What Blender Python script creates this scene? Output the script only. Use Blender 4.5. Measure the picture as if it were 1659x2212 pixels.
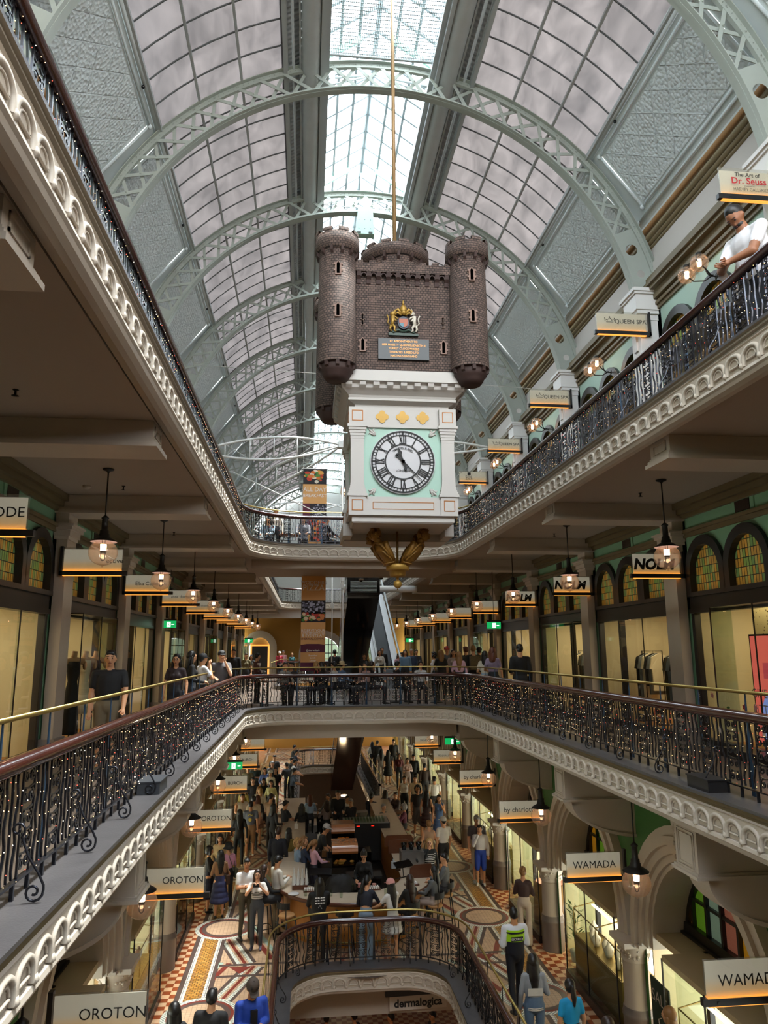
import bpy, bmesh, math, random
import numpy as np
from mathutils import Vector, Matrix
R = math.radians
PI = math.pi
random.seed(7)
SC = bpy.context.scene
COL = SC.collection
for _o in list(bpy.data.objects): bpy.data.objects.remove(_o)

# ------------------------------------------------------------------ camera
PW, PH, FPX = 1659.0, 2212.0, 1565.0
VPX, VPY, ROLL, EYE = 660.0, 1405.0, 0.006, 1.7
_yd = np.array([VPX - PW/2, VPY - PH/2, FPX]); _yd /= np.linalg.norm(_yd)
_c = (ROLL*_yd[0] + _yd[1])/_yd[2]
_u = np.array([-ROLL, -1.0, _c]); _u /= np.linalg.norm(_u)
_x = np.cross(_yd, _u)
AX = np.array([_x, _yd, _u])            # rows: world axes seen from the camera
def ray(px, py): return AX @ np.array([px - PW/2, py - PH/2, FPX])
def at_z(px, py, z):
    r = ray(px, py); t = (z - EYE)/r[2]; return Vector((r[0]*t, r[1]*t, z))
def at_y(px, py, y):
    r = ray(px, py); t = y/r[1]; return Vector((r[0]*t, y, EYE + r[2]*t))
def at_x(px, py, x):
    r = ray(px, py); t = x/r[0]; return Vector((x, r[1]*t, EYE + r[2]*t))
cam = bpy.data.cameras.new('camera'); camo = bpy.data.objects.new('camera', cam); COL.objects.link(camo)
_rt, _up, _bk = AX @ np.array([1., 0, 0]), AX @ np.array([0, -1., 0]), AX @ np.array([0, 0, -1.])
camo.matrix_world = Matrix(((_rt[0], _up[0], _bk[0], 0), (_rt[1], _up[1], _bk[1], 0), (_rt[2], _up[2], _bk[2], EYE), (0, 0, 0, 1)))
cam.sensor_fit = 'VERTICAL'; cam.sensor_height = 24.0; cam.sensor_width = 24.0*PW/PH
cam.lens = FPX/PH*24.0; cam.clip_start = 0.05; cam.clip_end = 500
SC.camera = camo

# ------------------------------------------------------------------ light and exposure
SKY = 14.5
SUN = 32.0
EXPO = 0.0
LAMP = 9.0
w = bpy.data.worlds.new('sky'); SC.world = w; w.use_nodes = True
_n = w.node_tree.nodes; _l = w.node_tree.links
_bg = _n['Background']; _tc = _n.new('ShaderNodeTexCoord'); _ns = _n.new('ShaderNodeTexNoise'); _cr = _n.new('ShaderNodeValToRGB')
_ns.inputs['Scale'].default_value = 2.6; _ns.inputs['Detail'].default_value = 4
_l.new(_tc.outputs['Generated'], _ns.inputs['Vector']); _l.new(_ns.outputs['Fac'], _cr.inputs[0])
_cr.color_ramp.elements[0].position = 0.38; _cr.color_ramp.elements[0].color = (0.72, 0.86, 1.0, 1)
_cr.color_ramp.elements[1].position = 0.58; _cr.color_ramp.elements[1].color = (0.97, 0.99, 1.0, 1)
_l.new(_cr.outputs[0], _bg.inputs[0]); _bg.inputs[1].default_value = SKY
sun = bpy.data.lights.new('sun', 'SUN'); sun.energy = SUN; sun.angle = R(12); sun.color = (1.0, 0.97, 0.92)
suno = bpy.data.objects.new('sun', sun); COL.objects.link(suno)
suno.rotation_euler = Vector((0.25, 0.10, 1.0)).to_track_quat('Z', 'Y').to_euler()
SC.view_settings.view_transform = 'Standard'; SC.view_settings.look = 'None'
SC.view_settings.exposure = EXPO; SC.view_settings.gamma = 1.0; SC.view_settings.use_curve_mapping = False
cy = SC.cycles
cy.max_bounces = 7; cy.diffuse_bounces = 4; cy.glossy_bounces = 3; cy.transmission_bounces = 4; cy.transparent_max_bounces = 16
cy.sample_clamp_indirect = 3.0; cy.sample_clamp_direct = 0.0; cy.caustics_reflective = False; cy.caustics_refractive = False
cy.use_adaptive_sampling = True; cy.adaptive_threshold = 0.02
cy.use_denoising = True

# ------------------------------------------------------------------ materials
def hx(h):
    h = h.lstrip('#'); c = [int(h[i:i+2], 16)/255 for i in (0, 2, 4)]
    return tuple(v/12.92 if v <= 0.04045 else ((v+0.055)/1.055)**2.4 for v in c) + (1,)
MATS = {}
def _new(name):
    m = bpy.data.materials.new(name); m.use_nodes = True; MATS[name] = m
    return m, m.node_tree.nodes, m.node_tree.links, m.node_tree.nodes['Principled BSDF']
def pbr(name, col, rough=0.6, metal=0.0, var=0.0, vscale=3.0, bump=0.0, bscale=40.0, spec=0.5, coat=0.0):
    m, n, l, b = _new(name)
    c = hx(col) if isinstance(col, str) else tuple(col) + (1,)
    b.inputs['Base Color'].default_value = c; b.inputs['Roughness'].default_value = rough; b.inputs['Metallic'].default_value = metal
    b.inputs['Specular IOR Level'].default_value = spec
    if coat: b.inputs['Coat Weight'].default_value = coat
    if var or bump:
        tc = n.new('ShaderNodeTexCoord')
    if var:
        t = n.new('ShaderNodeTexNoise'); t.inputs['Scale'].default_value = vscale; t.inputs['Detail'].default_value = 5
        l.new(tc.outputs['Object'], t.inputs['Vector'])
        mx = n.new('ShaderNodeMixRGB'); l.new(t.outputs['Fac'], mx.inputs[0])
        mx.inputs[1].default_value = tuple(min(1, v*(1-var)) for v in c[:3]) + (1,); mx.inputs[2].default_value = tuple(min(1, v*(1+var)) for v in c[:3]) + (1,)
        l.new(mx.outputs[0], b.inputs['Base Color'])
    if bump:
        t2 = n.new('ShaderNodeTexNoise'); t2.inputs['Scale'].default_value = bscale; t2.inputs['Detail'].default_value = 3
        l.new(tc.outputs['Object'], t2.inputs['Vector'])
        bp = n.new('ShaderNodeBump'); bp.inputs['Strength'].default_value = bump; bp.inputs['Distance'].default_value = 0.02
        l.new(t2.outputs['Fac'], bp.inputs['Height']); l.new(bp.outputs[0], b.inputs['Normal'])
    return m
def emis(name, col, s):
    m, n, l, b = _new(name)
    b.inputs['Base Color'].default_value = (0.02, 0.02, 0.02, 1)
    b.inputs['Emission Color'].default_value = hx(col); b.inputs['Emission Strength'].default_value = s
    return m
def clear(name, col='#ffffff', refl=0.08, rough=0.02, alpha=0.0, acol='#888888'):
    """thin clear glass: straight-through transparency with a fresnel mirror and optional veil of colour"""
    m, n, l, b = _new(name); out = n['Material Output']; n.remove(b)
    tr = n.new('ShaderNodeBsdfTransparent'); tr.inputs[0].default_value = hx(col)
    gl = n.new('ShaderNodeBsdfGlossy'); gl.inputs['Roughness'].default_value = rough
    lw = n.new('ShaderNodeLayerWeight'); lw.inputs[0].default_value = 0.5; pw = n.new('ShaderNodeMath'); pw.operation = 'POWER'; pw.inputs[1].default_value = 4.5; l.new(lw.outputs['Facing'], pw.inputs[0])
    mu = n.new('ShaderNodeMath'); mu.operation = 'MULTIPLY_ADD'; mu.inputs[1].default_value = 0.65; mu.inputs[2].default_value = refl
    mu.use_clamp = True; l.new(pw.outputs[0], mu.inputs[0])
    mx = n.new('ShaderNodeMixShader'); l.new(mu.outputs[0], mx.inputs[0]); l.new(tr.outputs[0], mx.inputs[1]); l.new(gl.outputs[0], mx.inputs[2])
    last = mx
    if alpha:
        df = n.new('ShaderNodeBsdfDiffuse'); df.inputs[0].default_value = hx(acol)
        m2 = n.new('ShaderNodeMixShader'); m2.inputs[0].default_value = alpha
        l.new(mx.outputs[0], m2.inputs[1]); l.new(df.outputs[0], m2.inputs[2]); last = m2
    l.new(last.outputs[0], out.inputs[0])
    return m
def brick(name, c1, c2, mortar, bw=0.2, bh=0.1, ms=0.006, rough=0.7, offset=0.5, bump=0.0, swap=None, noise=0.0):
    m, n, l, b = _new(name); tc = n.new('ShaderNodeTexCoord'); br = n.new('ShaderNodeTexBrick')
    src = tc.outputs['UV'] if swap == 'uv' else tc.outputs['Object']
    if swap == 'xz' or swap == 'yz':
        sp = n.new('ShaderNodeSeparateXYZ'); cb = n.new('ShaderNodeCombineXYZ'); l.new(src, sp.inputs[0])
        l.new(sp.outputs[0 if swap == 'xz' else 1], cb.inputs[0]); l.new(sp.outputs[2], cb.inputs[1]); src = cb.outputs[0]
    l.new(src, br.inputs['Vector'])
    br.offset = offset; br.inputs['Color1'].default_value = hx(c1); br.inputs['Color2'].default_value = hx(c2); br.inputs['Mortar'].default_value = hx(mortar)
    br.inputs['Scale'].default_value = 1.0; br.inputs['Brick Width'].default_value = bw; br.inputs['Row Height'].default_value = bh
    br.inputs['Mortar Size'].default_value = ms; br.inputs['Mortar Smooth'].default_value = 0.2; br.inputs['Bias'].default_value = 0.0
    last = br.outputs['Color']
    if noise:
        t = n.new('ShaderNodeTexNoise'); t.inputs['Scale'].default_value = 14; l.new(tc.outputs['Object'], t.inputs['Vector'])
        mr = n.new('ShaderNodeMapRange'); mr.inputs[3].default_value = 1 - noise; mr.inputs[4].default_value = 1 + noise; l.new(t.outputs['Fac'], mr.inputs[0])
        mx = n.new('ShaderNodeVectorMath'); mx.operation = 'SCALE'; l.new(last, mx.inputs[0]); l.new(mr.outputs[0], mx.inputs['Scale']); last = mx.outputs[0]
    l.new(last, b.inputs['Base Color']); b.inputs['Roughness'].default_value = rough
    if bump:
        bp = n.new('ShaderNodeBump'); bp.inputs['Strength'].default_value = bump; bp.inputs['Distance'].default_value = 0.012; bp.invert = True
        l.new(br.outputs['Fac'], bp.inputs['Height']); l.new(bp.outputs[0], b.inputs['Normal'])
    return m

CREAM = pbr('cream_plaster', '#b0a393', 0.6, var=0.05, vscale=1.2, bump=0.05, bscale=30)
CREAM2 = pbr('cream_moulding', '#c2b7a9', 0.5, var=0.04, vscale=2)
CEIL = pbr('warm_ceiling', '#ab9d8e', 0.75, var=0.04, vscale=0.8)
WHITEW = pbr('white_wall', '#d2ccc6', 0.7, var=0.03, vscale=1)
OLIVE = pbr('olive_moulding', '#6d5f44', 0.5, var=0.08, vscale=3)
GREENA = pbr('pale_green_wall', '#7fae8c', 0.6, var=0.06, vscale=1.5)
GREENG = pbr('deep_green_wall', '#3d6e35', 0.6, var=0.08, vscale=1.5)
GREENB = pbr('mint_green_wall', '#b2cfc0', 0.6, var=0.04, vscale=1.5)
MINT = pbr('mint_panel', '#a2c4b5', 0.5)
DARKW = pbr('dark_joinery', '#1b1a1c', 0.35)
DARKB = pbr('dark_brown_joinery', '#2b211c', 0.4)
SLATE = pbr('slate_ledge', '#4b494b', 0.38, var=0.35, vscale=4, bump=0.1, bscale=60)
MAHOG = pbr('mahogany', '#3b1a15', 0.22, var=0.25, vscale=6, coat=0.6)
IRON = pbr('black_iron', '#383a42', 0.25, spec=1.0, metal=0.7)
IRONM = pbr('lamp_iron', '#23211f', 0.45, metal=0.3)
BRASS = pbr('brass', '#b09a5e', 0.36, metal=0.9)
BRASSD = pbr('dull_brass', '#8f7b46', 0.35, metal=0.8)
BLUEST = pbr('blue_steel', '#35506a', 0.4, metal=0.4)
STEELG = pbr('sage_green_steel', '#a8aea5', 0.45, var=0.06, vscale=4)
GREYST = pbr('grey_steel', '#b4b9b9', 0.5)
WHITEST = pbr('white_steel', '#e2e2de', 0.35)
BLUECV = pbr('blue_grey_cove', '#e0eaeb', 0.6, var=0.05, vscale=2)
BROWNR = pbr('brown_rail', '#8f6a43', 0.5)
DUCT = pbr('duct_grey', '#cdd1d1', 0.5, metal=0.2, var=0.1)
CONC = pbr('grey_plaster', '#a9aaa6', 0.8, var=0.06, vscale=1)
BLACK = pbr('matt_black', '#0c0c0d', 0.6)
SLITSHADE = pbr('slit_black', '#030303', 1.0, spec=0.0)  # flat black painted in for the dark inside the arrow slits
BLACKG = pbr('gloss_black', '#08080a', 0.12)
WHITE = pbr('white_paint', '#e8e6e2', 0.5)
GOLDP = pbr('gold_paint', '#a4813a', 0.42, metal=0.35, var=0.15, vscale=6)
OCHRE = pbr('ochre_figure', '#8a6426', 0.5, metal=0.15, var=0.2, vscale=9, bump=0.3, bscale=30)
YELLOWW = pbr('ochre_wall', '#a57a34', 0.7, var=0.06, vscale=1)
WOODO = pbr('orange_wood', '#b0763a', 0.4, var=0.15, vscale=5)
WOODD = pbr('walnut', '#5a3320', 0.35, var=0.25, vscale=7, coat=0.3)
MARBLE = pbr('counter_marble', '#cbb9a2', 0.25, var=0.08, vscale=5)
TILEW = pbr('shop_wall', '#cfc3a2', 0.7, var=0.03, vscale=1)
TILEG = pbr('shop_wall_grey', '#b9ab8b', 0.7, var=0.05, vscale=1)
GLASS = clear('clear_glass', '#e4ece4', refl=0.028)
GLOBE = clear('globe_glass', '#fff6ee', refl=0.10, alpha=0.09, acol='#ffe6d0')
ACRYL = clear('acrylic', '#f2f2ee', refl=0.05, alpha=0.10, acol='#ddd8cc')
LGLASS = clear('lantern_glass', '#f0f5f6', refl=0.03)
MANTLE = emis('lamp_mantle', '#ffd0a0', 22.0)
SHADEIN = emis('reflector_painted_glow', '#f0b8a0', 0.55)  # emission stands in for mantle light caught by the reflector
LEDW = emis('warm_led_strip', '#ffa040', 1.6)
LEDS = emis('shop_downlight', '#ffd79a', 9.0)
BULB = emis('fairy_bulb_warm', '#ffd090', 5.0)
BULBR = emis('fairy_bulb_red', '#ff5a40', 4.0)
BULBW = emis('fairy_bulb_white', '#fff2e0', 5.0)
EXITG = emis('exit_green', '#0fa858', 1.1)
EXITW = emis('exit_white', '#f0fff4', 1.6)
PINKE = emis('pink_screen', '#ee6a5c', 0.75)
BLUEE = emis('blue_screen', '#8fa2ea', 0.7)
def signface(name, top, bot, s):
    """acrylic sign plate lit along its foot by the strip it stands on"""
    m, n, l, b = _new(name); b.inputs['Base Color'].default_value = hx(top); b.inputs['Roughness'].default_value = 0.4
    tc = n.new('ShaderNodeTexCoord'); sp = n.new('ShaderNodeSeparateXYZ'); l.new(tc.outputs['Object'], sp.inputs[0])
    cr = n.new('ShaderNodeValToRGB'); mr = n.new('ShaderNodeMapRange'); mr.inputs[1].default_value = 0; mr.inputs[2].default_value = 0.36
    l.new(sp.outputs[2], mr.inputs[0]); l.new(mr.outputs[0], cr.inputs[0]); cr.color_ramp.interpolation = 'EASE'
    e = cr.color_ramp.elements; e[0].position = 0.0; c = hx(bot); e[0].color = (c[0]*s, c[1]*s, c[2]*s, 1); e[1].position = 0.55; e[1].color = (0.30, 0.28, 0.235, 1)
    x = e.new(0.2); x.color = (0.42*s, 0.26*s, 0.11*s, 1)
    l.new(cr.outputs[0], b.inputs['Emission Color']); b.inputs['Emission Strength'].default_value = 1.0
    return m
SIGNW = signface('painted_glow_acrylic', '#d8d2c4', '#ffa848', 0.9)

# tin ceiling with stamped squares
def tin():
    m, n, l, b = _new('stamped_tin'); b.inputs['Base Color'].default_value = hx('#e6f0f2'); b.inputs['Roughness'].default_value = 0.45
    tc = n.new('ShaderNodeTexCoord'); mp = n.new('ShaderNodeMapping'); l.new(tc.outputs['UV'], mp.inputs[0])
    vo = n.new('ShaderNodeTexVoronoi'); vo.inputs['Scale'].default_value = 15.0; l.new(mp.outputs[0], vo.inputs['Vector']); vo.inputs['Randomness'].default_value = 0.65
    br = n.new('ShaderNodeTexBrick'); br.offset = 0; mp2 = n.new('ShaderNodeMapping'); mp2.inputs['Rotation'].default_value = (0, 0, R(45)); l.new(tc.outputs['UV'], mp2.inputs[0]); l.new(mp2.outputs[0], br.inputs['Vector']); br.inputs['Scale'].default_value = 1
    br.inputs['Brick Width'].default_value = 0.40; br.inputs['Row Height'].default_value = 0.40; br.inputs['Mortar Size'].default_value = 0.016; br.inputs['Mortar Smooth'].default_value = 0.6
    b1 = n.new('ShaderNodeBump'); b1.inputs['Strength'].default_value = 0.55; b1.inputs['Distance'].default_value = 0.05; l.new(vo.outputs['Distance'], b1.inputs['Height'])
    b2 = n.new('ShaderNodeBump'); b2.inputs['Strength'].default_value = 0.8; b2.inputs['Distance'].default_value = 0.02; b2.invert = True
    l.new(br.outputs['Fac'], b2.inputs['Height']); l.new(b1.outputs[0], b2.inputs['Normal']); l.new(b2.outputs[0], b.inputs['Normal'])
    return m
TIN = tin()
def glaz():
    """weathered translucent roof sheet"""
    m, n, l, b = _new('weathered_roof_glazing'); out = n['Material Output']; n.remove(b)
    tc = n.new('ShaderNodeTexCoord')
    t = n.new('ShaderNodeTexNoise'); t.inputs['Scale'].default_value = 1.9; t.inputs['Detail'].default_value = 12; t.inputs['Distortion'].default_value = 0.6; t.inputs['Roughness'].default_value = 0.6
    mp = n.new('ShaderNodeMapping'); mp.inputs['Scale'].default_value = (1, 0.5, 1); l.new(tc.outputs['Object'], mp.inputs[0]); l.new(mp.outputs[0], t.inputs['Vector'])
    cr = n.new('ShaderNodeValToRGB'); l.new(t.outputs['Fac'], cr.inputs[0])
    cr.color_ramp.elements[0].position = 0.3; cr.color_ramp.elements[0].color = (0.0155, 0.0135, 0.013, 1)
    cr.color_ramp.elements[1].position = 0.7; cr.color_ramp.elements[1].color = (0.039, 0.034, 0.0325, 1)
    tl = n.new('ShaderNodeBsdfTranslucent'); l.new(cr.outputs[0], tl.inputs[0])
    df = n.new('ShaderNodeBsdfDiffuse'); df.inputs[0].default_value = hx('#8a8686')
    tr = n.new('ShaderNodeBsdfTransparent'); tr.inputs[0].default_value = (0.9, 0.93, 1, 1)
    m1 = n.new('ShaderNodeMixShader'); m1.inputs[0].default_value = 0.62; l.new(df.outputs[0], m1.inputs[1]); l.new(tl.outputs[0], m1.inputs[2])
    m2 = n.new('ShaderNodeMixShader'); m2.inputs[0].default_value = 0.004; l.new(m1.outputs[0], m2.inputs[1]); l.new(tr.outputs[0], m2.inputs[2])
    l.new(m2.outputs[0], out.inputs[0]); return m
GLAZE = glaz()
def stained(name, cols, cw, ch, lead=0.012, rough=0.35):
    """leaded panes of several colours with dark cames, on UV in metres; a weak emission stands in for shop light behind"""
    m, n, l, b = _new(name); tc = n.new('ShaderNodeTexCoord'); br = n.new('ShaderNodeTexBrick'); l.new(tc.outputs['UV'], br.inputs['Vector']); br.offset = 0.0
    br.inputs['Scale'].default_value = 1; br.inputs['Brick Width'].default_value = cw; br.inputs['Row Height'].default_value = ch; br.inputs['Mortar Size'].default_value = lead; br.inputs['Mortar Smooth'].default_value = 0
    sn = n.new('ShaderNodeVectorMath'); sn.operation = 'SNAP'; sn.inputs[1].default_value = (cw, ch, 1); l.new(tc.outputs['UV'], sn.inputs[0])
    wn = n.new('ShaderNodeTexWhiteNoise'); wn.noise_dimensions = '3D'; l.new(sn.outputs[0], wn.inputs['Vector'])
    cr = n.new('ShaderNodeValToRGB'); cr.color_ramp.interpolation = 'CONSTANT'; l.new(wn.outputs['Value'], cr.inputs[0])
    els = cr.color_ramp.elements
    while len(els) < len(cols): els.new(0.5)
    for i, c in enumerate(cols): els[i].position = i/len(cols); els[i].color = hx(c)
    mx = n.new('ShaderNodeMixRGB'); l.new(br.outputs['Fac'], mx.inputs[0]); l.new(cr.outputs[0], mx.inputs[1]); mx.inputs[2].default_value = (0.008, 0.008, 0.008, 1)
    l.new(mx.outputs[0], b.inputs['Base Color']); b.inputs['Roughness'].default_value = rough
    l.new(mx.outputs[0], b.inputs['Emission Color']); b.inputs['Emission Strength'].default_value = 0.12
    t2 = n.new('ShaderNodeTexNoise'); t2.inputs['Scale'].default_value = 60; l.new(tc.outputs['UV'], t2.inputs['Vector'])
    bp = n.new('ShaderNodeBump'); bp.inputs['Strength'].default_value = 0.3; bp.inputs['Distance'].default_value = 0.01; l.new(t2.outputs['Fac'], bp.inputs['Height']); l.new(bp.outputs[0], b.inputs['Normal'])
    return m
STAINA = stained('leaded_glass_green_amber', ['#b98a3a', '#7f9a4c', '#c9983f', '#6d8f55', '#a9a35a', '#c28e34'], 0.075, 0.15, 0.007)
STAING = stained('leaded_glass_bold', ['#d59a1e', '#b5776a', '#8fae9c', '#6fae2c', '#d59a1e', '#b5776a', '#93b0a0'], 0.36, 0.42, 0.001)
CASTLE = brick('castle_stone', '#6a564d', '#4e3f39', '#1c1614', 0.052, 0.036, 0.004, 0.8, bump=1.0, swap='uv', noise=0.25)
FT = {}
FT['cream'] = brick('cream_mosaic', '#b3967a', '#a98c70', '#7d6656', 0.085, 0.085, 0.004, 0.35, offset=0)
FT['check'] = None
def checker(name, a, b_, s):
    m, n, l, b = _new(name); tc = n.new('ShaderNodeTexCoord'); c = n.new('ShaderNodeTexChecker'); l.new(tc.outputs['Object'], c.inputs[0]); c.inputs['Scale'].default_value = 1/s
    c.inputs[1].default_value = hx(a); c.inputs[2].default_value = hx(b_); l.new(c.outputs[0], b.inputs['Base Color']); b.inputs['Roughness'].default_value = 0.35; return m
FT['check'] = checker('terracotta_checker', '#84401f', '#bf9c7a', 0.16)
FT['dark'] = pbr('dark_tile', '#4d3f3a', 0.35, var=0.1, vscale=20)
FT['dots'] = brick('white_tile_row', '#d8cdbd', '#cfc3b2', '#5d6a70', 0.075, 0.075, 0.008, 0.35, offset=0)
FT['ochre'] = brick('ochre_lattice', '#946626', '#ad8544', '#4b2f16', 0.10, 0.07, 0.008, 0.35, offset=0.5)
FT['red'] = pbr('oxblood_tile', '#6e2d24', 0.35, var=0.1, vscale=20)
FT['teal'] = pbr('celadon_tile', '#8fa396', 0.35, var=0.1, vscale=20)
FT['mesh'] = checker('white_green_mosaic', '#d8d2c4', '#6d7f76', 0.035)
FT['brown'] = pbr('umber_tile', '#7d5b45', 0.35, var=0.1, vscale=20)
CARP = pbr('gallery_floor_stone', '#5d5148', 0.4, var=0.15, vscale=2)

# ------------------------------------------------------------------ mesh builder
class MB:
    def __init__(s): s.v = []; s.f = []; s.m = []; s.uv = {}; s.sm = []
    def add(s, vs, fs, mi=0, sm=False):
        o = len(s.v); s.v.extend([tuple(p) for p in vs])
        for f in fs: s.f.append(tuple(i+o for i in f)); s.m.append(mi); s.sm.append(sm)
        return s
    def box(s, x0, x1, y0, y1, z0, z1, mi=0):
        if x0 > x1: x0, x1 = x1, x0
        if y0 > y1: y0, y1 = y1, y0
        if z0 > z1: z0, z1 = z1, z0
        return s.add([(x0,y0,z0),(x1,y0,z0),(x1,y1,z0),(x0,y1,z0),(x0,y0,z1),(x1,y0,z1),(x1,y1,z1),(x0,y1,z1)],
                     [(0,3,2,1),(4,5,6,7),(0,1,5,4),(1,2,6,5),(2,3,7,6),(3,0,4,7)], mi)
    def quad(s, a, b, c, d, mi=0, uv=None):
        if uv: s.uv[len(s.f)] = uv
        return s.add([a, b, c, d], [(0,1,2,3)], mi)
    def poly(s, pts, mi=0, uv=None):
        if uv: s.uv[len(s.f)] = uv
        return s.add(pts, [tuple(range(len(pts)))], mi)
    def prism(s, pts, d, mi=0):
        """closed polygon of 3-D points pushed along the vector d"""
        n = len(pts); d = Vector(d); q = [Vector(p)+d for p in pts]
        return s.add([tuple(p) for p in pts]+[tuple(p) for p in q], [tuple(range(n))[::-1], tuple(range(n, 2*n))]+[(i, (i+1) % n, n+(i+1) % n, n+i) for i in range(n)], mi)
    def tube(s, pts, r, n=6, mi=0, closed=False, sm=True, flat=None, caps=True):
        pts = [Vector(p) for p in pts]; k = len(pts); rs = r if isinstance(r, (list, tuple)) else [r]*k
        vs = []; last = None
        for i, p in enumerate(pts):
            a = pts[i-1] if (i > 0 or closed) else p; b = pts[(i+1) % k] if (i < k-1 or closed) else p
            t = (b-a); t = t.normalized() if t.length > 1e-9 else Vector((0, 0, 1))
            if last is None: ref = Vector((0, 0, 1)) if abs(t.z) < 0.9 else Vector((1, 0, 0)); u = t.cross(ref).normalized()
            else: u = (last - t*last.dot(t)); u = u.normalized() if u.length > 1e-6 else t.orthogonal().normalized()
            last = u; v = t.cross(u)
            fu, fv = (flat if flat else (1, 1))
            for j in range(n):
                a_ = 2*PI*(j+0.5)/n; vs.append(p + u*math.cos(a_)*rs[i]*fu + v*math.sin(a_)*rs[i]*fv)
        fs = []
        for i in range(k if closed else k-1):
            for j in range(n): fs.append((i*n+j, i*n+(j+1) % n, ((i+1) % k)*n+(j+1) % n, ((i+1) % k)*n+j))
        if not closed and caps: fs += [tuple(range(n))[::-1], tuple((k-1)*n+j for j in range(n))]
        return s.add(vs, fs, mi, sm and n > 4)
    def lathe(s, prof, c=(0, 0, 0), n=24, mi=0, a0=0, a1=2*PI, sm=True, sy=1.0, uvs=None):
        vs = []; full = abs(a1-a0-2*PI) < 1e-6; cnt = n if full else n+1
        for (r, z) in prof:
            for j in range(cnt):
                a = a0+(a1-a0)*j/n; vs.append((c[0]+r*math.cos(a), c[1]+r*math.sin(a)*sy, c[2]+z))
        fs = []; base = len(s.f)
        for i in range(len(prof)-1):
            for j in range(n):
                j2 = (j+1) % cnt; fs.append((i*cnt+j, i*cnt+j2, (i+1)*cnt+j2, (i+1)*cnt+j))
                if uvs:
                    R_ = uvs; u0 = (a0+(a1-a0)*j/n)*R_; u1 = (a0+(a1-a0)*(j+1)/n)*R_
                    s.uv[base+len(fs)-1] = [(u0, prof[i][1]), (u1, prof[i][1]), (u1, prof[i+1][1]), (u0, prof[i+1][1])]
        return s.add(vs, fs, mi, sm)
    def sweep(s, prof, path, closed=False, mi=0, mis=None, sm=False):
        """prof: (offset towards the void, z); path: (x, y, nx, ny)"""
        k = len(prof); vs = []
        for (x, y, nx, ny) in path:
            for (d, z) in prof: vs.append((x+nx*d, y+ny*d, z))
        n = len(path); o = len(s.v); s.v.extend(vs)
        for i in range(n if closed else n-1):
            for j in range(k-1):
                a = i*k+j; b = ((i+1) % n)*k+j
                s.f.append((o+a, o+b, o+b+1, o+a+1)); s.m.append(mis[j] if mis else mi); s.sm.append(sm)
        return s
    def sphere(s, c, r, n=12, mi=0, sc=(1, 1, 1)):
        k = max(4, n//2); prof = [(r*math.sin(PI*i/k), -r*math.cos(PI*i/k)) for i in range(k+1)]
        vs = []
        for (a, z) in prof:
            for j in range(n):
                t = 2*PI*j/n; vs.append((c[0]+a*math.cos(t)*sc[0], c[1]+a*math.sin(t)*sc[1], c[2]+z*sc[2]))
        fs = [(i*n+j, i*n+(j+1) % n, (i+1)*n+(j+1) % n, (i+1)*n+j) for i in range(k) for j in range(n)]
        return s.add(vs, fs, mi, True)
    def octa(s, c, r, mi=0):
        x, y, z = c
        return s.add([(x+r,y,z),(x-r,y,z),(x,y+r,z),(x,y-r,z),(x,y,z+r),(x,y,z-r)], [(0,2,4),(2,1,4),(1,3,4),(3,0,4),(2,0,5),(1,2,5),(3,1,5),(0,3,5)], mi)
    def text(s, st, loc, size, mi=0, right=(1, 0, 0), up=(0, 0, 1), align='CENTER', bold=0.0, shear=0.0, sx=1.0, depth=0.004):
        key = (st, align, bold, shear)
        if key not in TXT:
            cu = bpy.data.curves.new('t', 'FONT'); cu.body = st; cu.align_x = align; cu.align_y = 'CENTER'; cu.offset = bold; cu.shear = shear; cu.resolution_u = 3
            ob = bpy.data.objects.new('t', cu); COL.objects.link(ob); dg = bpy.context.evaluated_depsgraph_get(); dg.update()
            me = bpy.data.meshes.new_from_object(ob.evaluated_get(dg))
            TXT[key] = ([v.co.copy() for v in me.vertices], [tuple(p.vertices) for p in me.polygons])
            bpy.data.objects.remove(ob); bpy.data.curves.remove(cu); bpy.data.meshes.remove(me)
        vs, fs = TXT[key]; r_, u_ = Vector(right), Vector(up); l_ = Vector(loc); nn = r_.cross(u_)
        return s.add([l_ + r_*v.x*size*sx + u_*v.y*size + nn*depth for v in vs], fs, mi)
    def xf(s, M):
        s.v = [tuple(M @ Vector(p)) for p in s.v]; return s
    def join(s, o, mi_off=0):
        k = len(s.v); fb = len(s.f); s.v.extend(o.v); s.f.extend(tuple(i+k for i in f) for f in o.f); s.m.extend(m+mi_off for m in o.m); s.sm.extend(o.sm)
        for a, b in o.uv.items(): s.uv[a+fb] = b
        return s
    def mesh(s, name, mats):
        me = bpy.data.meshes.new(name); me.from_pydata(s.v, [], s.f)
        if not isinstance(mats, (list, tuple)): mats = [mats]
        for m in mats: me.materials.append(m)
        me.polygons.foreach_set('material_index', s.m); me.polygons.foreach_set('use_smooth', s.sm)
        if s.uv:
            L = me.uv_layers.new(name='UVMap')
            for fi, uv in s.uv.items():
                p = me.polygons[fi]
                for k, li in enumerate(p.loop_indices): L.data[li].uv = uv[k]
        me.update(); return me
    def build(s, name, mats, parent=None, loc=None, rot=None):
        return link(name, s.mesh(name, mats), parent, loc, rot)
TXT = {}; CHILD = {}
def link(name, me, parent=None, loc=None, rot=None):
    o = bpy.data.objects.new(name, me); COL.objects.link(o)
    if parent: o.parent = parent; CHILD.setdefault(parent.name, []).append(o)
    if loc: o.location = loc
    if rot: o.rotation_euler = (0, 0, rot)
    return o
def tag(o, label=None, cat=None, group=None, kind=None):
    if label: o['label'] = label
    if cat: o['category'] = cat
    if group: o['group'] = group
    if kind: o['kind'] = kind
    return o
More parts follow.
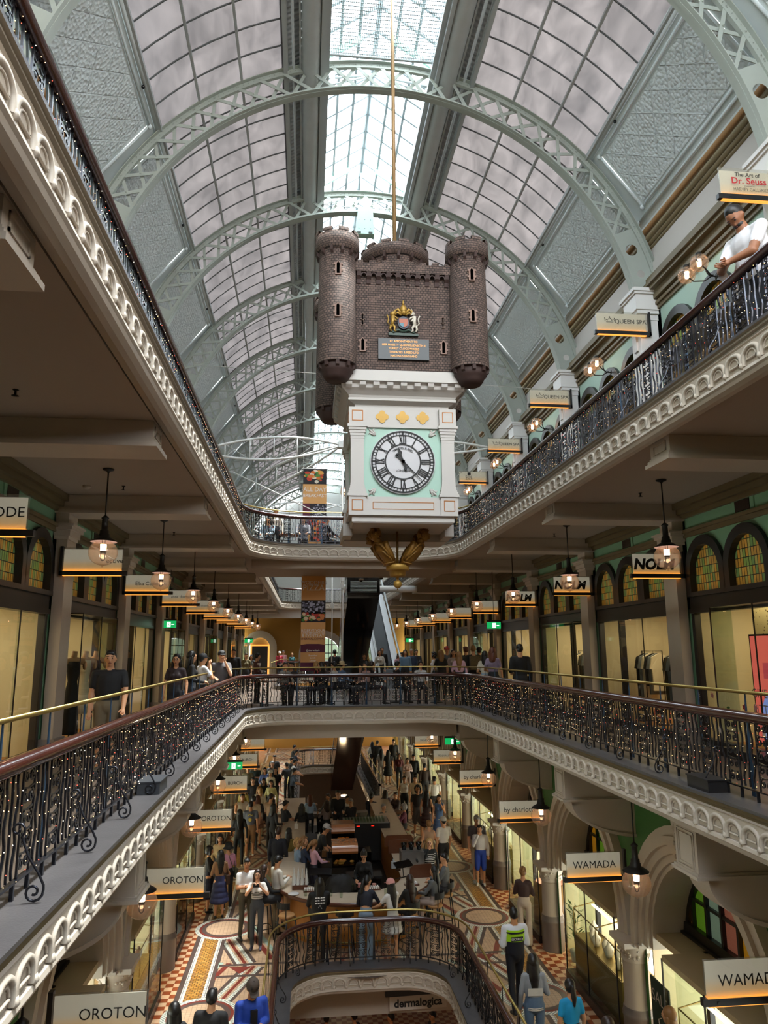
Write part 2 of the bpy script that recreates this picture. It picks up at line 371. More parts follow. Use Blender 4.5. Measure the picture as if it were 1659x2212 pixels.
def thing(name, label, cat, loc=(0, 0, 0), rot=0, group=None):
    o = bpy.data.objects.new(name, None); COL.objects.link(o); o.location = loc; o.rotation_euler = (0, 0, rot); o.empty_display_size = 0.1
    return tag(o, label, cat, group)
def struct(o, label=None, cat=None):
    o['kind'] = 'structure'; return tag(o, label, cat)
def dup(root, loc=None, rot=None, label=None, group=None):
    def cp(o, parent):
        c = o.copy(); COL.objects.link(c)
        if parent: c.parent = parent; CHILD.setdefault(parent.name, []).append(c)
        for ch in CHILD.get(o.name, []): cp(ch, c)
        return c
    c = cp(root, None)
    if loc is not None: c.location = loc
    if rot is not None: c.rotation_euler = (0, 0, rot)
    if label: c['label'] = label
    if group: c['group'] = group
    return c
ORD = ['nearest', 'second nearest', 'third nearest', 'fourth nearest', 'fifth nearest', 'sixth nearest', 'seventh nearest', 'eighth nearest', 'ninth nearest', 'tenth nearest', 'eleventh nearest', 'twelfth nearest', 'thirteenth nearest']
CX = 1.37; BAY = 4.35; ZG, ZA, ZB = -4.95, 0.0, 4.63
SIDE = {-1: 'left', 1: 'right'}
def X_(s, u): return CX + s*u
# ================================================================== structure: wells, slabs, fascias
def well_path(x0, x1, y0, y1, r, n=8, r_near=None):
    """closed loop round a well, normals pointing into the void; starts on the left side near end"""
    P = []
    rn = r_near or r
    def arc(cx_, cy_, rr, a0, a1):
        for i in range(n+1):
            a = a0+(a1-a0)*i/n; P.append((cx_+rr*math.cos(a), cy_+rr*math.sin(a), -math.cos(a), -math.sin(a)))
    arc(x0+rn, y0+rn, rn, R(270), R(180)); arc(x0+r, y1-r, r, R(180), R(90)); arc(x1-r, y1-r, r, R(90), 0); arc(x1-rn, y0+rn, rn, 0, R(-90))
    return P
WELLS = {
    'A1': (CX-3.18, CX+3.18, 0.45, 21.2, 1.5, ZA), 'A2': (CX-2.6, CX+2.6, 32.5, 47.5, 1.5, ZA),
    'B1': (CX-3.18, CX+3.18, 0.45, 21.6, 1.9, ZB), 'B2': (CX-3.18, CX+3.18, 24.6, 48.0, 1.9, ZB),
    'G1': (CX-1.85, CX+1.85, 2.0, 16.75, 1.15, ZG), 'G2': (CX-1.85, CX+1.85, 31.2, 44.0, 1.15, ZG)}
YEND = 53.0
W_ = WELLS
def slab2(name, wells, zt, zb, mt, mb_, xo=5.9):
    b = MB(); ws = [W_[k] for k in wells]; ys = [-3.0]
    for w_ in ws: ys += [w_[2], w_[3]]
    ys.append(YEND)
    for i in range(0, len(ys), 2):
        b.box(CX-xo, CX+xo, ys[i], ys[i+1], zb, zt)
    for w_ in ws:
        x0, x1, y0, y1, r = w_[:5]
        b.box(CX-xo, x0, y0, y1, zb, zt); b.box(x1, CX+xo, y0, y1, zb, zt)
        for (cx_, cy_, sx, sy) in ((x0, y0, 1, 1), (x1, y0, -1, 1), (x0, y1, 1, -1), (x1, y1, -1, -1)):
            pts = [(cx_, cy_, zb)] + [(cx_+sx*(r-r*math.cos(a)), cy_+sy*(r-r*math.sin(a)), zb) for a in [R(90)*i/8 for i in range(9)]]
            b.prism(pts, (0, 0, zt-zb))
    for i, f in enumerate(b.f):
        z = [b.v[j][2] for j in f]
        b.m[i] = 0 if min(z) > (zt+zb)/2 else 1
    return struct(b.build(name, [mt, mb_]))
slab2('floor', ['G1', 'G2'], ZG, ZG-0.34, FT['cream'], CEIL)
slab2('floor', ['A1', 'A2'], ZA, ZA-0.34, CARP, CEIL)
slab2('floor', ['B1', 'B2'], ZB, ZB-0.25, CARP, CEIL)
# basement floor seen through the ground floor wells
b = MB(); b.box(CX-5.9, CX+5.9, -3, YEND, ZG-4.9, ZG-4.7); struct(b.build('floor', [FT['check']]))

FPROF = [(-0.14, 0.0), (-0.14, 0.17), (0.29, 0.17), (0.29, 0.14), (0.265, 0.125), (0.27, 0.10), (0.245, 0.085), (0.25, 0.06), (0.265, 0.045), (0.25, 0.03),
         (0.255, 0.02), (0.235, -0.19), (0.262, -0.20), (0.27, -0.235), (0.25, -0.255), (0.235, -0.29), (0.19, -0.32), (0.14, -0.335), (0.12, -0.30), (0.02, -0.252)]
FM = [1, 1, 1, 2, 2, 2, 2, 0, 0, 0, 0, 0, 0, 0, 0, 0, 0, 0, 0]
def resample(P, step, y_min=-9, off=0.0):
    """points every step metres along the loop, with tangents"""
    out = []; acc = 0.0; nxt = step/2
    for i in range(len(P)-1):
        a, c = P[i], P[i+1]; L = math.hypot(c[0]-a[0], c[1]-a[1])
        while nxt <= acc+L and L > 0:
            t = (nxt-acc)/L; x = a[0]+(c[0]-a[0])*t; y = a[1]+(c[1]-a[1])*t
            nx = a[2]+(c[2]-a[2])*t; ny = a[3]+(c[3]-a[3])*t; q = math.hypot(nx, ny)
            if y >= y_min: out.append((x, y, nx/q, ny/q))
            nxt += step
        acc += L
    return out
def plen(P): return sum(math.hypot(P[i+1][0]-P[i][0], P[i+1][1]-P[i][1]) for i in range(len(P)-1))
def motif():
    """one loop of the frieze: a raised round arch on a little corbel, in the plane x (along), y (out), z"""
    b = MB(); w_ = 0.128
    b.tube([(-w_, 0, -0.185), (-w_, 0, -0.11)]+[(-w_*math.cos(a), 0.0, -0.105+0.095*math.sin(a)) for a in [PI*i/8 for i in range(1, 8)]]+[(w_, 0, -0.11), (w_, 0, -0.185)], 0.025, 6, caps=False)
    b.tube([(-w_*0.62*math.cos(a), 0.0, -0.12+0.07*math.sin(a)) for a in [PI*i/6 for i in range(7)]], 0.010, 5, caps=False)
    b.tube([(-w_*0.62, 0, -0.135), (w_*0.62, 0, -0.135)], 0.012, 5, caps=False)
    b.tube([(-0.145, 0.005, -0.15), (-0.145, 0.012, -0.185), (-0.145, 0.0, -0.215)], [0.026, 0.03, 0.008], 6)
    return b
def fascia(key):
    x0, x1, y0, y1, r, z = WELLS[key]; P = well_path(x0, x1, y0, y1, r)
    b = MB(); b.sweep([(d, z+h) for d, h in FPROF], P, closed=True, mis=FM)
    Q = P[9:]+P[:0]; Q = P[8:28]; mo = motif(); L = plen(Q); n = round(L/0.29); st = L/n
    for (x, y, nx, ny) in resample(Q, st):
        M = Matrix(((ny, nx, 0, x+nx*0.25), (-nx, ny, 0, y+ny*0.25), (0, 0, 1, z), (0, 0, 0, 1)))
        c = MB(); c.v = mo.v; c.f = mo.f; c.m = mo.m; c.sm = mo.sm; c2 = MB(); c2.join(c); c2.xf(M); b.join(c2)
    return struct(b.build('trim_1', [CREAM2, SLATE, OLIVE if key != 'B1' else pbr('taupe_moulding', '#8d8375', 0.45)]))
for k in ('A1', 'B1', 'B2', 'A2', 'G1', 'G2'): fascia(k)

# ================================================================== railings
def spiral(b, c, r, turns, a0, s=1, n=14, rt=0.006, pl=None):
    pts = []
    for i in range(n+1):
        t = i/n; a = a0+s*2*PI*turns*t; q = r*(1-0.82*t); pts.append((c[0]+q*math.cos(a), 0, c[1]+q*math.sin(a)))
    b.tube(pts, rt, 4, sm=False, caps=False, flat=(1, 1)); return pts
def rail_panel(L, H=0.70):
    """one railing module seen in x (along) and z: pair of scroll columns between straight and wavy bars"""
    b = MB(); z0 = 0.30; z1 = z0+H-0.03
    for x in (-L/2+0.008, -0.052): b.tube([(x, 0, z0-0.03), (x, 0, z1+0.02)], 0.010, 4, sm=False)
    cx_ = -L/4-0.02; k = 5; dz = (z1-z0)/k
    for i in range(k):
        zc = z0+dz*(i+0.5)
        for s in (-1, 1):
            spiral(b, (cx_+s*0.048, zc-dz*0.02), 0.047, 1.4, R(90) if s > 0 else R(90), -s, 11, 0.0095)
        b.tube([(cx_-0.09, 0, zc+dz*0.46), (cx_, 0, zc+dz*0.36), (cx_+0.09, 0, zc+dz*0.46)], 0.008, 4, sm=False, caps=False)
    for x in (0.03, 0.115, 0.20):
        b.tube([(x+0.016*math.sin(2*PI*2.5*t/14)*(1 if x != 0.115 else 0.25), 0, z0+(z1-z0)*t/14) for t in range(15)], 0.011, 4, sm=False)
    for x in (-L/2+0.01, 0.0): b.box(x-0.012, x+0.012, -0.012, 0.012, 0.165, 0.28)
    return b
PANEL_L = 0.53
PANELM = rail_panel(PANEL_L).mesh('railing_panel', IRON)
HPROF = [(-0.055, 0.97), (-0.062, 1.0), (-0.045, 1.03), (-0.02, 1.052), (0.02, 1.052), (0.045, 1.03), (0.062, 1.0), (0.052, 0.985), (0.05, 0.965), (0.035, 0.95), (-0.035, 0.95), (-0.055, 0.97)]
def stay_mesh():
    b = MB(); pts = [(0.0, 0.05, 0.62)]
    # S shaped stay leaning out over the ledge with a rolled foot and a rolled head (x: out, z up)
    out = []
    for i in range(13):
        t = i/12; a = R(-60)+2*PI*1.25*t; q = 0.05*(1-0.8*t); out.append((0.045+q*math.cos(a)-0.02, 0, 0.60+q*math.sin(a)))
    head = out[::-1]; main = [(0.06, 0, 0.54), (0.10, 0, 0.44), (0.17, 0, 0.34), (0.205, 0, 0.27)]
    foot = []
    for i in range(17):
        t = i/16; a = R(10)-2*PI*1.35*t; q = 0.062*(1-0.78*t); foot.append((0.145+q*math.cos(a), 0, 0.245-0.012+q*math.sin(a)))
    b.tube(head+main+foot, 0.0085, 6); return b.mesh('scroll_stay', IRON)
STAYM = stay_mesh()
def railing(key, label, group='balustrades round the wells', ymin=2.2, lights=True, stay_step=1.15):
    x0, x1, y0, y1, r, z = WELLS[key]; P = well_path(x0, x1, y0, y1, r, 10)
    Q = [(x0, max(ymin, y0+r), 1, 0)] + P[11:33] + [(x1, max(ymin, y0+r), -1, 0)]
    t = thing('balustrade', label, 'railing', (CX, (y0+y1)/2, z), group=group)
    ox, oy = CX, (y0+y1)/2
    def loc(p): return (p[0]-ox, p[1]-oy, p[2], p[3])
    QL = [loc(p) for p in Q]
    b = MB(); b.sweep(HPROF, QL, sm=True); b.build('handrail', MAHOG, t)
    b = MB(); b.sweep([(-0.018, 0.27), (-0.018, 0.285), (0.018, 0.285), (0.018, 0.27), (-0.018, 0.27)], QL); b.sweep([(-0.012, 0.94), (-0.012, 0.955), (0.012, 0.955), (0.012, 0.94)], QL)
    b.build('bottom_rail', IRON, t)
    L = plen(QL); n = int(L/PANEL_L); st = L/n
    k = 0
    for (x, y, nx, ny) in resample(QL, st):
        o = link('ironwork_panel', PANELM, t, (x, y, 0), math.atan2(-nx, ny)); o.scale = (st/PANEL_L, 1, 1)
    for (x, y, nx, ny) in resample(QL, stay_step):
        o = link('scroll_stay', STAYM, t, (x, y, 0), math.atan2(ny, nx))
    if lights:
        f = MB(); rnd = random.Random(ord(key[0]))
        for (x, y, nx, ny) in resample(Q, 0.105):
            for j in range(9):
                if rnd.random() < 0.42: continue
                mi = 0 if rnd.random() < 0.6 else (2 if rnd.random() < 0.5 else 1)
                tx, ty = -ny, nx; q = rnd.uniform(-0.04, 0.04)
                f.octa((x+nx*0.035+tx*q, y+ny*0.035+ty*q, z+0.31+0.075*j+rnd.uniform(-0.02, 0.02)), 0.0036, mi)
        o = f.build('fairy_lights', [BULB, BULBR, BULBW]); tag(o, 'curtain of tiny warm and red fairy lights on the near %s balustrade' % ('middle gallery' if key == 'A1' else 'top gallery'), 'string lights', kind='stuff')
    return t
railing('A1', 'black scrollwork balustrade with mahogany rail round the near middle gallery well')
railing('B1', 'black scrollwork balustrade with mahogany rail round the near top gallery well')
railing('A2', 'black scrollwork balustrade round the far middle gallery well by the escalators', lights=False)
railing('B2', 'black scrollwork balustrade round the far top gallery well above the banner', lights=False)
railing('G1', 'black scrollwork balustrade with curved end round the ground floor well before the bar', ymin=8, lights=False, stay_step=1.3)
railing('G2', 'black scrollwork balustrade round the ground floor well behind the cafe', lights=False)
def brass_rail(key, d, zt, label, ymin, kind='brass', post_step=1.0):
    x0, x1, y0, y1, r, z = WELLS[key]; P = well_path(x0-d, x1+d, y0-d, y1+d, r+d, 10)
    Q = [(x0-d, max(ymin, y0+r), 1, 0)] + P[11:33] + [(x1+d, max(ymin, y0+r), -1, 0)]
    t = thing('brass_handrail', label, 'handrail', (CX, (y0+y1)/2, z), group='brass safety rails')
    ox, oy = CX, (y0+y1)/2
    QL = [(p[0]-ox, p[1]-oy, p[2], p[3]) for p in Q]
    b = MB(); b.tube([(p[0], p[1], zt) for p in QL], 0.021, 8); b.build('tube', BRASS, t)
    b = MB(); b.add([(-0.035, -0.006, 0.0), (0.035, -0.006, 0.0), (0.007, -0.006, zt-0.01), (-0.007, -0.006, zt-0.01), (-0.035, 0.006, 0), (0.035, 0.006, 0), (0.007, 0.006, zt-0.01), (-0.007, 0.006, zt-0.01)],
                    [(0, 1, 2, 3), (4, 7, 6, 5), (0, 4, 5, 1), (1, 5, 6, 2), (2, 6, 7, 3), (3, 7, 4, 0)])
    pm = b.mesh('post', BLUEST if kind == 'brass' else IRON)
    for (x, y, nx, ny) in resample(QL, post_step): link('post', pm, t, (x, y, 0), math.atan2(ny, nx)+PI/2)
    return t
brass_rail('A1', 0.36, 1.21, 'brass safety rail on blue posts behind the near middle gallery balustrade', 2.2)
brass_rail('G1', 0.14, 1.13, 'brass safety rail round the ground floor well before the bar', 8, 'iron')
brass_rail('B1', 0.30, 1.22, 'thin brass safety rail behind the near top gallery balustrade', 6)
brass_rail('G2', 0.2, 1.13, 'brass safety rail round the ground floor well behind the cafe', 30, 'iron')
brass_rail('A2', 0.3, 1.16, 'brass safety rail round the far middle gallery well', 30, 'iron')
# junction boxes standing on the ledge
for (x, y, rz, nm) in ((CX-3.18+0.12, 8.75, 0, 'left'), (CX+3.18-0.12, 8.0, 0, 'right')):
    b = MB(); b.box(-0.11, 0.13, -0.22, 0.22, 0, 0.12); b.box(-0.12, 0.14, -0.23, 0.23, 0.12, 0.135)
    o = b.build('junction_box', pbr('box_%s' % nm, '#3b3e43' if nm == 'left' else '#1c1c1f', 0.5), None, (x, y, 0.17)); tag(o, 'flat %s metal box on the slate ledge of the %s balustrade' % ('grey' if nm == 'left' else 'black', 'sunlit' if nm == 'left' else 'shaded'), 'box')

# ================================================================== beams and brackets
def beam_A(s, y):
    """boxed plaster beam under the top gallery floor with a panelled nose"""
    b = MB(); u0, u1 = 3.19, 5.7; z0, z1 = ZB-0.25-0.33, ZB-0.25; xs = sorted((X_(s, u0), X_(s, u1))); X = lambda u: X_(s, u)
    b.box(xs[0], xs[1], y-0.26, y+0.26, z0+0.02, z1-0.004)
    for (e, za, zb_) in ((0.06, z0, z0+0.05), (0.035, z0+0.051, z0+0.09), (0.015, z0+0.091, z0+0.12)):
        b.box(X(u0-e), X(u1), y-0.26-e, y+0.26+e, za, zb_)
    xf_ = X(u0-0.012)
    for (a, c, dz) in ((-0.17, -0.15, 0), (0.15, 0.17, 0)): b.box(X(u0), xf_, y+a, y+c, z0+0.15, z1-0.05)
    for (a, c) in ((z0+0.15, z0+0.17), (z1-0.07, z1-0.05)): b.box(X(u0), xf_, y-0.17, y+0.17, a, c)
    return struct(b.build('ceiling', [CREAM2]))
def bracket_G(s, y):
    b = MB(); X = lambda u: X_(s, u); z1 = ZA-0.34; z0 = z1-0.55; u0, u1 = 3.12, 4.55
    b.box(X(u0), X(u1), y-0.25, y+0.25, z0+0.015, z1-0.004)
    for (e, za, zb_) in ((0.05, z0, z0+0.035), (0.025, z0+0.035, z0+0.06)): b.box(X(u0-e), X(u1), y-0.25-e, y+0.25+e, za, zb_)
    xf_ = X(u0-0.014)
    for k, q in enumerate((0.19, 0.15)):
        for sg in (-1, 1): b.box(X(u0), xf_, y+sg*q-0.008, y+sg*q+0.008, z0+0.27-q-0.02, z1-0.27+q)
        b.box(X(u0), xf_, y-q, y+q, z0+0.27-q-0.02, z0+0.27-q); b.box(X(u0), xf_, y-q, y+q, z1-0.27+q, z1-0.27+q+0.016)
    n = 12; pts = [(u0+0.06, z0)] + [(u0+0.10+(u1-u0-0.10)*math.sin(a)**1.0*1.0, z0-0.62*(1-math.cos(a))) for a in [PI/2*i/n for i in range(n+1)]]
    arc = [(u0+0.12+(u1-u0-0.12)*(1-math.cos(a)), z0-0.6*math.sin(a)) for a in [PI/2*i/n for i in range(n+1)]]
    poly = [(u0+0.12, z0)] + arc + [(u1, z0)]
    b.prism([(X(u), y-0.21, z) for u, z in poly], (0, 0.42, 0)) if s > 0 else b.prism([(X(u), y+0.21, z) for u, z in poly], (0, -0.42, 0))
    rim = [(X(u), z) for u, z in arc]
    for i in range(n):
        (xa, za), (xb, zb_) = rim[i], rim[i+1]
        b.add([(xa, y-0.235, za-0.02), (xb, y-0.235, zb_-0.02), (xb, y+0.235, zb_-0.02), (xa, y+0.235, za-0.02), (xa, y-0.235, za+0.03), (xb, y-0.235, zb_+0.03), (xb, y+0.235, zb_+0.03), (xa, y+0.235, za+0.03)],
              [(0, 1, 2, 3), (4, 7, 6, 5), (0, 4, 5, 1), (3, 2, 6, 7)])
    return struct(b.build('ceiling', [CREAM2]))
for s in (-1, 1):
    for k in range(1, 12):
        beam_A(s, BAY*k); bracket_G(s, BAY*k)
# flat lower ceilings across the bridges
b = MB(); b.box(CX-3.0, CX+3.0, 21.75, 24.45, ZB-0.52, ZB-0.255); struct(b.build('ceiling', [CEIL]))
b = MB(); b.box(CX-3.0, CX+3.0, 21.5, 22.3, ZA-0.75, ZA-0.345); b.box(CX-3.0, CX+3.0, 31.6, 32.2, ZA-0.75, ZA-0.345); struct(b.build('ceiling', [CEIL]))
b = MB(); b.box(CX-5.7, CX+5.7, 48.1, 48.6, ZB-0.85, ZB-0.255); struct(b.build('ceiling', [WHITEW]))
# ================================================================== shop bays
def arch_pts(yc, z0, r, hs, n=14, z_base=None):
    """outline of a round-headed opening in (y, z): straight sides from z_base up to z0, then an arc (hs squashes the height)"""
    P = [(yc-r, z_base if z_base is not None else z0)] + [(yc-r*math.cos(PI*i/n), z0+hs*math.sin(PI*i/n)) for i in range(n+1)] + [(yc+r, z_base if z_base is not None else z0)]
    return P
def band(b, outer, inner, X0, X1, mi=0):
    """ring between two open outlines, from plane X0 to plane X1"""
    n = len(outer)
    for i in range(n-1):
        for (xa) in (X0, X1):
            q = [(xa,)+outer[i], (xa,)+outer[i+1], (xa,)+inner[i+1], (xa,)+inner[i]]
            b.quad(*q, mi=mi)
        b.quad((X0,)+outer[i], (X0,)+outer[i+1], (X1,)+outer[i+1], (X1,)+outer[i], mi=mi)
        b.quad((X0,)+inner[i], (X0,)+inner[i+1], (X1,)+inner[i+1], (X1,)+inner[i], mi=mi)
def wall_with_arches(b, X, ya, yb, za, zb, arches, mi=0, th=0.0):
    """flat wall in plane X from ya..yb, za..zb with arched openings (yc, z0, r, hs, zbase); built of strips between outline and top"""
    ar = sorted(arches); cur = ya
    for (yc, z0, r, hs, zbs) in ar:
        b.quad((X, cur, za), (X, yc-r, za), (X, yc-r, zb), (X, cur, zb), mi=mi)
        P = arch_pts(yc, z0, r, hs, 14)[1:-1]
        for i in range(len(P)-1):
            b.quad((X,)+P[i], (X,)+P[i+1], (X, P[i+1][0], zb), (X, P[i][0], zb), mi=mi)
        if zbs > za: b.quad((X, yc-r, za), (X, yc+r, za), (X, yc+r, zbs), (X, yc-r, zbs), mi=mi)
        cur = yc+r
    b.quad((X, cur, za), (X, yb, za), (X, yb, zb), (X, cur, zb), mi=mi)
def pane_fan(b, X, outline, mi, y0, z0):
    """filled opening with UV in metres"""
    pts = [(X,)+p for p in outline]
    b.poly(pts, mi, uv=[(p[0]-y0, p[1]-z0) for p in outline])

def pilaster(s, y, z0, u, lvl, idx):
    t = thing('pilaster', 'cream pilaster on the %s side of the %s gallery, %s one' % (SIDE[s], lvl, ORD[idx]), 'pilaster', (X_(s, u), y, z0), group='pilasters of the %s gallery' % lvl)
    b = MB(); w_ = 0.24; d = 0.24*s; zt = 3.66 if lvl == 'middle' else 3.9
    b.box(-d*0.25, -d, -w_, w_, 0.30, zt); b.build('shaft', CREAM, t)
    b = MB(); b.box(0, -d*1.15, -w_-0.03, w_+0.03, 0, 0.30); b.build('plinth', pbr('plinth_grey', '#8a8078', 0.5) if 'plinth_grey' not in MATS else MATS['plinth_grey'], t)
    b = MB()
    for (za, zb, e) in ((zt-0.06, zt, 0.02), (zt, zt+0.10, 0.05), (zt+0.10, zt+0.16, 0.09), (zt+0.16, zt+0.2, 0.12)): b.box(0, -d-e*s, -w_-e, w_+e, za, zb)
    b.box(0, -d, -w_, w_, zt+0.2, 4.39); b.build('capital', CREAM2, t)
def galleryshop(s, k, level):
    """one bay of the middle / top gallery: green wall, three leaded arches, dark joinery, lit shop behind glass"""
    zf = ZA if level == 'middle' else ZB
    y0, y1 = BAY*k+0.22, BAY*(k+1)-0.22; ym = (y0+y1)/2; u = 5.68 if level == 'middle' else 5.55; X = lambda du: X_(s, u+du)
    gm = GREENA if level == 'middle' else GREENB
    b = MB(); r = 0.56; yc = [ym-1.24, ym, ym+1.24]; zs = zf+(3.02 if level == 'middle' else 2.76); ztop = zf+4.39
    ar = [(c, zs, r, 0.60, zf+2.4) for c in yc]
    wall_with_arches(b, X(0), y0-0.05, y1+0.05, zf+2.4, ztop, ar)
    b.box(X(0), X(0.06), y0-0.3, y0+0.10, zf, ztop); b.box(X(0), X(0.06), y1-0.10, y1+0.3, zf, ztop)
    struct(b.build('wall_%s' % SIDE[s], [gm]))
    t = thing('shopfront', 'dark framed %s gallery shopfront under leaded arches, %s bay on the %s' % (level, ORD[k-1], SIDE[s]), 'shopfront', (X_(s, u), ym, zf), group='%s gallery shopfronts' % level)
    def loc(bb): return bb.xf(Matrix.Translation((-X_(s, u), -ym, -zf)))
    b = MB()
    for c in yc:
        band(b, arch_pts(c, zs, r+0.07, 0.67, 14, zf+2.62), arch_pts(c, zs, r-0.09, 0.50, 14, zf+2.62), X(-0.07), X(0.10))
    loc(b).build('arch_surround', DARKW, t)
    for c in yc:
        b = MB(); pane_fan(b, X(0.05), arch_pts(c, zs, r-0.08, 0.51, 14, zf+2.66), 0, c-3.0, zf)
        loc(b).build('leaded_window', STAINA, t)
    b = MB(); ya, yb = y0+0.10, y1-0.10
    for (za, zb, e) in ((2.38, 2.66, 0.03), (2.62, 2.70, 0.08), (2.32, 2.40, 0.06)): b.box(X(-e), X(0.12), ya, yb, zf+za, zf+zb)
    for c in ((ya+0.04, yb-0.04, ym+0.66) if k % 2 else (ya+0.04, yb-0.04, ym-0.62)): b.box(X(-0.02), X(0.10), c-0.05, c+0.05, zf+0.12, zf+2.4)
    b.box(X(-0.03), X(0.12), ya, yb, zf+0.0, zf+0.14)
    loc(b).build('frame', DARKW, t)
    # olive cornices and vent
    b = MB()
    for (za, zb, e) in ((3.72, 3.80, 0.04), (3.80, 3.86, 0.08), (4.08, 4.16, 0.06), (4.16, 4.26, 0.13), (4.26, 4.37, 0.2)): b.box(X(-e), X(0.02), y0-0.02, y1+0.02, zf+za, zf+zb)
    loc(b).build('cornice', OLIVE, t)
    b = MB(); b.box(X(-0.02), X(0.01), ym-0.3, ym+0.3, zf+3.86, zf+4.10); b.box(X(-0.03), X(0.01), ym-0.2, ym+0.2, zf+3.89, zf+4.07, 1)
    loc(b).build('vent', [gm, DARKB], t)
    # glass vitrine
    vit = (k % 2 == 0) == (s > 0)
    gx = -0.38 if vit else -0.05
    b = MB(); b.quad((X(gx), ya+0.1, zf+0.16), (X(gx), ym+0.62, zf+0.16), (X(gx), ym+0.62, zf+2.36), (X(gx), ya+0.1, zf+2.36))
    b.quad((X(-0.01), ym+0.62, zf+0.16), (X(-0.01), yb, zf+0.16), (X(-0.01), yb, zf+2.36), (X(-0.01), ym+0.62, zf+2.36))
    if vit:
        for yy in (ya+0.1, ym+0.62): b.quad((X(gx), yy, zf+0.16), (X(0), yy, zf+0.16), (X(0), yy, zf+2.36), (X(gx), yy, zf+2.36))
    loc(b).build('glass', GLASS, t)
    b = MB()
    for yy in (ya+0.1, ym-0.55, ym+0.62): b.box(X(gx)-0.008, X(gx)+0.008, yy-0.009, yy+0.009, zf+0.14, zf+2.38)
    if vit: b.box(X(gx-0.02), X(0), ya+0.08, ym+0.64, zf+0.0, zf+0.14); b.box(X(gx-0.01), X(0), ya+0.08, ym+0.64, zf+2.36, zf+2.38)
    loc(b).build('mullions', DARKW, t)
    if level == 'middle' or s > 0:
        # shop room behind
        b = MB(); d = 2.6
        b.quad((X(d), y0-0.2, zf), (X(d), y1+0.2, zf), (X(d), y1+0.2, zf+2.62), (X(d), y0-0.2, zf+2.62), 0)
        for yy in (y0-0.2, y1+0.2): b.quad((X(0.12), yy, zf), (X(d), yy, zf), (X(d), yy, zf+2.62), (X(0.12), yy, zf+2.62), 0)
        b.quad((X(0.06), y0-0.2, zf+2.62), (X(d), y0-0.2, zf+2.62), (X(d), y1+0.2, zf+2.62), (X(0.06), y1+0.2, zf+2.62), 0)
        b.quad((X(0), y0-0.2, zf+0.012), (X(d), y0-0.2, zf+0.012), (X(d), y1+0.2, zf+0.012), (X(0), y1+0.2, zf+0.012), 1)
        struct(b.build('wall_shop', [TILEW if k % 3 else TILEG, WOODO]))
        L = thing('ceiling_downlights', 'row of warm downlights in the %s gallery shop, %s on the %s' % (level, ORD[k-1], SIDE[s]), 'ceiling light', (X_(s, u+1.0), ym, zf+2.6), group='shop downlights')
        b = MB()
        for q in range(4): b.lathe([(0, 0), (0.07, 0), (0.07, 0.018)], (0, -1.4+q*0.93, 0), 10)
        b.build('lens', LEDS, L)
        li = bpy.data.lights.new('shop_light', 'AREA'); li.shape = 'RECTANGLE'; li.size = 1.6; li.size_y = 3.0; li.energy = 70 if level == 'middle' else 22; li.color = (1.0, 0.80, 0.52)
        lo = bpy.data.objects.new('shop_light', li); COL.objects.link(lo); lo.parent = L; lo.location = (s*0.2, 0, -0.03)
for s in (-1, 1):
    for k in range(1, 12):
        galleryshop(s, k, 'middle')
        pilaster(s, BAY*k, ZA, 5.70, 'middle', k-1)
    for k in range(1, 12):
        if s > 0: galleryshop(s, k, 'top')
    b = MB(); b.box(X_(s, 5.9), X_(s, 8.6), -3, YEND, -0.34, -0.02); b.box(X_(s, 8.4), X_(s, 8.6), -3, YEND, ZG, 9.0); b.box(X_(s, 5.9), X_(s, 8.5), -3, YEND, ZB-0.23, ZB-0.05)
    b.box(X_(s, 4.9), X_(s, 5.1), -3, BAY*1+0.1, ZG, ZA-0.34); b.box(X_(s, 5.8), X_(s, 6.0), -3, BAY+0.1, ZA, ZB)
    struct(b.build('wall_%s' % SIDE[s], [CREAM]))
b = MB(); b.box(X_(-1, 5.55), X_(-1, 5.7), -3, YEND, ZB, 9.0); struct(b.build('wall_left', [GREENB]))
b = MB(); b.box(CX-6, CX+6, -3.2, -3.0, ZG, 10.6); struct(b.build('wall_back', [CREAM]))

# ------------------------------------------------------------------ top gallery columns carrying the roof arches
def top_column(s, k):
    y = BAY*k
    t = thing('roof_column', 'white panelled column with square capital carrying a roof arch, %s on the %s' % (ORD[k-1], SIDE[s]), 'column', (X_(s, 5.35), y, ZB), group='roof columns')
    b = MB(); w_ = 0.19
    b.box(-w_, w_, -w_, w_, 0.3, 3.5); b.build('shaft', WHITE, t)
    b = MB(); b.box(-w_-0.04, w_+0.04, -w_-0.04, w_+0.04, 0, 0.3); b.build('base', WHITE, t)
    b = MB()
    for (za, zb, e) in ((3.5, 3.62, 0.02), (3.62, 3.70, 0.06), (3.70, 4.02, 0.09), (4.02, 4.07, 0.12), (4.07, 4.14, 0.15)): b.box(-w_-e, w_+e, -w_-e, w_+e, za, zb)
    b.build('capital', WHITE, t)
    b = MB(); n = 8   # curved bracket on the face towards the void
    prof = [(-s*(w_+0.16*(1-math.sin(PI/2*i/n))), 3.1+0.5*(1-math.cos(PI/2*i/n))) for i in range(n+1)]
    b.prism([(-s*w_, -0.07, 2.9), (-s*(w_+0.03), -0.07, 2.9), (-s*(w_+0.05), -0.07, 3.2), (-s*(w_+0.10), -0.07, 3.4), (-s*(w_+0.17), -0.07, 3.55), (-s*w_, -0.07, 3.62)], (0, 0.14, 0)); b.build('bracket', WHITE, t)
for s in (-1, 1):
    for k in range(1, 12): top_column(s, k)

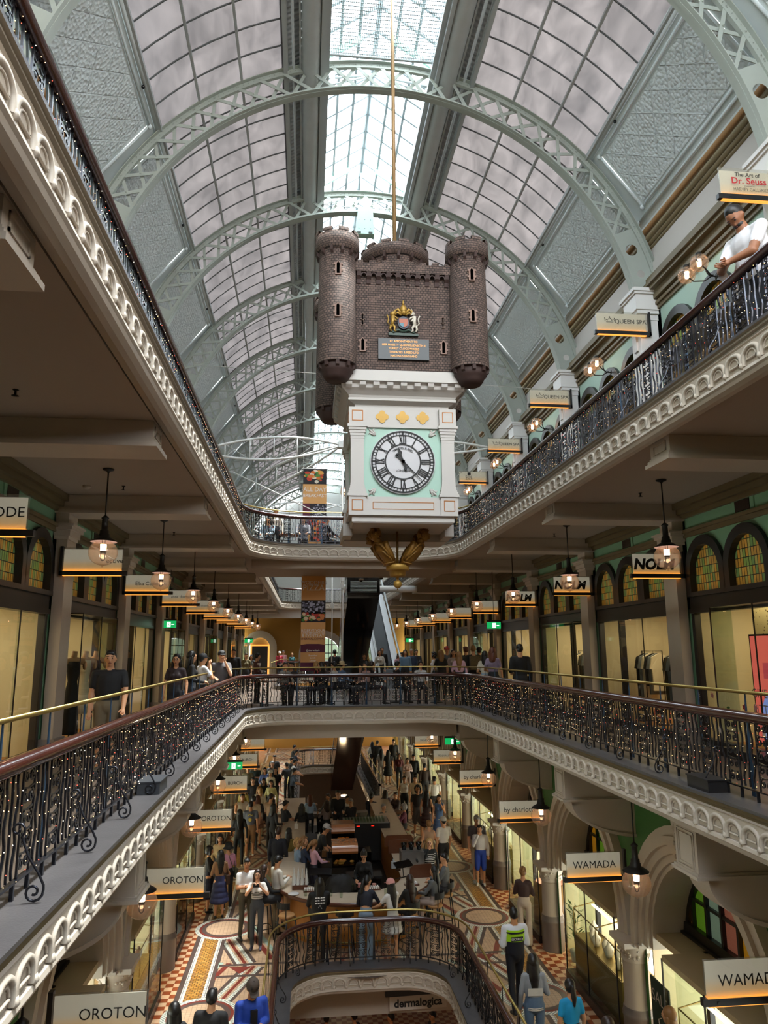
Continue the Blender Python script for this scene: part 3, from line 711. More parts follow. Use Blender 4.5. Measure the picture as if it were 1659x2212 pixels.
# ================================================================== roof
def ribbed():
    m = pbr('ribbed_soffit', '#cfd3d3', 0.6); n = m.node_tree.nodes; l = m.node_tree.links; tc = n.new('ShaderNodeTexCoord'); wv = n.new('ShaderNodeTexWave'); wv.bands_direction = 'Y'; wv.inputs['Scale'].default_value = 2.6
    bp = n.new('ShaderNodeBump'); bp.inputs['Distance'].default_value = 0.03; l.new(tc.outputs['Object'], wv.inputs[0]); l.new(wv.outputs['Fac'], bp.inputs['Height']); l.new(bp.outputs[0], n['Principled BSDF'].inputs['Normal']); return m
ZC, RO, RI = 7.83, 5.87, 5.27
def cp(Rr, a, y=0.0, s=1): return (CX+s*Rr*math.cos(a), y, ZC+Rr*math.sin(a))
def arch_thing():
    t = thing('roof_arch', 'sage green riveted lattice arch', 'roof arch', (0, 0, 0), group='lattice arches of the barrel roof')
    A0 = R(9.5); n = 72
    for (Ra, nm) in ((RO-0.05, 'outer_chord'), (RI+0.03, 'inner_chord')):
        b = MB(); pts = [cp(Ra, A0+(PI-2*A0)*i/n) for i in range(n+1)]
        for i in range(n):
            a1, a2 = A0+(PI-2*A0)*i/n, A0+(PI-2*A0)*(i+1)/n
            for (ra, rb, h) in (((Ra+0.045, Ra+0.06, 0.11) if nm[0] == 'o' else (Ra-0.045, Ra-0.03, 0.11)), (Ra-0.05, Ra+0.05, 0.035)):
                q = []
                for (rr, yy) in ((ra, -h), (rb, -h), (rb, h), (ra, h)):
                    q += [cp(rr, a1, yy), cp(rr, a2, yy)]
                b.add(q, [(0, 1, 3, 2), (2, 3, 5, 4), (4, 5, 7, 6), (6, 7, 1, 0)])
        for i in range(0, n*2):
            a = A0+(PI-2*A0)*(i+0.5)/(n*2)
            for yy in (-0.042, ): b.octa(cp(Ra, a, yy), 0.013)
        b.build(nm, STEELG, t)
    # lattice
    a_s, m = R(25), 26; b = MB()
    for i in range(m):
        a1 = a_s+(PI-2*a_s)*i/m; a2 = a_s+(PI-2*a_s)*(i+1)/m
        for (p, q, yy) in ((cp(RI+0.03, a1), cp(RO-0.05, a2), -0.03), (cp(RO-0.05, a1), cp(RI+0.03, a2), 0.03)):
            p = Vector((p[0], yy, p[2])); q = Vector((q[0], yy, q[2])); d = (q-p).normalized(); e = Vector((-d.z, 0, d.x))*0.034
            b.prism([p-e, q-e, q+e, p+e], (0, 0.014, 0))
        mid = cp((RI+RO)/2-0.01, (a1+a2)/2, -0.04); b.octa(mid, 0.02)
        b.octa(cp(RI+0.03, a1, -0.05), 0.016); b.octa(cp(RO-0.05, a1, -0.05), 0.016)
    b.build('lattice', STEELG, t)
    for s in (1, -1):   # foot plates with round holes
        b = MB(); holes = [(R(20.5), 0.155), (R(14.8), 0.10), (R(11.0), 0.06)]; a_lo, a_hi = R(9.2), R(25)
        segs = [(R(9.2), R(9.9), 0), (R(9.9), R(12.1), holes[2]), (R(12.1), R(13.1), 0), (R(13.1), R(16.5), holes[1]), (R(16.5), R(18.0), 0), (R(18.0), R(23.0), holes[0]), (R(23.0), R(25), 0)]
        for (aa, ab, h) in segs:
            if not h:
                b.poly([cp(RI, aa, 0, s), cp(RO-0.04, aa, 0, s), cp(RO-0.04, ab, 0, s), cp(RI, ab, 0, s)])
            else:
                cc = Vector(cp((RI+RO)/2-0.02, (aa+ab)/2, 0, s)); N_ = 16; rim = [cc+Vector((math.cos(2*PI*j/N_), 0, math.sin(2*PI*j/N_)))*h[1]*0.82 for j in range(N_)]
                cor = [Vector(cp(RI, aa, 0, s)), Vector(cp(RO-0.04, aa, 0, s)), Vector(cp(RO-0.04, ab, 0, s)), Vector(cp(RI, ab, 0, s))]
                def edge(j):
                    d = Vector((math.cos(2*PI*j/N_), 0, math.sin(2*PI*j/N_))); best = None
                    for e in range(4):
                        p, q = cor[e], cor[(e+1) % 4]; v = q-p; w2 = p-cc; den = d.x*v.z-d.z*v.x
                        if abs(den) < 1e-9: continue
                        tt = (w2.x*v.z-w2.z*v.x)/den; uu = (w2.x*d.z-w2.z*d.x)/den
                        if tt > 0 and -1e-6 <= uu <= 1+1e-6 and (best is None or tt < best): best = tt
                    return cc+d*(best or h[1])
                ed = [edge(j) for j in range(N_)]
                for j in range(N_): b.quad(rim[j], ed[j], ed[(j+1) % N_], rim[(j+1) % N_])
                for c_ in cor:
                    j = min(range(N_), key=lambda q: (ed[q]-c_).length); b.poly([ed[j], c_, ed[(j+1) % N_]]); b.poly([ed[j-1], c_, ed[j]])
        b.build('foot_plate', STEELG, t)
    return t
ARCH_Y = [BAY*k for k in range(1, 13)]
a0 = arch_thing(); a0.location = (0, ARCH_Y[0], 0); a0['label'] = 'sage green riveted lattice arch of the barrel roof, nearest to the viewer'
for i, y in enumerate(ARCH_Y[1:]):
    dup(a0, (0, y, 0), label='sage green riveted lattice arch of the barrel roof, %s%s' % (ORD[i+1], ', just behind the clock' if i == 2 else ''))
# per bay, per side: cove panel of stamped tin, mouldings, glazing with bars, grey strip, wires
U0, Z0_ = 5.50, 10.40; U1, Z1_ = 4.40, 11.83      # cove panel feet and head
GT = math.acos(1.95/5.98)                         # glazing runs on a circle just outside the arches
GB = math.atan2(Z1_-ZC, U1); RG = math.hypot(U1, Z1_-ZC)
for s in (-1, 1):
    for k in range(0, 12):
        ya, yb = BAY*k, BAY*(k+1); X = lambda u: X_(s, u)
        # cove
        t = thing('cove_panel', 'blue grey stamped tin cove panel, %s bay on the %s' % (ORD[k], SIDE[s]), 'ceiling panel', (X(U0), (ya+yb)/2, Z0_), group='stamped tin cove panels')
        def P3(f, y, o=0.0):   # point on the slope, o metres off towards the room
            ux = U0+(U1-U0)*f; zx = Z0_+(Z1_-Z0_)*f; L = math.hypot(U1-U0, Z1_-Z0_); nx, nz = -(Z1_-Z0_)/L, (U1-U0)/L
            return (X(ux+nx*o)-X(U0), y-(ya+yb)/2, zx+nz*o-Z0_)
        b = MB(); L = math.hypot(U1-U0, Z1_-Z0_); ia, ib = ya+0.42, yb-0.42
        b.quad(P3(0.16, ia, 0.012), P3(0.16, ib, 0.012), P3(0.84, ib, 0.012), P3(0.84, ia, 0.012), uv=[(ia, 0), (ib, 0), (ib, L*0.68), (ia, L*0.68)])
        b.build('tin_sheet', TIN, t)
        b = MB(); b.quad(P3(-0.05, ya), P3(-0.05, yb), P3(1.0, yb), P3(1.0, ya))
        def bar(p, q, r_=0.03): b.tube([p, q], r_, 6)
        for (f, g) in ((0.12, 0.88),):
            bar(P3(f, ia-0.1, 0.02), P3(f, ib+0.1, 0.02)); bar(P3(g, ia-0.1, 0.02), P3(g, ib+0.1, 0.02))
            bar(P3(f, ia-0.1, 0.02), P3(g, ia-0.1, 0.02)); bar(P3(f, ib+0.1, 0.02), P3(g, ib+0.1, 0.02))
        for (f, r_) in ((0.97, 0.05), (1.02, 0.035), (0.04, 0.03)): bar(P3(f, ya, 0.03), P3(f, yb, 0.03), r_)
        for (f, yy) in ((0.12, ia-0.1), (0.12, ib+0.1), (0.88, ia-0.1), (0.88, ib+0.1)): b.sphere(P3(f, yy, 0.04), 0.05, 8)
        b.build('frame', BLUECV, t)
        b = MB(); b.sphere(P3(0.93, (ya+yb)/2+0.9, 0.07), 0.035, 8); b.build('camera_eye', BLACKG, t)
        # glazing
        g = MB(); n = 10
        for i in range(n):
            a1, a2 = GB+(GT-GB)*i/n, GB+(GT-GB)*(i+1)/n
            g.quad(cp(RG, a1, ya, s), cp(RG, a1, yb, s), cp(RG, a2, yb, s), cp(RG, a2, ya, s))
        struct(g.build('window_1', [GLAZE]))
        g = MB()
        for f in (0.0, 0.34, 0.67, 1.0):
            a = GB+(GT-GB)*f; g.tube([cp(RG-0.06, a, ya, s), cp(RG-0.06, a, yb, s)], 0.035 if f in (0.34, 0.67) else 0.05, 4, sm=False)
        nb = 7
        for j in range(nb+1):
            yy = ya+BAY*j/nb
            g.tube([cp(RG-0.02, GB+(GT-GB)*q/8, yy, s) for q in range(9)], 0.016, 4, sm=False, caps=False, mi=1)
        struct(g.build('trim_2', [GREYST, pbr('glazing_bar', '#5d6061', 0.6) if 'glazing_bar' not in MATS else MATS['glazing_bar']]))
    # grey service strip beside the lantern
    g = MB(); X = lambda u: X_(s, u)
    zz = cp(RG, GT, 0, s)[2]
    for k in range(0, 13*8):
        y = k*BAY/8*0.98
    NY = int((YEND+3)/0.06)
    vs = []; fs = []
    prof = [(2.02, zz-0.02), (1.62, zz+0.24)]
    for i in range(2): vs += [(X(prof[i][0]), -2.0, prof[i][1]), (X(prof[i][0]), YEND+3, prof[i][1])]
    g.add(vs, [(0, 1, 3, 2)])
    g.box(X(1.90), X(1.98), -2, YEND+3, zz-0.16, zz+0.02, 1); g.box(X(1.62), X(1.66), -2, YEND+3, zz-0.02, zz+0.22, 1); g.tube([(X(1.78), -2, zz-0.02), (X(1.78), YEND+3, zz-0.02)], 0.03, 6, mi=1)
    struct(g.build('ceiling', [ribbed() if 'ribbed_soffit' not in MATS else MATS['ribbed_soffit'], GREYST]))
    d_ = thing('air_duct', 'long ribbed grey air duct beside the roof lantern on the %s' % SIDE[s], 'duct', (X(1.42), 25, zz+0.05), group='ribbed ducts under the lantern')
    g = MB(); pts = []; rs = []
    y = -27.0
    while y < 31: pts += [(0, y, 0), (0, y+0.10, 0)]; rs += [0.21, 0.195]; y += 0.2
    g.tube(pts, rs, 14); g.build('tube', DUCT, d_)
    # lantern kerb
    g = MB(); g.box(X(1.15), X(1.23), -2, YEND+3, zz-0.1, zz+0.75); g.box(X(1.05), X(1.15), -2, YEND+3, zz+0.0, zz+0.06); struct(g.build('trim_3', [GREYST]))
    # brown rail, cornice and white wall below the cove
    g = MB()
    g.add([(X(5.52), -2, 10.42), (X(5.62), -2, 10.0), (X(5.62), YEND+3, 10.0), (X(5.52), YEND+3, 10.42)], [(0, 1, 2, 3)], 0)
    g.tube([(X(5.53), -2, 10.2), (X(5.53), YEND+3, 10.2)], 0.062, 8, mi=1)
    for (z, e, r_) in ((9.98, 0.10, 0.06), (9.90, 0.04, 0.05), (9.83, 0.0, 0.035)): g.tube([(X(5.62-e), -2, z), (X(5.62-e), YEND+3, z)], r_, 6, mi=2)
    g.box(X(5.62), X(5.9), -2, YEND+3, 8.85, 10.45, 3)
    for (za, zb, e) in ((8.42, 8.55, 0.10), (8.55, 8.72, 0.18), (8.72, 8.80, 0.28), (8.80, 8.86, 0.33), (8.34, 8.42, 0.06)): g.box(X(5.62-e), X(5.75), -2, YEND+3, za, zb, 2)
    struct(g.build('wall_%s' % SIDE[s], [BLUECV, BROWNR, OLIVE, WHITEW]))
# lantern: clear gabled glass roof along the ridge
zl = cp(RG, GT, 0)[2]+0.72; zr = zl+0.85
g = MB()
for s in (-1, 1): g.quad((X_(s, 1.2), -2, zl), (X_(s, 1.2), YEND+3, zl), (CX, YEND+3, zr), (CX, -2, zr))
struct(g.build('window_2', [LGLASS]))
g = MB()
g.tube([(CX, -2, zr), (CX, YEND+3, zr)], 0.07, 6)
for s in (-1, 1):
    for f in (0.33, 0.66): g.tube([(X_(s, 1.2*(1-f)), -2, zl+(zr-zl)*f-0.03), (X_(s, 1.2*(1-f)), YEND+3, zl+(zr-zl)*f-0.03)], 0.04, 4, sm=False)
    g.tube([(X_(s, 1.2), -2, zl), (X_(s, 1.2), YEND+3, zl)], 0.05, 4, sm=False)
    y = -2
    while y < YEND+3:
        g.tube([(X_(s, 1.2), y, zl), (CX, y, zr)], 0.038, 4, sm=False, caps=False); y += BAY/7
struct(g.build('trim_3', [pbr('lantern_bar', '#7c8688', 0.5)]))
for i in range(0, 13):   # mint gable frames and tie rods in the lantern over every arch
    y = BAY*i+0.3
    t = thing('lantern_truss', 'slim white tie frame with mint gable plates inside the glass lantern, %s' % ORD[min(i, 12)], 'roof truss', (CX, y, zl), group='lantern tie frames')
    b = MB()
    for s in (-1, 1):
        b.prism([(s*1.12, 0, 0.0), (s*0.35, 0, 0.54), (s*0.35, 0, 0.38), (s*1.12, 0, -0.14)], (0, 0.05, 0))
    b.build('gable_plate', pbr('pale_mint', '#9cc4b4', 0.5) if 'pale_mint' not in MATS else MATS['pale_mint'], t)
    b = MB()
    for s in (-1, 1):
        b.tube([(s*1.15, 0.6, -0.3), (0, 0.6, 0.1)], 0.022, 5); b.tube([(s*1.15, 0.6, -0.1), (0, 0.6, 0.1)], 0.03, 5)
        b.box(s*0.95-0.05, s*0.95+0.05, 0.5, 0.56, -0.3, 0.1)
    b.tube([(-1.15, 0.6, -0.3), (1.15, 0.6, -0.3)], 0.014, 5); b.tube([(0, 0.6, 0.1), (0, 0.6, 0.8)], 0.018, 5)
    b.build('tie_rods', GREYST, t)
# mesh screen hung under the near end of the lantern
t = thing('mesh_screen', 'fine wire mesh screen stretched across the near end of the glass lantern', 'screen', (CX, 8.0, 13.62))
b = MB(); x0, x1, y0, y1 = -1.16, 1.16, -6.0, 4.75
for i in range(int((x1-x0)/0.035)): b.box(x0+i*0.035, x0+i*0.035+0.010, y0, y1, 0, 0.004)
j = y0
while j < y1: b.box(x0, x1, j, j+0.016, -0.003, 0.003); j += 0.085
b.build('wire_mesh', pbr('mesh_wire', '#b9c8cc', 0.4, metal=0.5), t)
b = MB(); b.box(x0, x1, y1, y1+0.05, -0.03, 0.03); b.box(x0-0.03, x0, y0, y1, -0.04, 0.02); b.box(x1, x1+0.03, y0, y1, -0.04, 0.02); b.box(x0, x1, -0.6, -0.56, -0.02, 0.02); b.build('frame', GREYST, t)
# far gable of the roof and middle/ground end walls
g = MB(); n = 24
g.poly([(CX+5.9, YEND, ZB), (CX+5.9, YEND, ZC+1.2)] + [cp(RG+0.1, R(12)+(PI-R(24))*i/n, YEND) for i in range(n+1)] + [(CX-5.9, YEND, ZC+1.2), (CX-5.9, YEND, ZB)])
struct(g.build('wall_far', [CONC]))
g = MB(); A = []
wall_with_arches(g, 0, -5.9, 5.9, ZA, ZB-0.25, [(-0.15, ZA+1.4, 1.25, 1.25, ZA), (-4.6, ZA+1.9, 0.75, 0.75, ZA)])
g.xf(Matrix(((0, 1, 0, CX), (1, 0, 0, YEND-0.02), (0, 0, 1, 0), (0, 0, 0, 1)))); g.box(CX-6, CX+6, YEND, YEND+0.1, ZG, ZA-0.3)
struct(g.build('wall_far', [YELLOWW]))
for (xc, z0, rr, nm, lab) in ((-0.15, 1.4, 1.25, 'arched_window', 'tall round-headed window with daylight at the far end of the middle gallery'), (-4.6, 1.9, 0.75, 'arched_doorway', 'small lit round-headed doorway at the far left of the middle gallery')):
    t = thing(nm, lab, 'window' if 'window' in nm else 'doorway', (CX+xc, YEND-0.1, 0))
    b = MB()
    for (ra, rb, ya) in ((rr+0.45, rr+0.3, -0.16), (rr+0.3, rr+0.12, -0.10), (rr+0.12, rr-0.04, -0.04)):
        o = arch_pts(0, z0, ra, ra, 18, 0.0); i_ = arch_pts(0, z0, rb, rb, 18, 0.0); bb = MB(); band(bb, o, i_, ya, 0.12); bb.xf(Matrix(((0, 1, 0, 0), (1, 0, 0, 0), (0, 0, 1, 0), (0, 0, 0, 1)))); b.join(bb)
    b.build('archivolt', CREAM2, t)
    if 'window' in nm:
        b = MB(); o = arch_pts(0, z0, rr-0.04, rr-0.04, 18, 0.9); b.poly([(p[0], 0.3, p[1]) for p in o]); b.build('daylit_glass', emis('daylit_garden_glass', '#b9d4b0', 0.9), t)
        b = MB()
        for x in (-0.42, 0.42): b.box(x-0.03, x+0.03, 0.2, 0.28, 0.9, z0+1.15)
        for z in (0.9, 1.5, 2.1): b.box(-1.2, 1.2, 0.2, 0.28, z-0.03, z+0.03)
        b.box(-1.2, 1.2, 0.1, 0.3, 0, 0.9); b.build('frame', DARKW, t)
    else:
        b = MB(); b.box(-0.7, 0.7, 0.3, 0.32, 0, 2.9); b.build('back_panel', YELLOWW, t)
        b = MB(); b.box(-0.56, 0.56, 0.2, 0.25, 0, 2.02); b.build('door', DARKW, t)
        b = MB(); b.box(-0.66, -0.56, 0.22, 0.26, 0, 2.1); b.box(0.56, 0.66, 0.22, 0.26, 0, 2.1); b.box(-0.66, 0.66, 0.22, 0.26, 2.02, 2.12); b.build('glow_strip', LEDW, t)
# ================================================================== ground floor arcade
UC = 4.32
def ground_bay(s, k):
    """arched arcade bay: green wall, stepped cream archivolt, bold coloured lunette, glass vitrine below"""
    y0, y1 = BAY*k, BAY*(k+1); ym = (y0+y1)/2; X = lambda du: X_(s, UC+du); z0 = -3.15
    b = MB(); wall_with_arches(b, X(0.05), y0, y1, ZG, ZA-0.34, [(ym, z0, 1.86, 1.98, ZG)])
    struct(b.build('wall_%s' % SIDE[s], [GREENG]))
    t = thing('arcade_arch', 'cream stepped arcade arch with a coloured lunette, %s bay on the %s' % (ORD[k-1], SIDE[s]), 'arch', (X(0), ym, ZG), group='ground floor arcade arches')
    loc = lambda bb: bb.xf(Matrix.Translation((-X(0), -ym, -ZG)))
    b = MB()
    for (ra, rb, xa, xb) in ((2.12, 1.98, -0.10, 0.1), (1.98, 1.86, -0.16, 0.1), (1.86, 1.74, -0.08, 0.2), (1.74, 1.64, -0.02, 0.3), (1.64, 1.58, 0.04, 0.75)):
        band(b, arch_pts(ym, z0, ra, ra*1.05, 22, z0), arch_pts(ym, z0, rb, rb*1.05, 22, z0), X(xa), X(xb))
    for yy in (y0+0.28, y1-0.28):
        for (e, xa) in ((0.13, -0.12), (0.07, -0.17)): b.box(X(xa), X(0.3), yy-e, yy+e, -4.95 if False else -3.2, z0)
    loc(b).build('archivolt', CREAM2, t)
    b = MB(); b.prism([(X(-0.24), ym-0.13, -0.75), (X(-0.24), ym+0.13, -0.75), (X(-0.16), ym+0.09, -1.42), (X(-0.16), ym-0.09, -1.42)], (s*0.3, 0, 0))
    for i in range(9): b.sphere((X(-0.24), ym+random.uniform(-.07, .07), -0.82-0.06*i), 0.035, 6)
    loc(b).build('keystone', CREAM2, t)
    b = MB(); band(b, arch_pts(ym, z0, 1.62, 1.70, 22, -2.72+0*z0), arch_pts(ym, z0, 1.50, 1.58, 22, -2.72), X(0.60), X(0.74))
    for (za, zb, e) in ((-2.86, -2.72, 0.05), (-2.92, -2.86, 0.10), (-3.0, -2.92, 0.16)): b.box(X(0.62-e), X(0.8), ym-1.58, ym+1.58, za, zb)
    for j in range(-3, 4):
        yy = ym+j*0.43; zt = z0+1.60*math.sqrt(max(0, 1-(j*0.43/1.52)**2)); b.box(X(0.60), X(0.72), yy-0.028, yy+0.028, -2.72, zt)
    for zz in (-2.30, -1.86):
        hw = 1.52*math.sqrt(max(0, 1-((zz-z0)/1.62)**2)); b.box(X(0.61), X(0.71), ym-hw, ym+hw, zz-0.022, zz+0.022)
    loc(b).build('lunette_frame', DARKW, t)
    cols = ['#d59a1e', '#b5776a', '#8fae9c', '#6fae2c', '#d59a1e', '#b5776a', '#93b0a0', '#d59a1e']
    b = MB(); rnd = random.Random(k*7+s)
    ms = [STG[c] for c in range(4)]
    for j in range(8):
        ya, yb = ym+(j-4)*0.43, ym+(j-3)*0.43; ya = max(ya, ym-1.5); yb = min(yb, ym+1.5)
        for (za, zb) in ((-2.72, -2.30), (-2.30, -1.86), (-1.86, -1.4)):
            zm = lambda y: z0+1.60*math.sqrt(max(0, 1-((y-ym)/1.52)**2))
            ta, tb = min(zb, zm(ya)), min(zb, zm(yb))
            if max(ta, tb) <= za+0.03: continue
            b.quad((X(0.66), ya, za), (X(0.66), yb, za), (X(0.66), yb, max(tb, za+0.01)), (X(0.66), ya, max(ta, za+0.01)), mi=(j*5+int(za*10)*3+k) % 4, uv=[(ya, za), (yb, za), (yb, tb), (ya, ta)])
    loc(b).build('coloured_glass', ms, t)
    # shop room and vitrine
    b = MB(); d = 3.2
    b.quad((X(d), y0, ZG), (X(d), y1, ZG), (X(d), y1, -2.9), (X(d), y0, -2.9), 0); b.quad((X(0.75), y0, -2.9), (X(d), y0, -2.9), (X(d), y1, -2.9), (X(0.75), y1, -2.9), 0)
    for yy in (y0+0.02, y1-0.02): b.quad((X(0.3), yy, ZG), (X(d), yy, ZG), (X(d), yy, -2.9), (X(0.3), yy, -2.9), 0)
    struct(b.build('wall_shop', [TILEW]))
    v = thing('glass_vitrine', 'tall glass shop vitrine of the ground floor, %s bay on the %s' % (ORD[k-1], SIDE[s]), 'display window', (X(0), ym, ZG), group='ground floor vitrines')
    gx = -0.22; ya, yb = y0+0.34, y1-0.34
    b = MB(); b.box(X(gx-0.03), X(0.5), ya, ym+0.75, ZG, ZG+0.16); loc(b).build('plinth', DARKB, v)
    b = MB(); b.box(X(gx), X(0.62), ya, ym+0.75, -2.98, -2.90); b.box(X(0.1), X(0.62), ym+0.75, yb, -3.0, -2.9); loc(b).build('head', pbr('bronze_head', '#b5a482', 0.5) if 'bronze_head' not in MATS else MATS['bronze_head'], v)
    b = MB()
    b.quad((X(gx), ya, ZG+0.16), (X(gx), ym+0.75, ZG+0.16), (X(gx), ym+0.75, -2.98), (X(gx), ya, -2.98))
    for yy in (ya, ym+0.75): b.quad((X(gx), yy, ZG+0.16), (X(0.5), yy, ZG+0.16), (X(0.5), yy, -2.98), (X(gx), yy, -2.98))
    b.quad((X(0.5), ym+0.75, ZG), (X(0.5), yb, ZG), (X(0.5), yb, -3), (X(0.5), ym+0.75, -3)); loc(b).build('glass', GLASS, v)
    for yy in (ya, ym-0.45, ym+0.75): b = MB(); b.box(X(gx)-0.01, X(gx)+0.01, yy-0.011, yy+0.011, ZG+0.1, -2.95); loc(b).build('edge_trim', DARKW, v)
    b = MB(); b.box(X(0.46), X(0.54), ym+0.70, ym+0.80, ZG, -2.9); loc(b).build('door_post', DARKW, v)
    li = bpy.data.lights.new('arcade_light', 'AREA'); li.shape = 'RECTANGLE'; li.size = 2.0; li.size_y = 2.8; li.energy = 120 if s > 0 else 70; li.color = (1.0, 0.79, 0.50)
    L = thing('ceiling_downlights', 'row of warm downlights in the ground floor shop, %s on the %s' % (ORD[k-1], SIDE[s]), 'ceiling light', (X(1.8), ym, -2.94), group='arcade shop downlights')
    lo = bpy.data.objects.new('arcade_light', li); COL.objects.link(lo); lo.parent = L; lo.location = (0, 0, -0.03)
    b = MB()
    for q in range(4): b.lathe([(0, 0), (0.07, 0), (0.07, 0.015)], (-s*0.7, -1.4+q*0.93, 0), 10)
    b.build('lens', LEDS, L)
def gl_(name, c):
    m = pbr(name, c, 0.3, bump=0.6, bscale=90); n = m.node_tree.nodes; b = n['Principled BSDF']; b.inputs['Emission Color'].default_value = hx(c); b.inputs['Emission Strength'].default_value = 0.13; return m  # weak emission stands in for light coming through the panes
STG = [gl_('amber_cathedral_glass', '#d59a1e'), gl_('rose_cathedral_glass', '#b5705e'), gl_('sea_cathedral_glass', '#8fae9c'), gl_('lime_cathedral_glass', '#76b02c')]
def ground_column(s, k):
    t = thing('arcade_column', 'round cream column with carved capital, %s on the ground floor %s side' % (ORD[k-1], SIDE[s]), 'column', (X_(s, UC-0.02), BAY*k, ZG), group='ground floor columns')
    b = MB(); b.lathe([(0.235, 0.72), (0.22, 0.80), (0.215, 1.45)], n=22); b.build('shaft', CREAM, t)
    b = MB(); b.lathe([(0.25, 0), (0.25, 0.58), (0.262, 0.60), (0.262, 0.64), (0.24, 0.68), (0.245, 0.72), (0.235, 0.74)], n=22); b.build('base', pbr('column_base', '#6f6660', 0.4) if 'column_base' not in MATS else MATS['column_base'], t)
    b = MB(); b.lathe([(0.215, 1.44), (0.235, 1.46), (0.225, 1.49), (0.235, 1.54), (0.28, 1.66), (0.30, 1.70), (0.31, 1.72)], n=22)
    rnd = random.Random(k)
    for i in range(44):
        a = rnd.uniform(0, 2*PI); q = rnd.uniform(0, 1); b.sphere((math.cos(a)*(0.225+0.05*q), math.sin(a)*(0.225+0.05*q), 1.50+q*0.17), rnd.uniform(0.018, 0.032), 6)
    b.box(-0.31, 0.31, -0.31, 0.31, 1.72, 1.80); b.build('capital', CREAM2, t)
for s in (-1, 1):
    for k in range(1, 11): ground_bay(s, k); ground_column(s, k)

# ================================================================== pendant lamps
def pendant(rod):
    t = thing('pendant_lamp', 'x', 'pendant lamp', (0, 0, 0))
    b = MB(); b.tube([(0, 0, 0.50), (0, 0, 0.50+rod)], 0.011, 6); b.build('rod', IRONM, t)
    b = MB(); b.lathe([(0.0, 0.50+rod), (0.085, 0.50+rod), (0.075, 0.485+rod), (0.03, 0.47+rod), (0.015, 0.45+rod)], n=14); b.build('ceiling_rose', IRONM, t)
    b = MB(); b.lathe([(0.004, 0.53), (0.03, 0.51), (0.055, 0.485), (0.055, 0.475), (0.042, 0.465), (0.046, 0.30), (0.062, 0.295), (0.066, 0.245), (0.075, 0.24), (0.078, 0.20), (0.10, 0.19), (0.185, 0.135), (0.188, 0.128)], n=24); b.build('cap', IRONM, t)
    b = MB(); b.lathe([(0.186, 0.127), (0.06, 0.15), (0.0, 0.15)], n=24); b.build('reflector', SHADEIN, t)
    b = MB(); pr = [(0.205*math.sin(a), -0.03-0.19*math.cos(a)*1.0) for a in [PI*i/16 for i in range(0, 14)]]; b.lathe(pr, n=28)
    b.lathe([(0.0, -0.245), (0.012, -0.24), (0.015, -0.22)], n=8); b.build('globe', GLOBE, t)
    b = MB(); b.lathe([(0.0, 0.0), (0.042, 0.0), (0.045, 0.09), (0.0, 0.09)], n=12); b.build('mantle', MANTLE, t)
    b = MB(); b.tube([(0.02, 0, 0.09), (0.02, 0, 0.15)], 0.005, 4); b.tube([(-0.02, 0, 0.09), (-0.02, 0, 0.15)], 0.005, 4); b.lathe([(0.042, -0.03), (0.047, -0.005), (0.0, 0.0)], n=10)
    b.tube([(-0.03, 0, -0.03)]+[(-0.03*math.cos(a), 0, -0.10-0.05*math.sin(a)) for a in [PI*i/6 for i in range(7)]]+[(0.03, 0, -0.03)], 0.006, 5); b.build('burner', IRONM, t)
    return t
def lamp_light(parent, e=None):
    li = bpy.data.lights.new('lamp_light', 'POINT'); li.energy = e or LAMP; li.color = (1.0, 0.66, 0.42); li.shadow_soft_size = 0.05
    lo = bpy.data.objects.new('lamp_light', li); COL.objects.link(lo); lo.parent = parent; lo.location = (0, 0, 0.045)
lampA = pendant(0.72); lampG = pendant(0.77)
firstA = firstG = True
for s, u in ((-1, 4.33), (1, 4.31)):
    for k in range(1, 11):
        lab = 'clear globe pendant lamp of the middle gallery, %s in the %s row' % (ORD[k-1], SIDE[s])
        o = lampA if firstA else dup(lampA); firstA = False
        o.location = (X_(s, u), BAY*(k+0.5), 3.15); o['label'] = lab; o['group'] = 'globe pendants of the middle gallery'
        if k < 7: lamp_light(o)
for s, u in ((-1, 3.52), (1, 3.45)):
    for k in range(1, 10):
        lab = 'clear globe pendant lamp over the ground floor, %s in the %s row' % (ORD[k-1], SIDE[s])
        o = lampG if firstG else dup(lampG); firstG = False
        o.location = (X_(s, u), BAY*(k+0.5), -1.61); o['label'] = lab; o['group'] = 'globe pendants of the ground floor'
        if k < 7: lamp_light(o)
# one more pendant glimpsed beyond the clock, top gallery level
o = dup(lampA, at_y(745, 1062, 30)); b = MB(); b.tube([(0, 0, 1.1), (0, 0, 4.9)], 0.008, 5); b.build('cord', IRONM, o); o['label'] = 'clear globe pendant lamp hanging beside the clock over the far top gallery'; o['group'] = 'globe pendants of the middle gallery'
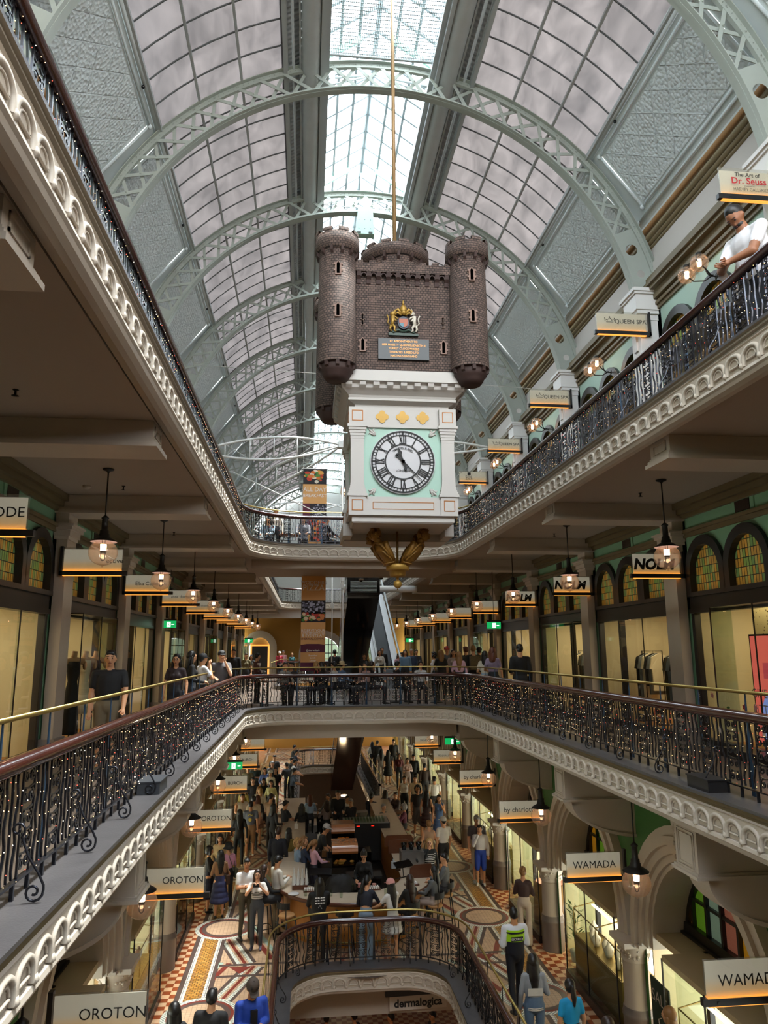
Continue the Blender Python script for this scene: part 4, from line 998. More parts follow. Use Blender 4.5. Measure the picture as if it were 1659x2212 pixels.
# twin globe wall lamps of the top gallery
def wall_lamp():
    t = thing('wall_lamp', 'x', 'wall lamp', (0, 0, 0), group='twin globe wall lamps')
    b = MB(); b.lathe([(0, 0), (0.09, 0), (0.08, 0.03), (0.03, 0.05), (0, 0.06)], n=12); b.xf(Matrix.Rotation(R(-90), 4, 'Y'))
    b.tube([(-0.02, 0, 0)]+[(-0.12-0.2*math.sin(a)*0.5, 0, 0.14-0.14*math.cos(a)) for a in [PI*i/8 for i in range(9)]]+[(-0.3, 0, 0.33)], 0.014, 6)
    for (yy, xx, zz) in ((-0.2, -0.45, 0.30), (0.2, -0.45, 0.30)):
        b.tube([(-0.1, 0, 0.02), (-0.2, yy*0.5, -0.04), (-0.34, yy, 0.0), (xx-0.06, yy*1.1, 0.16), (xx, yy, 0.30), (xx+0.03, yy, 0.27)], 0.012, 6)
        b.lathe([(0.0, 0.0), (0.05, -0.01), (0.055, -0.05), (0.03, -0.06)], (xx, yy, zz), 10)
    b.build('bracket_arm', IRONM, t)
    for (yy) in (-0.2, 0.2):
        c = (-0.45, yy, 0.30-0.19)
        b = MB(); b.sphere(c, 0.15, 20); b.build('globe', GLOBE, t)
        b = MB(); b.lathe([(0, -0.05), (0.035, -0.05), (0.035, 0.06), (0, 0.06)], c, 10); b.build('mantle', MANTLE, t)
    return t
wl0 = wall_lamp()
for k in range(1, 11):
    o = wl0 if k == 1 else dup(wl0); o.location = (X_(1, 5.52), BAY*(k+0.5)-0.2, 7.9); o['label'] = 'twin clear globe lamp on the mint top gallery wall, %s one' % ORD[k-1]

# ================================================================== hanging signs
def hsign(s, x0, x1, y, z, H, lab, txt, size=0, style='sans', lit=True, dx=0.0, side_txt=None):
    """acrylic plate standing on a dark light bar carried by an upright on the pilaster"""
    W_s = x1-x0; t = thing('hanging_sign', lab, 'sign', ((x0+x1)/2, y, z), group='acrylic shop signs')
    h = W_s/2
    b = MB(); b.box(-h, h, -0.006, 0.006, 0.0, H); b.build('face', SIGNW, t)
    b = MB(); b.box(-h-0.03, h+0.03, -0.03, -0.022, -0.04, H+0.03); b.build('cover', ACRYL, t)
    b = MB(); b.box(-h-0.06, h+0.10, -0.035, 0.035, -0.085, -0.01); e = h+0.10 if s > 0 else -h-0.06
    b.box(e-0.04, e+0.0, -0.035, 0.035, -0.085, H+0.05) if s > 0 else b.box(e, e+0.05, -0.035, 0.035, -0.085, H+0.05)
    b.box(-h+0.1, -h+0.13, -0.04, -0.034, -0.06, -0.04); b.box(h-0.13, h-0.1, -0.04, -0.034, -0.06, -0.04)
    b.build('light_bar', DARKW, t)
    b = MB(); b.box(-h, h, -0.028, 0.028, -0.012, 0.004); b.box(-h, h, -0.028, 0.028, -0.095, -0.085); b.build('led_strip', LEDW, t)
    if txt:
        b = MB()
        for (st, xx, zz, sz, bo, sh) in txt: b.text(st, (xx*W_s/2+dx, -0.034, zz*H), sz, bold=bo, shear=sh, sx=1.0)
        b.build('lettering', BLACK, t)
    return t
def crown(t, x, z, r):
    b = MB(); b.tube([(x-r, -0.035, z-0.02), (x-r*1.1, -0.035, z+0.03), (x-r*0.5, -0.035, z), (x, -0.035, z+0.06), (x+r*0.5, -0.035, z), (x+r*1.1, -0.035, z+0.03), (x+r, -0.035, z-0.02)], 0.006, 4)
    b.tube([(x-r*0.8, -0.035, z-0.035), (x+r*0.8, -0.035, z-0.035)], 0.005, 4)
    for xx, zz in ((-1.1, 0.045), (0, 0.075), (1.1, 0.045)): b.octa((x+r*xx, -0.035, z+zz), 0.012)
    b.build('crown_emblem', BLACK, t)
GSY = {k: BAY*k-0.02 for k in range(1, 12)}
def gsign(s, k, lab, txt):
    a, c = (CX-3.84, CX-2.94) if s < 0 else (CX+3.08, CX+4.02)
    return hsign(s, a, c, GSY[k]-0.26, -2.08, 0.36, lab, txt)
gsign(-1, 2, 'lit acrylic sign reading OROTON in the bottom left corner of the arcade', [('OROTON', 0.30, 0.52, 0.15, 0, 0)])
gsign(-1, 3, 'lit acrylic sign reading OROTON on the second left column, above the bob-haired woman', [('OROTON', 0.28, 0.52, 0.145, 0, 0)])
gsign(-1, 4, 'lit acrylic sign reading OROTON on the third left column', [('OROTON', 0.30, 0.52, 0.145, 0, 0)])
gsign(-1, 5, 'lit acrylic sign reading BURCH, lower of the two, beside the green exit sign', [('BURCH', 0.30, 0.5, 0.12, 0.01, 0)])
gsign(-1, 6, 'lit acrylic sign reading BURCH, upper and farther of the two', [('BURCH', 0.30, 0.5, 0.12, 0.01, 0)])
gsign(-1, 7, 'small blank lit sign on the far left of the arcade, half behind the soffit', [])
gsign(1, 2, 'large lit acrylic sign reading WAMADA at the lower right corner', [('WAMADA', 0.1, 0.46, 0.17, 0, 0)])
gsign(1, 3, 'lit acrylic sign reading WAMADA above the jewellery vitrine', [('WAMADA', 0.0, 0.5, 0.165, 0, 0)])
gsign(1, 4, 'lit acrylic sign reading by charlotte, nearer of the two', [('by charlotte', 0, 0.5, 0.155, 0, 0)])
gsign(1, 5, 'lit acrylic sign reading by charlotte, farther of the two', [('by charlotte', 0, 0.5, 0.15, 0, 0)])
gsign(1, 6, 'lit acrylic sign reading PENHALIGONS on the far right of the arcade', [('PENHALIGON\'S', 0, 0.5, 0.095, 0, 0)])
gsign(1, 7, 'lit acrylic sign reading PANDORA at the far end of the arcade', [('PANDORA', 0, 0.5, 0.11, 0, 0)])
def asign(s, k, lab, txt, z=3.06):
    a, c = (CX-5.48, CX-4.52) if s < 0 else (CX+4.62, CX+5.52)
    return hsign(s, a, c, BAY*k-0.28, z, 0.36, lab, txt)
asign(-1, 2, 'lit acrylic sign ending in ODE at the left edge of the middle gallery', [('ODE', 0.62, 0.5, 0.17, 0, 0)])
asign(-1, 3, 'lit acrylic sign ending in ective behind the largest left pendant', [('ective', 0.76, 0.45, 0.12, 0, 0)])
asign(-1, 4, 'lit acrylic sign reading Elka Collective behind the second left pendant', [('Elka Collective', 0.2, 0.45, 0.12, 0, 0)])
asign(-1, 5, 'lit acrylic sign reading anna thomas, nearer of the two', [('anna thomas', 0.1, 0.5, 0.11, 0, 0)])
asign(-1, 6, 'lit acrylic sign reading anna thomas, farther of the two', [('anna thomas', 0.1, 0.5, 0.11, 0, 0)])
asign(-1, 7, 'lit acrylic sign reading IPL on the left of the middle gallery', [('IPL', 0.1, 0.5, 0.16, 0.01, 0)])
for k in (8, 9, 10): asign(-1, k, 'blank lit sign far along the left of the middle gallery, %s' % ORD[k-1], [])
asign(1, 3, 'lit acrylic sign reading NOLM in heavy slanted letters, nearest of three', [('NOLM', -0.15, 0.44, 0.27, 0.05, 0.22)])
asign(1, 4, 'lit acrylic sign reading NOLM in heavy slanted letters, middle of three', [('NOLM', -0.15, 0.44, 0.27, 0.05, 0.22)])
asign(1, 5, 'lit acrylic sign reading NOLM in heavy slanted letters, farthest of three', [('NOLM', -0.15, 0.44, 0.27, 0.05, 0.22)])
asign(1, 6, 'lit acrylic sign with a thin script G beyond the three NOLM signs', [('G', -0.6, 0.5, 0.18, 0, 0.4)])
for k in (7, 8, 9, 10): asign(1, k, 'blank lit sign far along the right of the middle gallery, %s' % ORD[k-1], [])
def bsign(k, lab, txt):
    return hsign(1, CX+4.25, CX+5.25, BAY*k-0.24, 7.86, 0.36, lab, txt)
t = bsign(2, 'lit acrylic sign reading The Art of Dr. Seuss over the leaning man', [])
b = MB(); b.text('The Art of', (-0.12, -0.036, 0.285), 0.085, bold=0.012, shear=0.1); b.build('black_lettering', BLACK, t)
b = MB(); b.text('Dr. Seuss', (-0.1, -0.036, 0.19), 0.135, bold=0.018); b.build('red_lettering', pbr('red_ink', '#b3262e', 0.5), t)
b = MB(); b.text('presented by', (-0.1, -0.036, 0.115), 0.03); b.text('HARVEY GALLERIES', (-0.08, -0.036, 0.06), 0.07, sx=0.85); b.build('small_lettering', pbr('grey_ink', '#4a4a48', 0.5), t)
for k, nm in ((3, 'nearest'), (4, 'middle'), (5, 'farthest')):
    t = bsign(k, 'lit acrylic sign with a crown reading QUEEN SPA, %s of three' % nm, [('QUEEN SPA', 0.35, 0.5, 0.125, 0, 0)]); crown(t, -0.25, 0.20, 0.09)
t = bsign(6, 'lit acrylic sign reading SOL ALPACA beside the clock', [('SOL', -0.3, 0.42, 0.15, 0, 0), ('ALPACA', -0.3, 0.18, 0.07, 0, 0)])
b = MB(); b.box(-0.20, -0.08, -0.036, -0.03, 0.24, 0.34); b.build('square_emblem', BLACK, t)
# exit signs
def exit_sign(x, y, z, lab, w_=0.42, dbl=False):
    t = thing('exit_sign', lab, 'exit sign', (x, y, z), group='green exit signs'); b = MB(); b.box(-w_/2, w_/2, -0.02, 0.02, 0, 0.2); b.build('lightbox', EXITG, t)
    b = MB(); b.box(-0.05, 0.06, -0.026, -0.02, 0.02, 0.17); b.box(w_/2-0.13, w_/2-0.05, -0.026, -0.02, 0.085, 0.105); b.build('door_symbol', EXITW, t)
    b = MB(); b.tube([(0.0, -0.028, 0.13), (0.01, -0.028, 0.09), (-0.02, -0.028, 0.04)], 0.007, 4); b.tube([(0.01, -0.028, 0.09), (0.04, -0.028, 0.05)], 0.007, 4); b.octa((0.0, -0.028, 0.148), 0.012); b.build('running_figure', EXITG, t)
    b = MB(); b.box(-w_/2-0.01, w_/2+0.01, -0.025, 0.025, 0.2, 0.25); b.build('housing', DARKW, t); zc = 4.38 if z > 0 else -0.33; b = MB(); b.tube([(0, 0, 0.25), (0, 0, zc-z)], 0.008, 5); b.build('hanger', DARKW, t)
    return t
exit_sign(*at_y(364, 1356, 21.8), 'green exit sign hung from the left middle gallery'); exit_sign(*at_y(1067, 1358, 21.8), 'green exit sign hung from the right middle gallery')
exit_sign(*at_y(537, 1388, 40), 'green exit sign far left before the arched doorway'); exit_sign(*at_y(885, 1387, 40), 'green exit sign far right beyond the escalator')
exit_sign(*at_y(504, 1662, 21.9), 'green exit sign over the ground floor queue on the left', 0.5); exit_sign(*at_y(978, 1608, 24), 'green exit sign above the perfume shop sign on the right', 0.5)
# small ceiling fittings
for (px, py, zc, nm) in ((188, 1050, 4.35, 'smoke'), (267, 1050, 4.35, 'spr'), (34, 842, 4.35, 'spr'), (1383, 1065, 4.35, 'spr'), (376, 1150, 4.35, 'spr'), (1197, 1153, 4.35, 'spr')):
    p = at_z(px, py, zc+0.03)
    if nm == 'spr':
        t = thing('sprinkler', 'small dark sprinkler head on the gallery ceiling, %s' % {34: 'alone above the first left beam', 267: 'beside the nearest left pendant', 376: 'beside the second left pendant', 1383: 'beside the nearest right pendant', 1197: 'beside the second right pendant'}[px], 'sprinkler', p, group='ceiling sprinklers')
        b = MB(); b.lathe([(0.0, 0), (0.035, 0), (0.012, -0.015), (0.012, -0.06), (0.04, -0.065), (0, -0.07)], n=8); b.build('head', IRONM, t)
    else:
        t = thing('smoke_detector', 'white smoke detector on the left gallery ceiling beside the first pendant', 'smoke detector', p); b = MB(); b.lathe([(0, 0), (0.07, 0), (0.065, -0.03), (0.03, -0.05), (0, -0.05)], n=14); b.build('body', CREAM2, t)
for i, (px, py) in enumerate(((780, 1250), (823, 1245))):
    p = at_z(px, py, ZB-0.515); t = thing('dome_camera', 'dark dome camera on the bridge soffit, %s the clock finial' % ('left of' if i == 0 else 'nearest'), 'camera', p, group='dome cameras'); b = MB(); b.sphere((0, 0, -0.05), 0.07, 10); b.build('dome', BLACKG, t); b = MB(); b.lathe([(0.0, 0.0), (0.09, 0), (0.08, -0.05)], n=12); b.build('collar', CREAM2, t)
# ================================================================== the castle clock
CY_ = 10.87
ck = thing('castle_clock', 'great hanging clock with a brown stone castle on a white and mint clock case', 'clock', (CX, CY_, 0))
def uvbox(b, x0, x1, y0, y1, z0, z1, mi=0):
    for (p, q) in (((x0, y0), (x1, y0)), ((x1, y0), (x1, y1)), ((x1, y1), (x0, y1)), ((x0, y1), (x0, y0))):
        w_ = math.hypot(q[0]-p[0], q[1]-p[1]); b.quad((p[0], p[1], z0), (q[0], q[1], z0), (q[0], q[1], z1), (p[0], p[1], z1), mi, uv=[(0, z0), (w_, z0), (w_, z1), (0, z1)])
    b.quad((x0, y0, z1), (x1, y0, z1), (x1, y1, z1), (x0, y1, z1), mi, uv=[(x0, y0), (x1, y0), (x1, y1), (x0, y1)]); b.quad((x0, y0, z0), (x0, y1, z0), (x1, y1, z0), (x1, y0, z0), mi, uv=[(0, 0), (0, 1), (1, 1), (1, 0)])
DKST = pbr('dark_castle_stone', '#3a2723', 0.7, var=0.2, vscale=20)
H_ = 0.98
LSTN = pbr('slit_stone', '#8a7166', 0.8)
b = MB(); uvbox(b, -0.93, 0.93, -0.93, 0.93, 5.60, 7.30); body = b.build('castle_wall', CASTLE, ck)
b = MB()
for (ax) in (0, 1, 2, 3):
    c = MB(); uvbox(c, -0.75, 0.75, -1.02, -0.93, 7.22, 7.36)
    for i in range(8): uvbox(c, -0.70+i*0.19, -0.70+i*0.19+0.10, -1.02, -0.95, 7.36, 7.40)
    c.xf(Matrix.Rotation(PI/2*ax, 4, 'Z')); b.join(c)
b.build('parapet', CASTLE, ck)
b = MB()
for ax in range(4):
    c = MB()
    for i in range(10):
        x = -0.66+i*0.1467
        c.prism([(x-0.032, -0.93, 7.22), (x-0.032, -1.015, 7.22), (x-0.032, -1.0, 7.16), (x-0.032, -0.96, 7.12), (x-0.032, -0.945, 7.06), (x-0.032, -0.93, 7.05)], (0.064, 0, 0))
        if i < 9: c.tube([(x+0.073-0.045*math.cos(a), -0.99, 7.15+0.06*math.sin(a)) for a in [PI*q/6 for q in range(7)]], 0.012, 4, sm=False)
    c.xf(Matrix.Rotation(PI/2*ax, 4, 'Z')); b.join(c)
b.build('corbels', DKST, ck)
def slit(b, cx_, cyy, z, ang, r, big=True):
    """stone framed arrow slit on a turret of radius r (r=None: on the flat front)"""
    w_, h = 0.045, 0.20
    c = MB()
    for s in (-1, 1): c.box(s*w_*0.5, s*(w_*0.5+0.024), -0.022, 0.02, z-h/2, z+h/2*0.7)
    for s in (-1, 1):
        for q in (-0.25, 0.25): c.box(s*w_*0.5, s*(w_*0.5+0.042), -0.024, 0.02, z+q*h-0.012, z+q*h+0.016)
    c.box(-w_, w_, -0.028, 0.02, z-h/2-0.016, z-h/2); c.box(-w_*0.45, w_*0.45, -0.008, 0, z-h/2, z+h*0.4, 1)
    c.tube([(-w_*0.6, -0.008, z+h*0.33), (0, -0.008, z+h*0.52), (w_*0.6, -0.008, z+h*0.33)], 0.010, 4, sm=False)
    c.xf(Matrix.Translation((cx_, cyy, 0)) @ Matrix.Rotation(ang, 4, 'Z') @ Matrix.Translation((0, -r, 0))); b.join(c)
ti = 0
for (sx, sy, nm) in ((-1, -1, 'front left'), (1, -1, 'front right'), (-1, 1, 'rear left'), (1, 1, 'rear right')):
    cx_, cyy = sx*H_, sy*H_; dz = 0.04 if (sx, sy) == (-1, -1) else 0
    b = MB(); b.lathe([(0.283, 5.72), (0.270, 7.52), (0.0, 7.5)], (cx_, cyy, 0), 32, uvs=0.275); b.lathe([(0.283, 5.72), (0.2, 5.70)], (cx_, cyy, 0), 24, mi=1)
    tw = b.build('turret', [CASTLE, DKST], ck)
    b = MB(); b.lathe([(0.275, 7.44), (0.33, 7.47), (0.325, 7.66+dz), (0.28, 7.66+dz), (0.28, 7.5)], (cx_, cyy, 0), 32, uvs=0.33)
    for i in range(8):
        a0_ = 2*PI*i/8; b.lathe([(0.328, 7.66+dz), (0.325, 7.72+dz), (0.28, 7.72+dz), (0.28, 7.66+dz)], (cx_, cyy, 0), 5, a0=a0_, a1=a0_+0.5, uvs=0.33)
    b.build('crown', CASTLE, tw)
    b = MB()
    for i in range(12):
        c = MB(); c.prism([(-0.02, 0, 7.47), (-0.02, 0.055, 7.47), (-0.02, 0.04, 7.40), (-0.02, 0.0, 7.36)], (0.04, 0, 0)); c.xf(Matrix.Translation((cx_, cyy, 0)) @ Matrix.Rotation(2*PI*i/12+0.2, 4, 'Z') @ Matrix.Translation((0, 0.268, 0))); b.join(c)
    b.build('corbels', DKST, tw)
    b = MB(); b.lathe([(0.0, 5.50), (0.15, 5.50), (0.19, 5.55), (0.21, 5.60), (0.235, 5.62), (0.24, 5.66), (0.24, 5.72)], (cx_, cyy, 0), 26)
    for i in range(10):
        c = MB(); c.prism([(-0.025, 0.235, 5.72), (-0.025, 0.28, 5.72), (-0.025, 0.27, 5.66), (-0.025, 0.235, 5.64)], (0.05, 0, 0)); c.xf(Matrix.Translation((cx_, cyy, 0)) @ Matrix.Rotation(2*PI*i/10, 4, 'Z')); b.join(c)
    b.build('foot', DKST, tw)
    if sy < 0:
        b = MB(); slit(b, cx_, cyy, 7.12, 0.0, 0.276); slit(b, cx_, cyy, 6.47, 0, 0.281); b.build('arrow_slits', [LSTN, SLITSHADE], tw)
b = MB(); slit(b, -0.60, -0.93, 6.10, 0, 0.0); slit(b, 0.60, -0.93, 6.10, 0, 0)
for x in (-0.60, 0.60):
    b.box(x-0.006, x+0.006, -0.945, -0.93, 6.40, 6.58, 1); b.box(x-0.03, x+0.03, -0.94, -0.93, 6.48, 6.49, 1)
    for z in (6.40, 6.48, 6.57): b.box(x-0.018, x+0.018, -0.945, -0.93, z-0.006, z+0.006, 0)
b.build('arrow_slits', [LSTN, SLITSHADE], body)
b = MB(); b.lathe([(0.47, 7.25), (0.47, 7.88)], n=40, uvs=0.47); dr = b.build('drum_tower', CASTLE, ck)
b = MB(); b.lathe([(0.47, 7.84), (0.56, 7.88), (0.56, 8.02), (0.50, 8.02), (0.50, 7.9)], n=40, uvs=0.56)
for i in range(12): b.lathe([(0.56, 8.02), (0.56, 8.075), (0.50, 8.075), (0.50, 8.02)], n=4, a0=2*PI*i/12, a1=2*PI*i/12+0.3, uvs=0.56)
b.lathe([(0, 7.95), (0.5, 7.95)], n=20, mi=1); b.build('crown', [CASTLE, DKST], dr)
b = MB()
for i in range(14):
    c = MB(); c.prism([(-0.02, 0, 7.88), (-0.02, 0.07, 7.88), (-0.02, 0.05, 7.80), (-0.02, 0.0, 7.76)], (0.04, 0, 0)); c.xf(Matrix.Rotation(2*PI*i/14, 4, 'Z') @ Matrix.Translation((0, 0.468, 0))); b.join(c)
b.build('corbels', DKST, dr)
rod = MB(); rod.tube([(0, 0, 7.9), (0, 0, 15.2)], 0.034, 8); rod.build('suspension_rod', pbr('tan_rod', '#a08058', 0.45, metal=0.3), ck)
# white case
def sq(b, prof, mi=0):
    """square lathe: (half size, z)"""
    for (h1, z1), (h2, z2) in zip(prof, prof[1:]):
        for k in range(4):
            c, s = [(1, 0), (0, 1), (-1, 0), (0, -1)][k]; rot = lambda x, y: (x*c-y*s, x*s+y*c)
            p = [rot(-h1, -h1)+(z1,), rot(h1, -h1)+(z1,), rot(h2, -h2)+(z2,), rot(-h2, -h2)+(z2,)]; b.quad(*p, mi=mi)
CLW = pbr('clock_white', '#bdb9b4', 0.5, var=0.03, vscale=3)
b = MB(); sq(b, [(0.0, 5.70), (0.96, 5.70), (0.975, 5.685), (0.975, 5.53), (0.93, 5.52), (0.91, 5.505), (0.90, 5.45), (0.86, 5.42), (0.80, 5.37), (0.785, 5.335), (0.80, 5.325), (0.80, 5.295), (0.74, 5.27), (0.69, 5.25)])
cn = b.build('cornice', CLW, ck)
b = MB()
for ax in range(4):
    c = MB()
    for i in range(9): x = -0.80+i*0.2; c.prism([(x-0.045, -0.90, 5.52), (x-0.045, -0.96, 5.52), (x-0.045, -0.95, 5.475), (x-0.045, -0.90, 5.44)], (0.09, 0, 0))
    c.xf(Matrix.Rotation(PI/2*ax, 4, 'Z')); b.join(c)
b.build('dentils', CLW, cn)
b = MB(); b.box(-0.70, 0.70, -0.70, 0.70, 3.55, 5.26); cs = b.build('case', CLW, ck)
b = MB()
for ax in range(4):
    c = MB(); c.box(-0.66, 0.66, -0.705, -0.70, 3.86, 4.90); c.xf(Matrix.Rotation(PI/2*ax, 4, 'Z')); b.join(c)
b.build('mint_ground', MINT, cs)
GILT = pbr('gilt_line', '#a3662a', 0.5, metal=0.3)
for (sx, sy) in ((-1, -1), (1, -1), (-1, 1), (1, 1)):
    b = MB(); x, y = sx*0.665, sy*0.665
    for (z0, z1) in ((4.93, 5.19), (3.60, 3.86)):
        b.box(x-0.125, x+0.125, y-0.125, y+0.125, z0, z1)
    b.box(x-0.095, x+0.095, y-0.095, y+0.095, 3.86, 4.93)
    n = 6   # post flares
    for (za, zb) in ((4.93, 4.68), (3.86, 4.10)):
        for i in range(n):
            t0, t1 = i/n, (i+1)/n; e0, e1 = 0.05*(1-t0)**2, 0.05*(1-t1)**2
            b.box(x-0.095-e0, x+0.095+e0, y-0.095-e0, y+0.095+e0, za+(zb-za)*t0, za+(zb-za)*t1)
    p = b.build('corner_post', CLW, ck)
    b = MB()
    for (z0, z1) in ((4.93, 5.19), (3.60, 3.86)):
        zc = (z0+z1)/2
        for ax in (0, 1):
            for q in (-1, 1):
                if ax == 0: b.box(x+q*0.075-0.006*1, x+q*0.075+0.006, y+sy*0.125, y+sy*0.129, zc-0.08, zc+0.08); b.box(x-0.08, x+0.08, y+sy*0.125, y+sy*0.129, zc+q*0.075-0.006, zc+q*0.075+0.006)
                else: b.box(x+sx*0.125, x+sx*0.129, y+q*0.075-0.006, y+q*0.075+0.006, zc-0.08, zc+0.08); b.box(x+sx*0.125, x+sx*0.129, y-0.08, y+0.08, zc+q*0.075-0.006, zc+q*0.075+0.006)
    b.build('gilt_frame', GILT, p)
b = MB()
for ax in range(4):
    c = MB(); c.box(-0.54, 0.54, -0.76, -0.70, 3.60, 3.86); c.box(-0.54, 0.54, -0.74, -0.70, 4.90, 5.10)
    c.xf(Matrix.Rotation(PI/2*ax, 4, 'Z')); b.join(c)
b.build('rails', CLW, cs)
b = MB()
for ax in range(4):
    c = MB()
    for x in (-0.44, 0.44): c.box(x-0.005, x+0.005, -0.764, -0.76, 3.68, 3.78)
    for z in (3.68, 3.78): c.box(-0.44, 0.44, -0.764, -0.76, z-0.005, z+0.005)
    c.xf(Matrix.Rotation(PI/2*ax, 4, 'Z')); b.join(c)
b.build('gilt_lines', GILT, cs)
for x in (-0.30, 0, 0.30):
    b = MB(); c = (x, -0.744, 5.06)
    for q, (dx, dz) in enumerate(((0.05, 0), (-0.05, 0), (0, 0.05), (0, -0.05), (0, 0))):
        n = 16; cc = [(c[0]+dx+0.046*math.cos(2*PI*i/n), c[1], c[2]+dz+0.046*math.sin(2*PI*i/n)) for i in range(n)]; b.prism(cc, (0, -0.006-0.001*q, 0))
    b.build('quatrefoil', GOLDP, cs)
# dial
DC = (0, -0.705, 4.385); DR = 0.475
d = MB(); n = 64; d.prism([(DC[0]+DR*math.cos(2*PI*i/n), -0.745, DC[2]+DR*math.sin(2*PI*i/n)) for i in range(n)], (0, 0.04, 0)); dl = d.build('dial', pbr('dial_white', '#c2c2c6', 0.35), ck)
b = MB()
def ring(b, r0, r1, y=-0.752, n=64):
    for i in range(n):
        a, c = 2*PI*i/n, 2*PI*(i+1)/n
        b.quad(*[(DC[0]+r*math.cos(t), y, DC[2]+r*math.sin(t)) for r, t in ((r0, a), (r1, a), (r1, c), (r0, c))])
ring(b, 0.442, 0.466); ring(b, 0.394, 0.410); ring(b, 0.248, 0.268)
for i in range(60):
    a = 2*PI*i/60; r0, r1, w_ = (0.405, 0.447, 0.0048 if i % 5 else 0.014); d_ = Vector((math.cos(a), 0, math.sin(a))); e = Vector((-math.sin(a), 0, math.cos(a)))
    C_ = Vector((DC[0], -0.752, DC[2])); b.quad(*[tuple(C_+d_*r+e*q) for r, q in ((r0, -w_), (r1, -w_), (r1, w_), (r0, w_))])
b.build('chapter_rings', BLACK, dl)
for i, nu in enumerate(['XII', 'I', 'II', 'III', 'IIII', 'V', 'VI', 'VII', 'VIII', 'IX', 'X', 'XI']):
    a = PI/2-2*PI*i/12; up = Vector((math.cos(a), 0, math.sin(a))); rt = Vector((math.sin(a), 0, -math.cos(a)))
    b = MB(); C_ = Vector((DC[0], -0.752, DC[2]))+up*0.333; w_ = {'I': 0.022, 'V': 0.05, 'X': 0.05}; tot = sum(w_[c] for c in nu)+0.006*(len(nu)-1); x = -tot/2; hh = 0.058
    def st(p, q, th):
        P_, Q_ = C_+rt*p[0]+up*p[1], C_+rt*q[0]+up*q[1]; b.quad(*[tuple(v) for v in (P_-rt*th, P_+rt*th, Q_+rt*th, Q_-rt*th)])
    for ch in nu:
        cw = w_[ch]; m = x+cw/2
        if ch == 'I': st((m, -hh), (m, hh), 0.0095)
        elif ch == 'V': st((m-0.017, hh), (m+0.002, -hh), 0.0105); st((m+0.018, hh), (m, -hh), 0.005)
        else: st((m-0.018, hh), (m+0.018, -hh), 0.0105); st((m+0.018, hh), (m-0.018, -hh), 0.005)
        x += cw+0.006
    for zz in (-hh, hh):
        P_, Q_ = C_+rt*(-tot/2)+up*zz, C_+rt*(tot/2)+up*zz; b.quad(*[tuple(v) for v in (P_-up*0.004, Q_-up*0.004, Q_+up*0.004, P_+up*0.004)])
    b.build('roman_numeral', BLACK, dl)
b = MB()
for i, ch in enumerate('THWAITES & REED'):
    a = PI/2+R(41)-R(82)*i/14; up = Vector((math.cos(a), 0, math.sin(a))); rt = Vector((math.sin(a), 0, -math.cos(a)))
    if ch != ' ': b.text(ch, Vector((DC[0], -0.752, DC[2]))+up*0.205, 0.048, right=rt, up=up, bold=0.01)
b.text('LONDON', (0, -0.752, DC[2]-0.135), 0.048, bold=0.01); b.build('maker_lettering', BLACK, dl)
b = MB(); C_ = Vector((DC[0], -0.775, DC[2]))
def hand(ang, L, kind):
    a = PI/2-ang; up = Vector((math.cos(a), 0, math.sin(a))); rt = Vector((math.sin(a), 0, -math.cos(a))); b = MB()
    P = lambda x, z: tuple(C_+rt*x+up*z)
    if kind == 'h':
        pts = [(-0.012, -0.10), (0.012, -0.10), (0.012, 0.10), (0.032, 0.135), (0.014, 0.175), (0.0, L), (-0.014, 0.175), (-0.032, 0.135), (-0.012, 0.10)]
    else:
        pts = [(-0.010, -0.12), (0.0, -0.145), (0.010, -0.12), (0.012, 0), (0.004, L), (-0.004, L), (-0.012, 0)]
    b.prism([P(*p) for p in pts], (0, 0.006, 0)); b.prism([P(0.026*math.cos(2*PI*i/16), 0.026*math.sin(2*PI*i/16)) for i in range(16)], (0, -0.01, 0))
    b.prism([P(-0.03, -0.10), P(0.03, -0.10), P(0.0, -0.16)], (0, 0.006, 0)) if kind == 'h' else b.prism([P(0.03*math.cos(2*PI*i/10), -0.13+0.02*math.sin(2*PI*i/10)) for i in range(10)], (0, 0.006, 0))
    return b
hand(2*PI*(11+22.5/60)/12, 0.235, 'h').build('hour_hand', BLACK, dl); hand(2*PI*22.6/60, 0.39, 'm').build('minute_hand', BLACK, dl)
for (sx, sz) in ((-1, 1), (1, 1), (-1, -1), (1, -1)):   # fleurs-de-lis in the corners
    b = MB(); c = Vector((sx*0.435, -0.715, DC[2]+sz*0.435)); d_ = Vector((sx, 0, sz)).normalized(); e = Vector((-d_.z, 0, d_.x))
    for k in (-1, 0, 1):
        pts = [c-d_*0.05+e*0.0, c+d_*0.0+e*0.022*k, c+d_*0.05*(1 if k == 0 else 0.7)+e*0.035*k, c+d_*(0.085 if k == 0 else 0.03)+e*0.062*k]
        b.tube(pts, [0.012, 0.016, 0.018 if k == 0 else 0.013, 0.005], 6)
    b.tube([c-e*0.035-d_*0.02, c+e*0.035-d_*0.02], 0.009, 5); b.build('fleur_de_lis', CLW, cs)
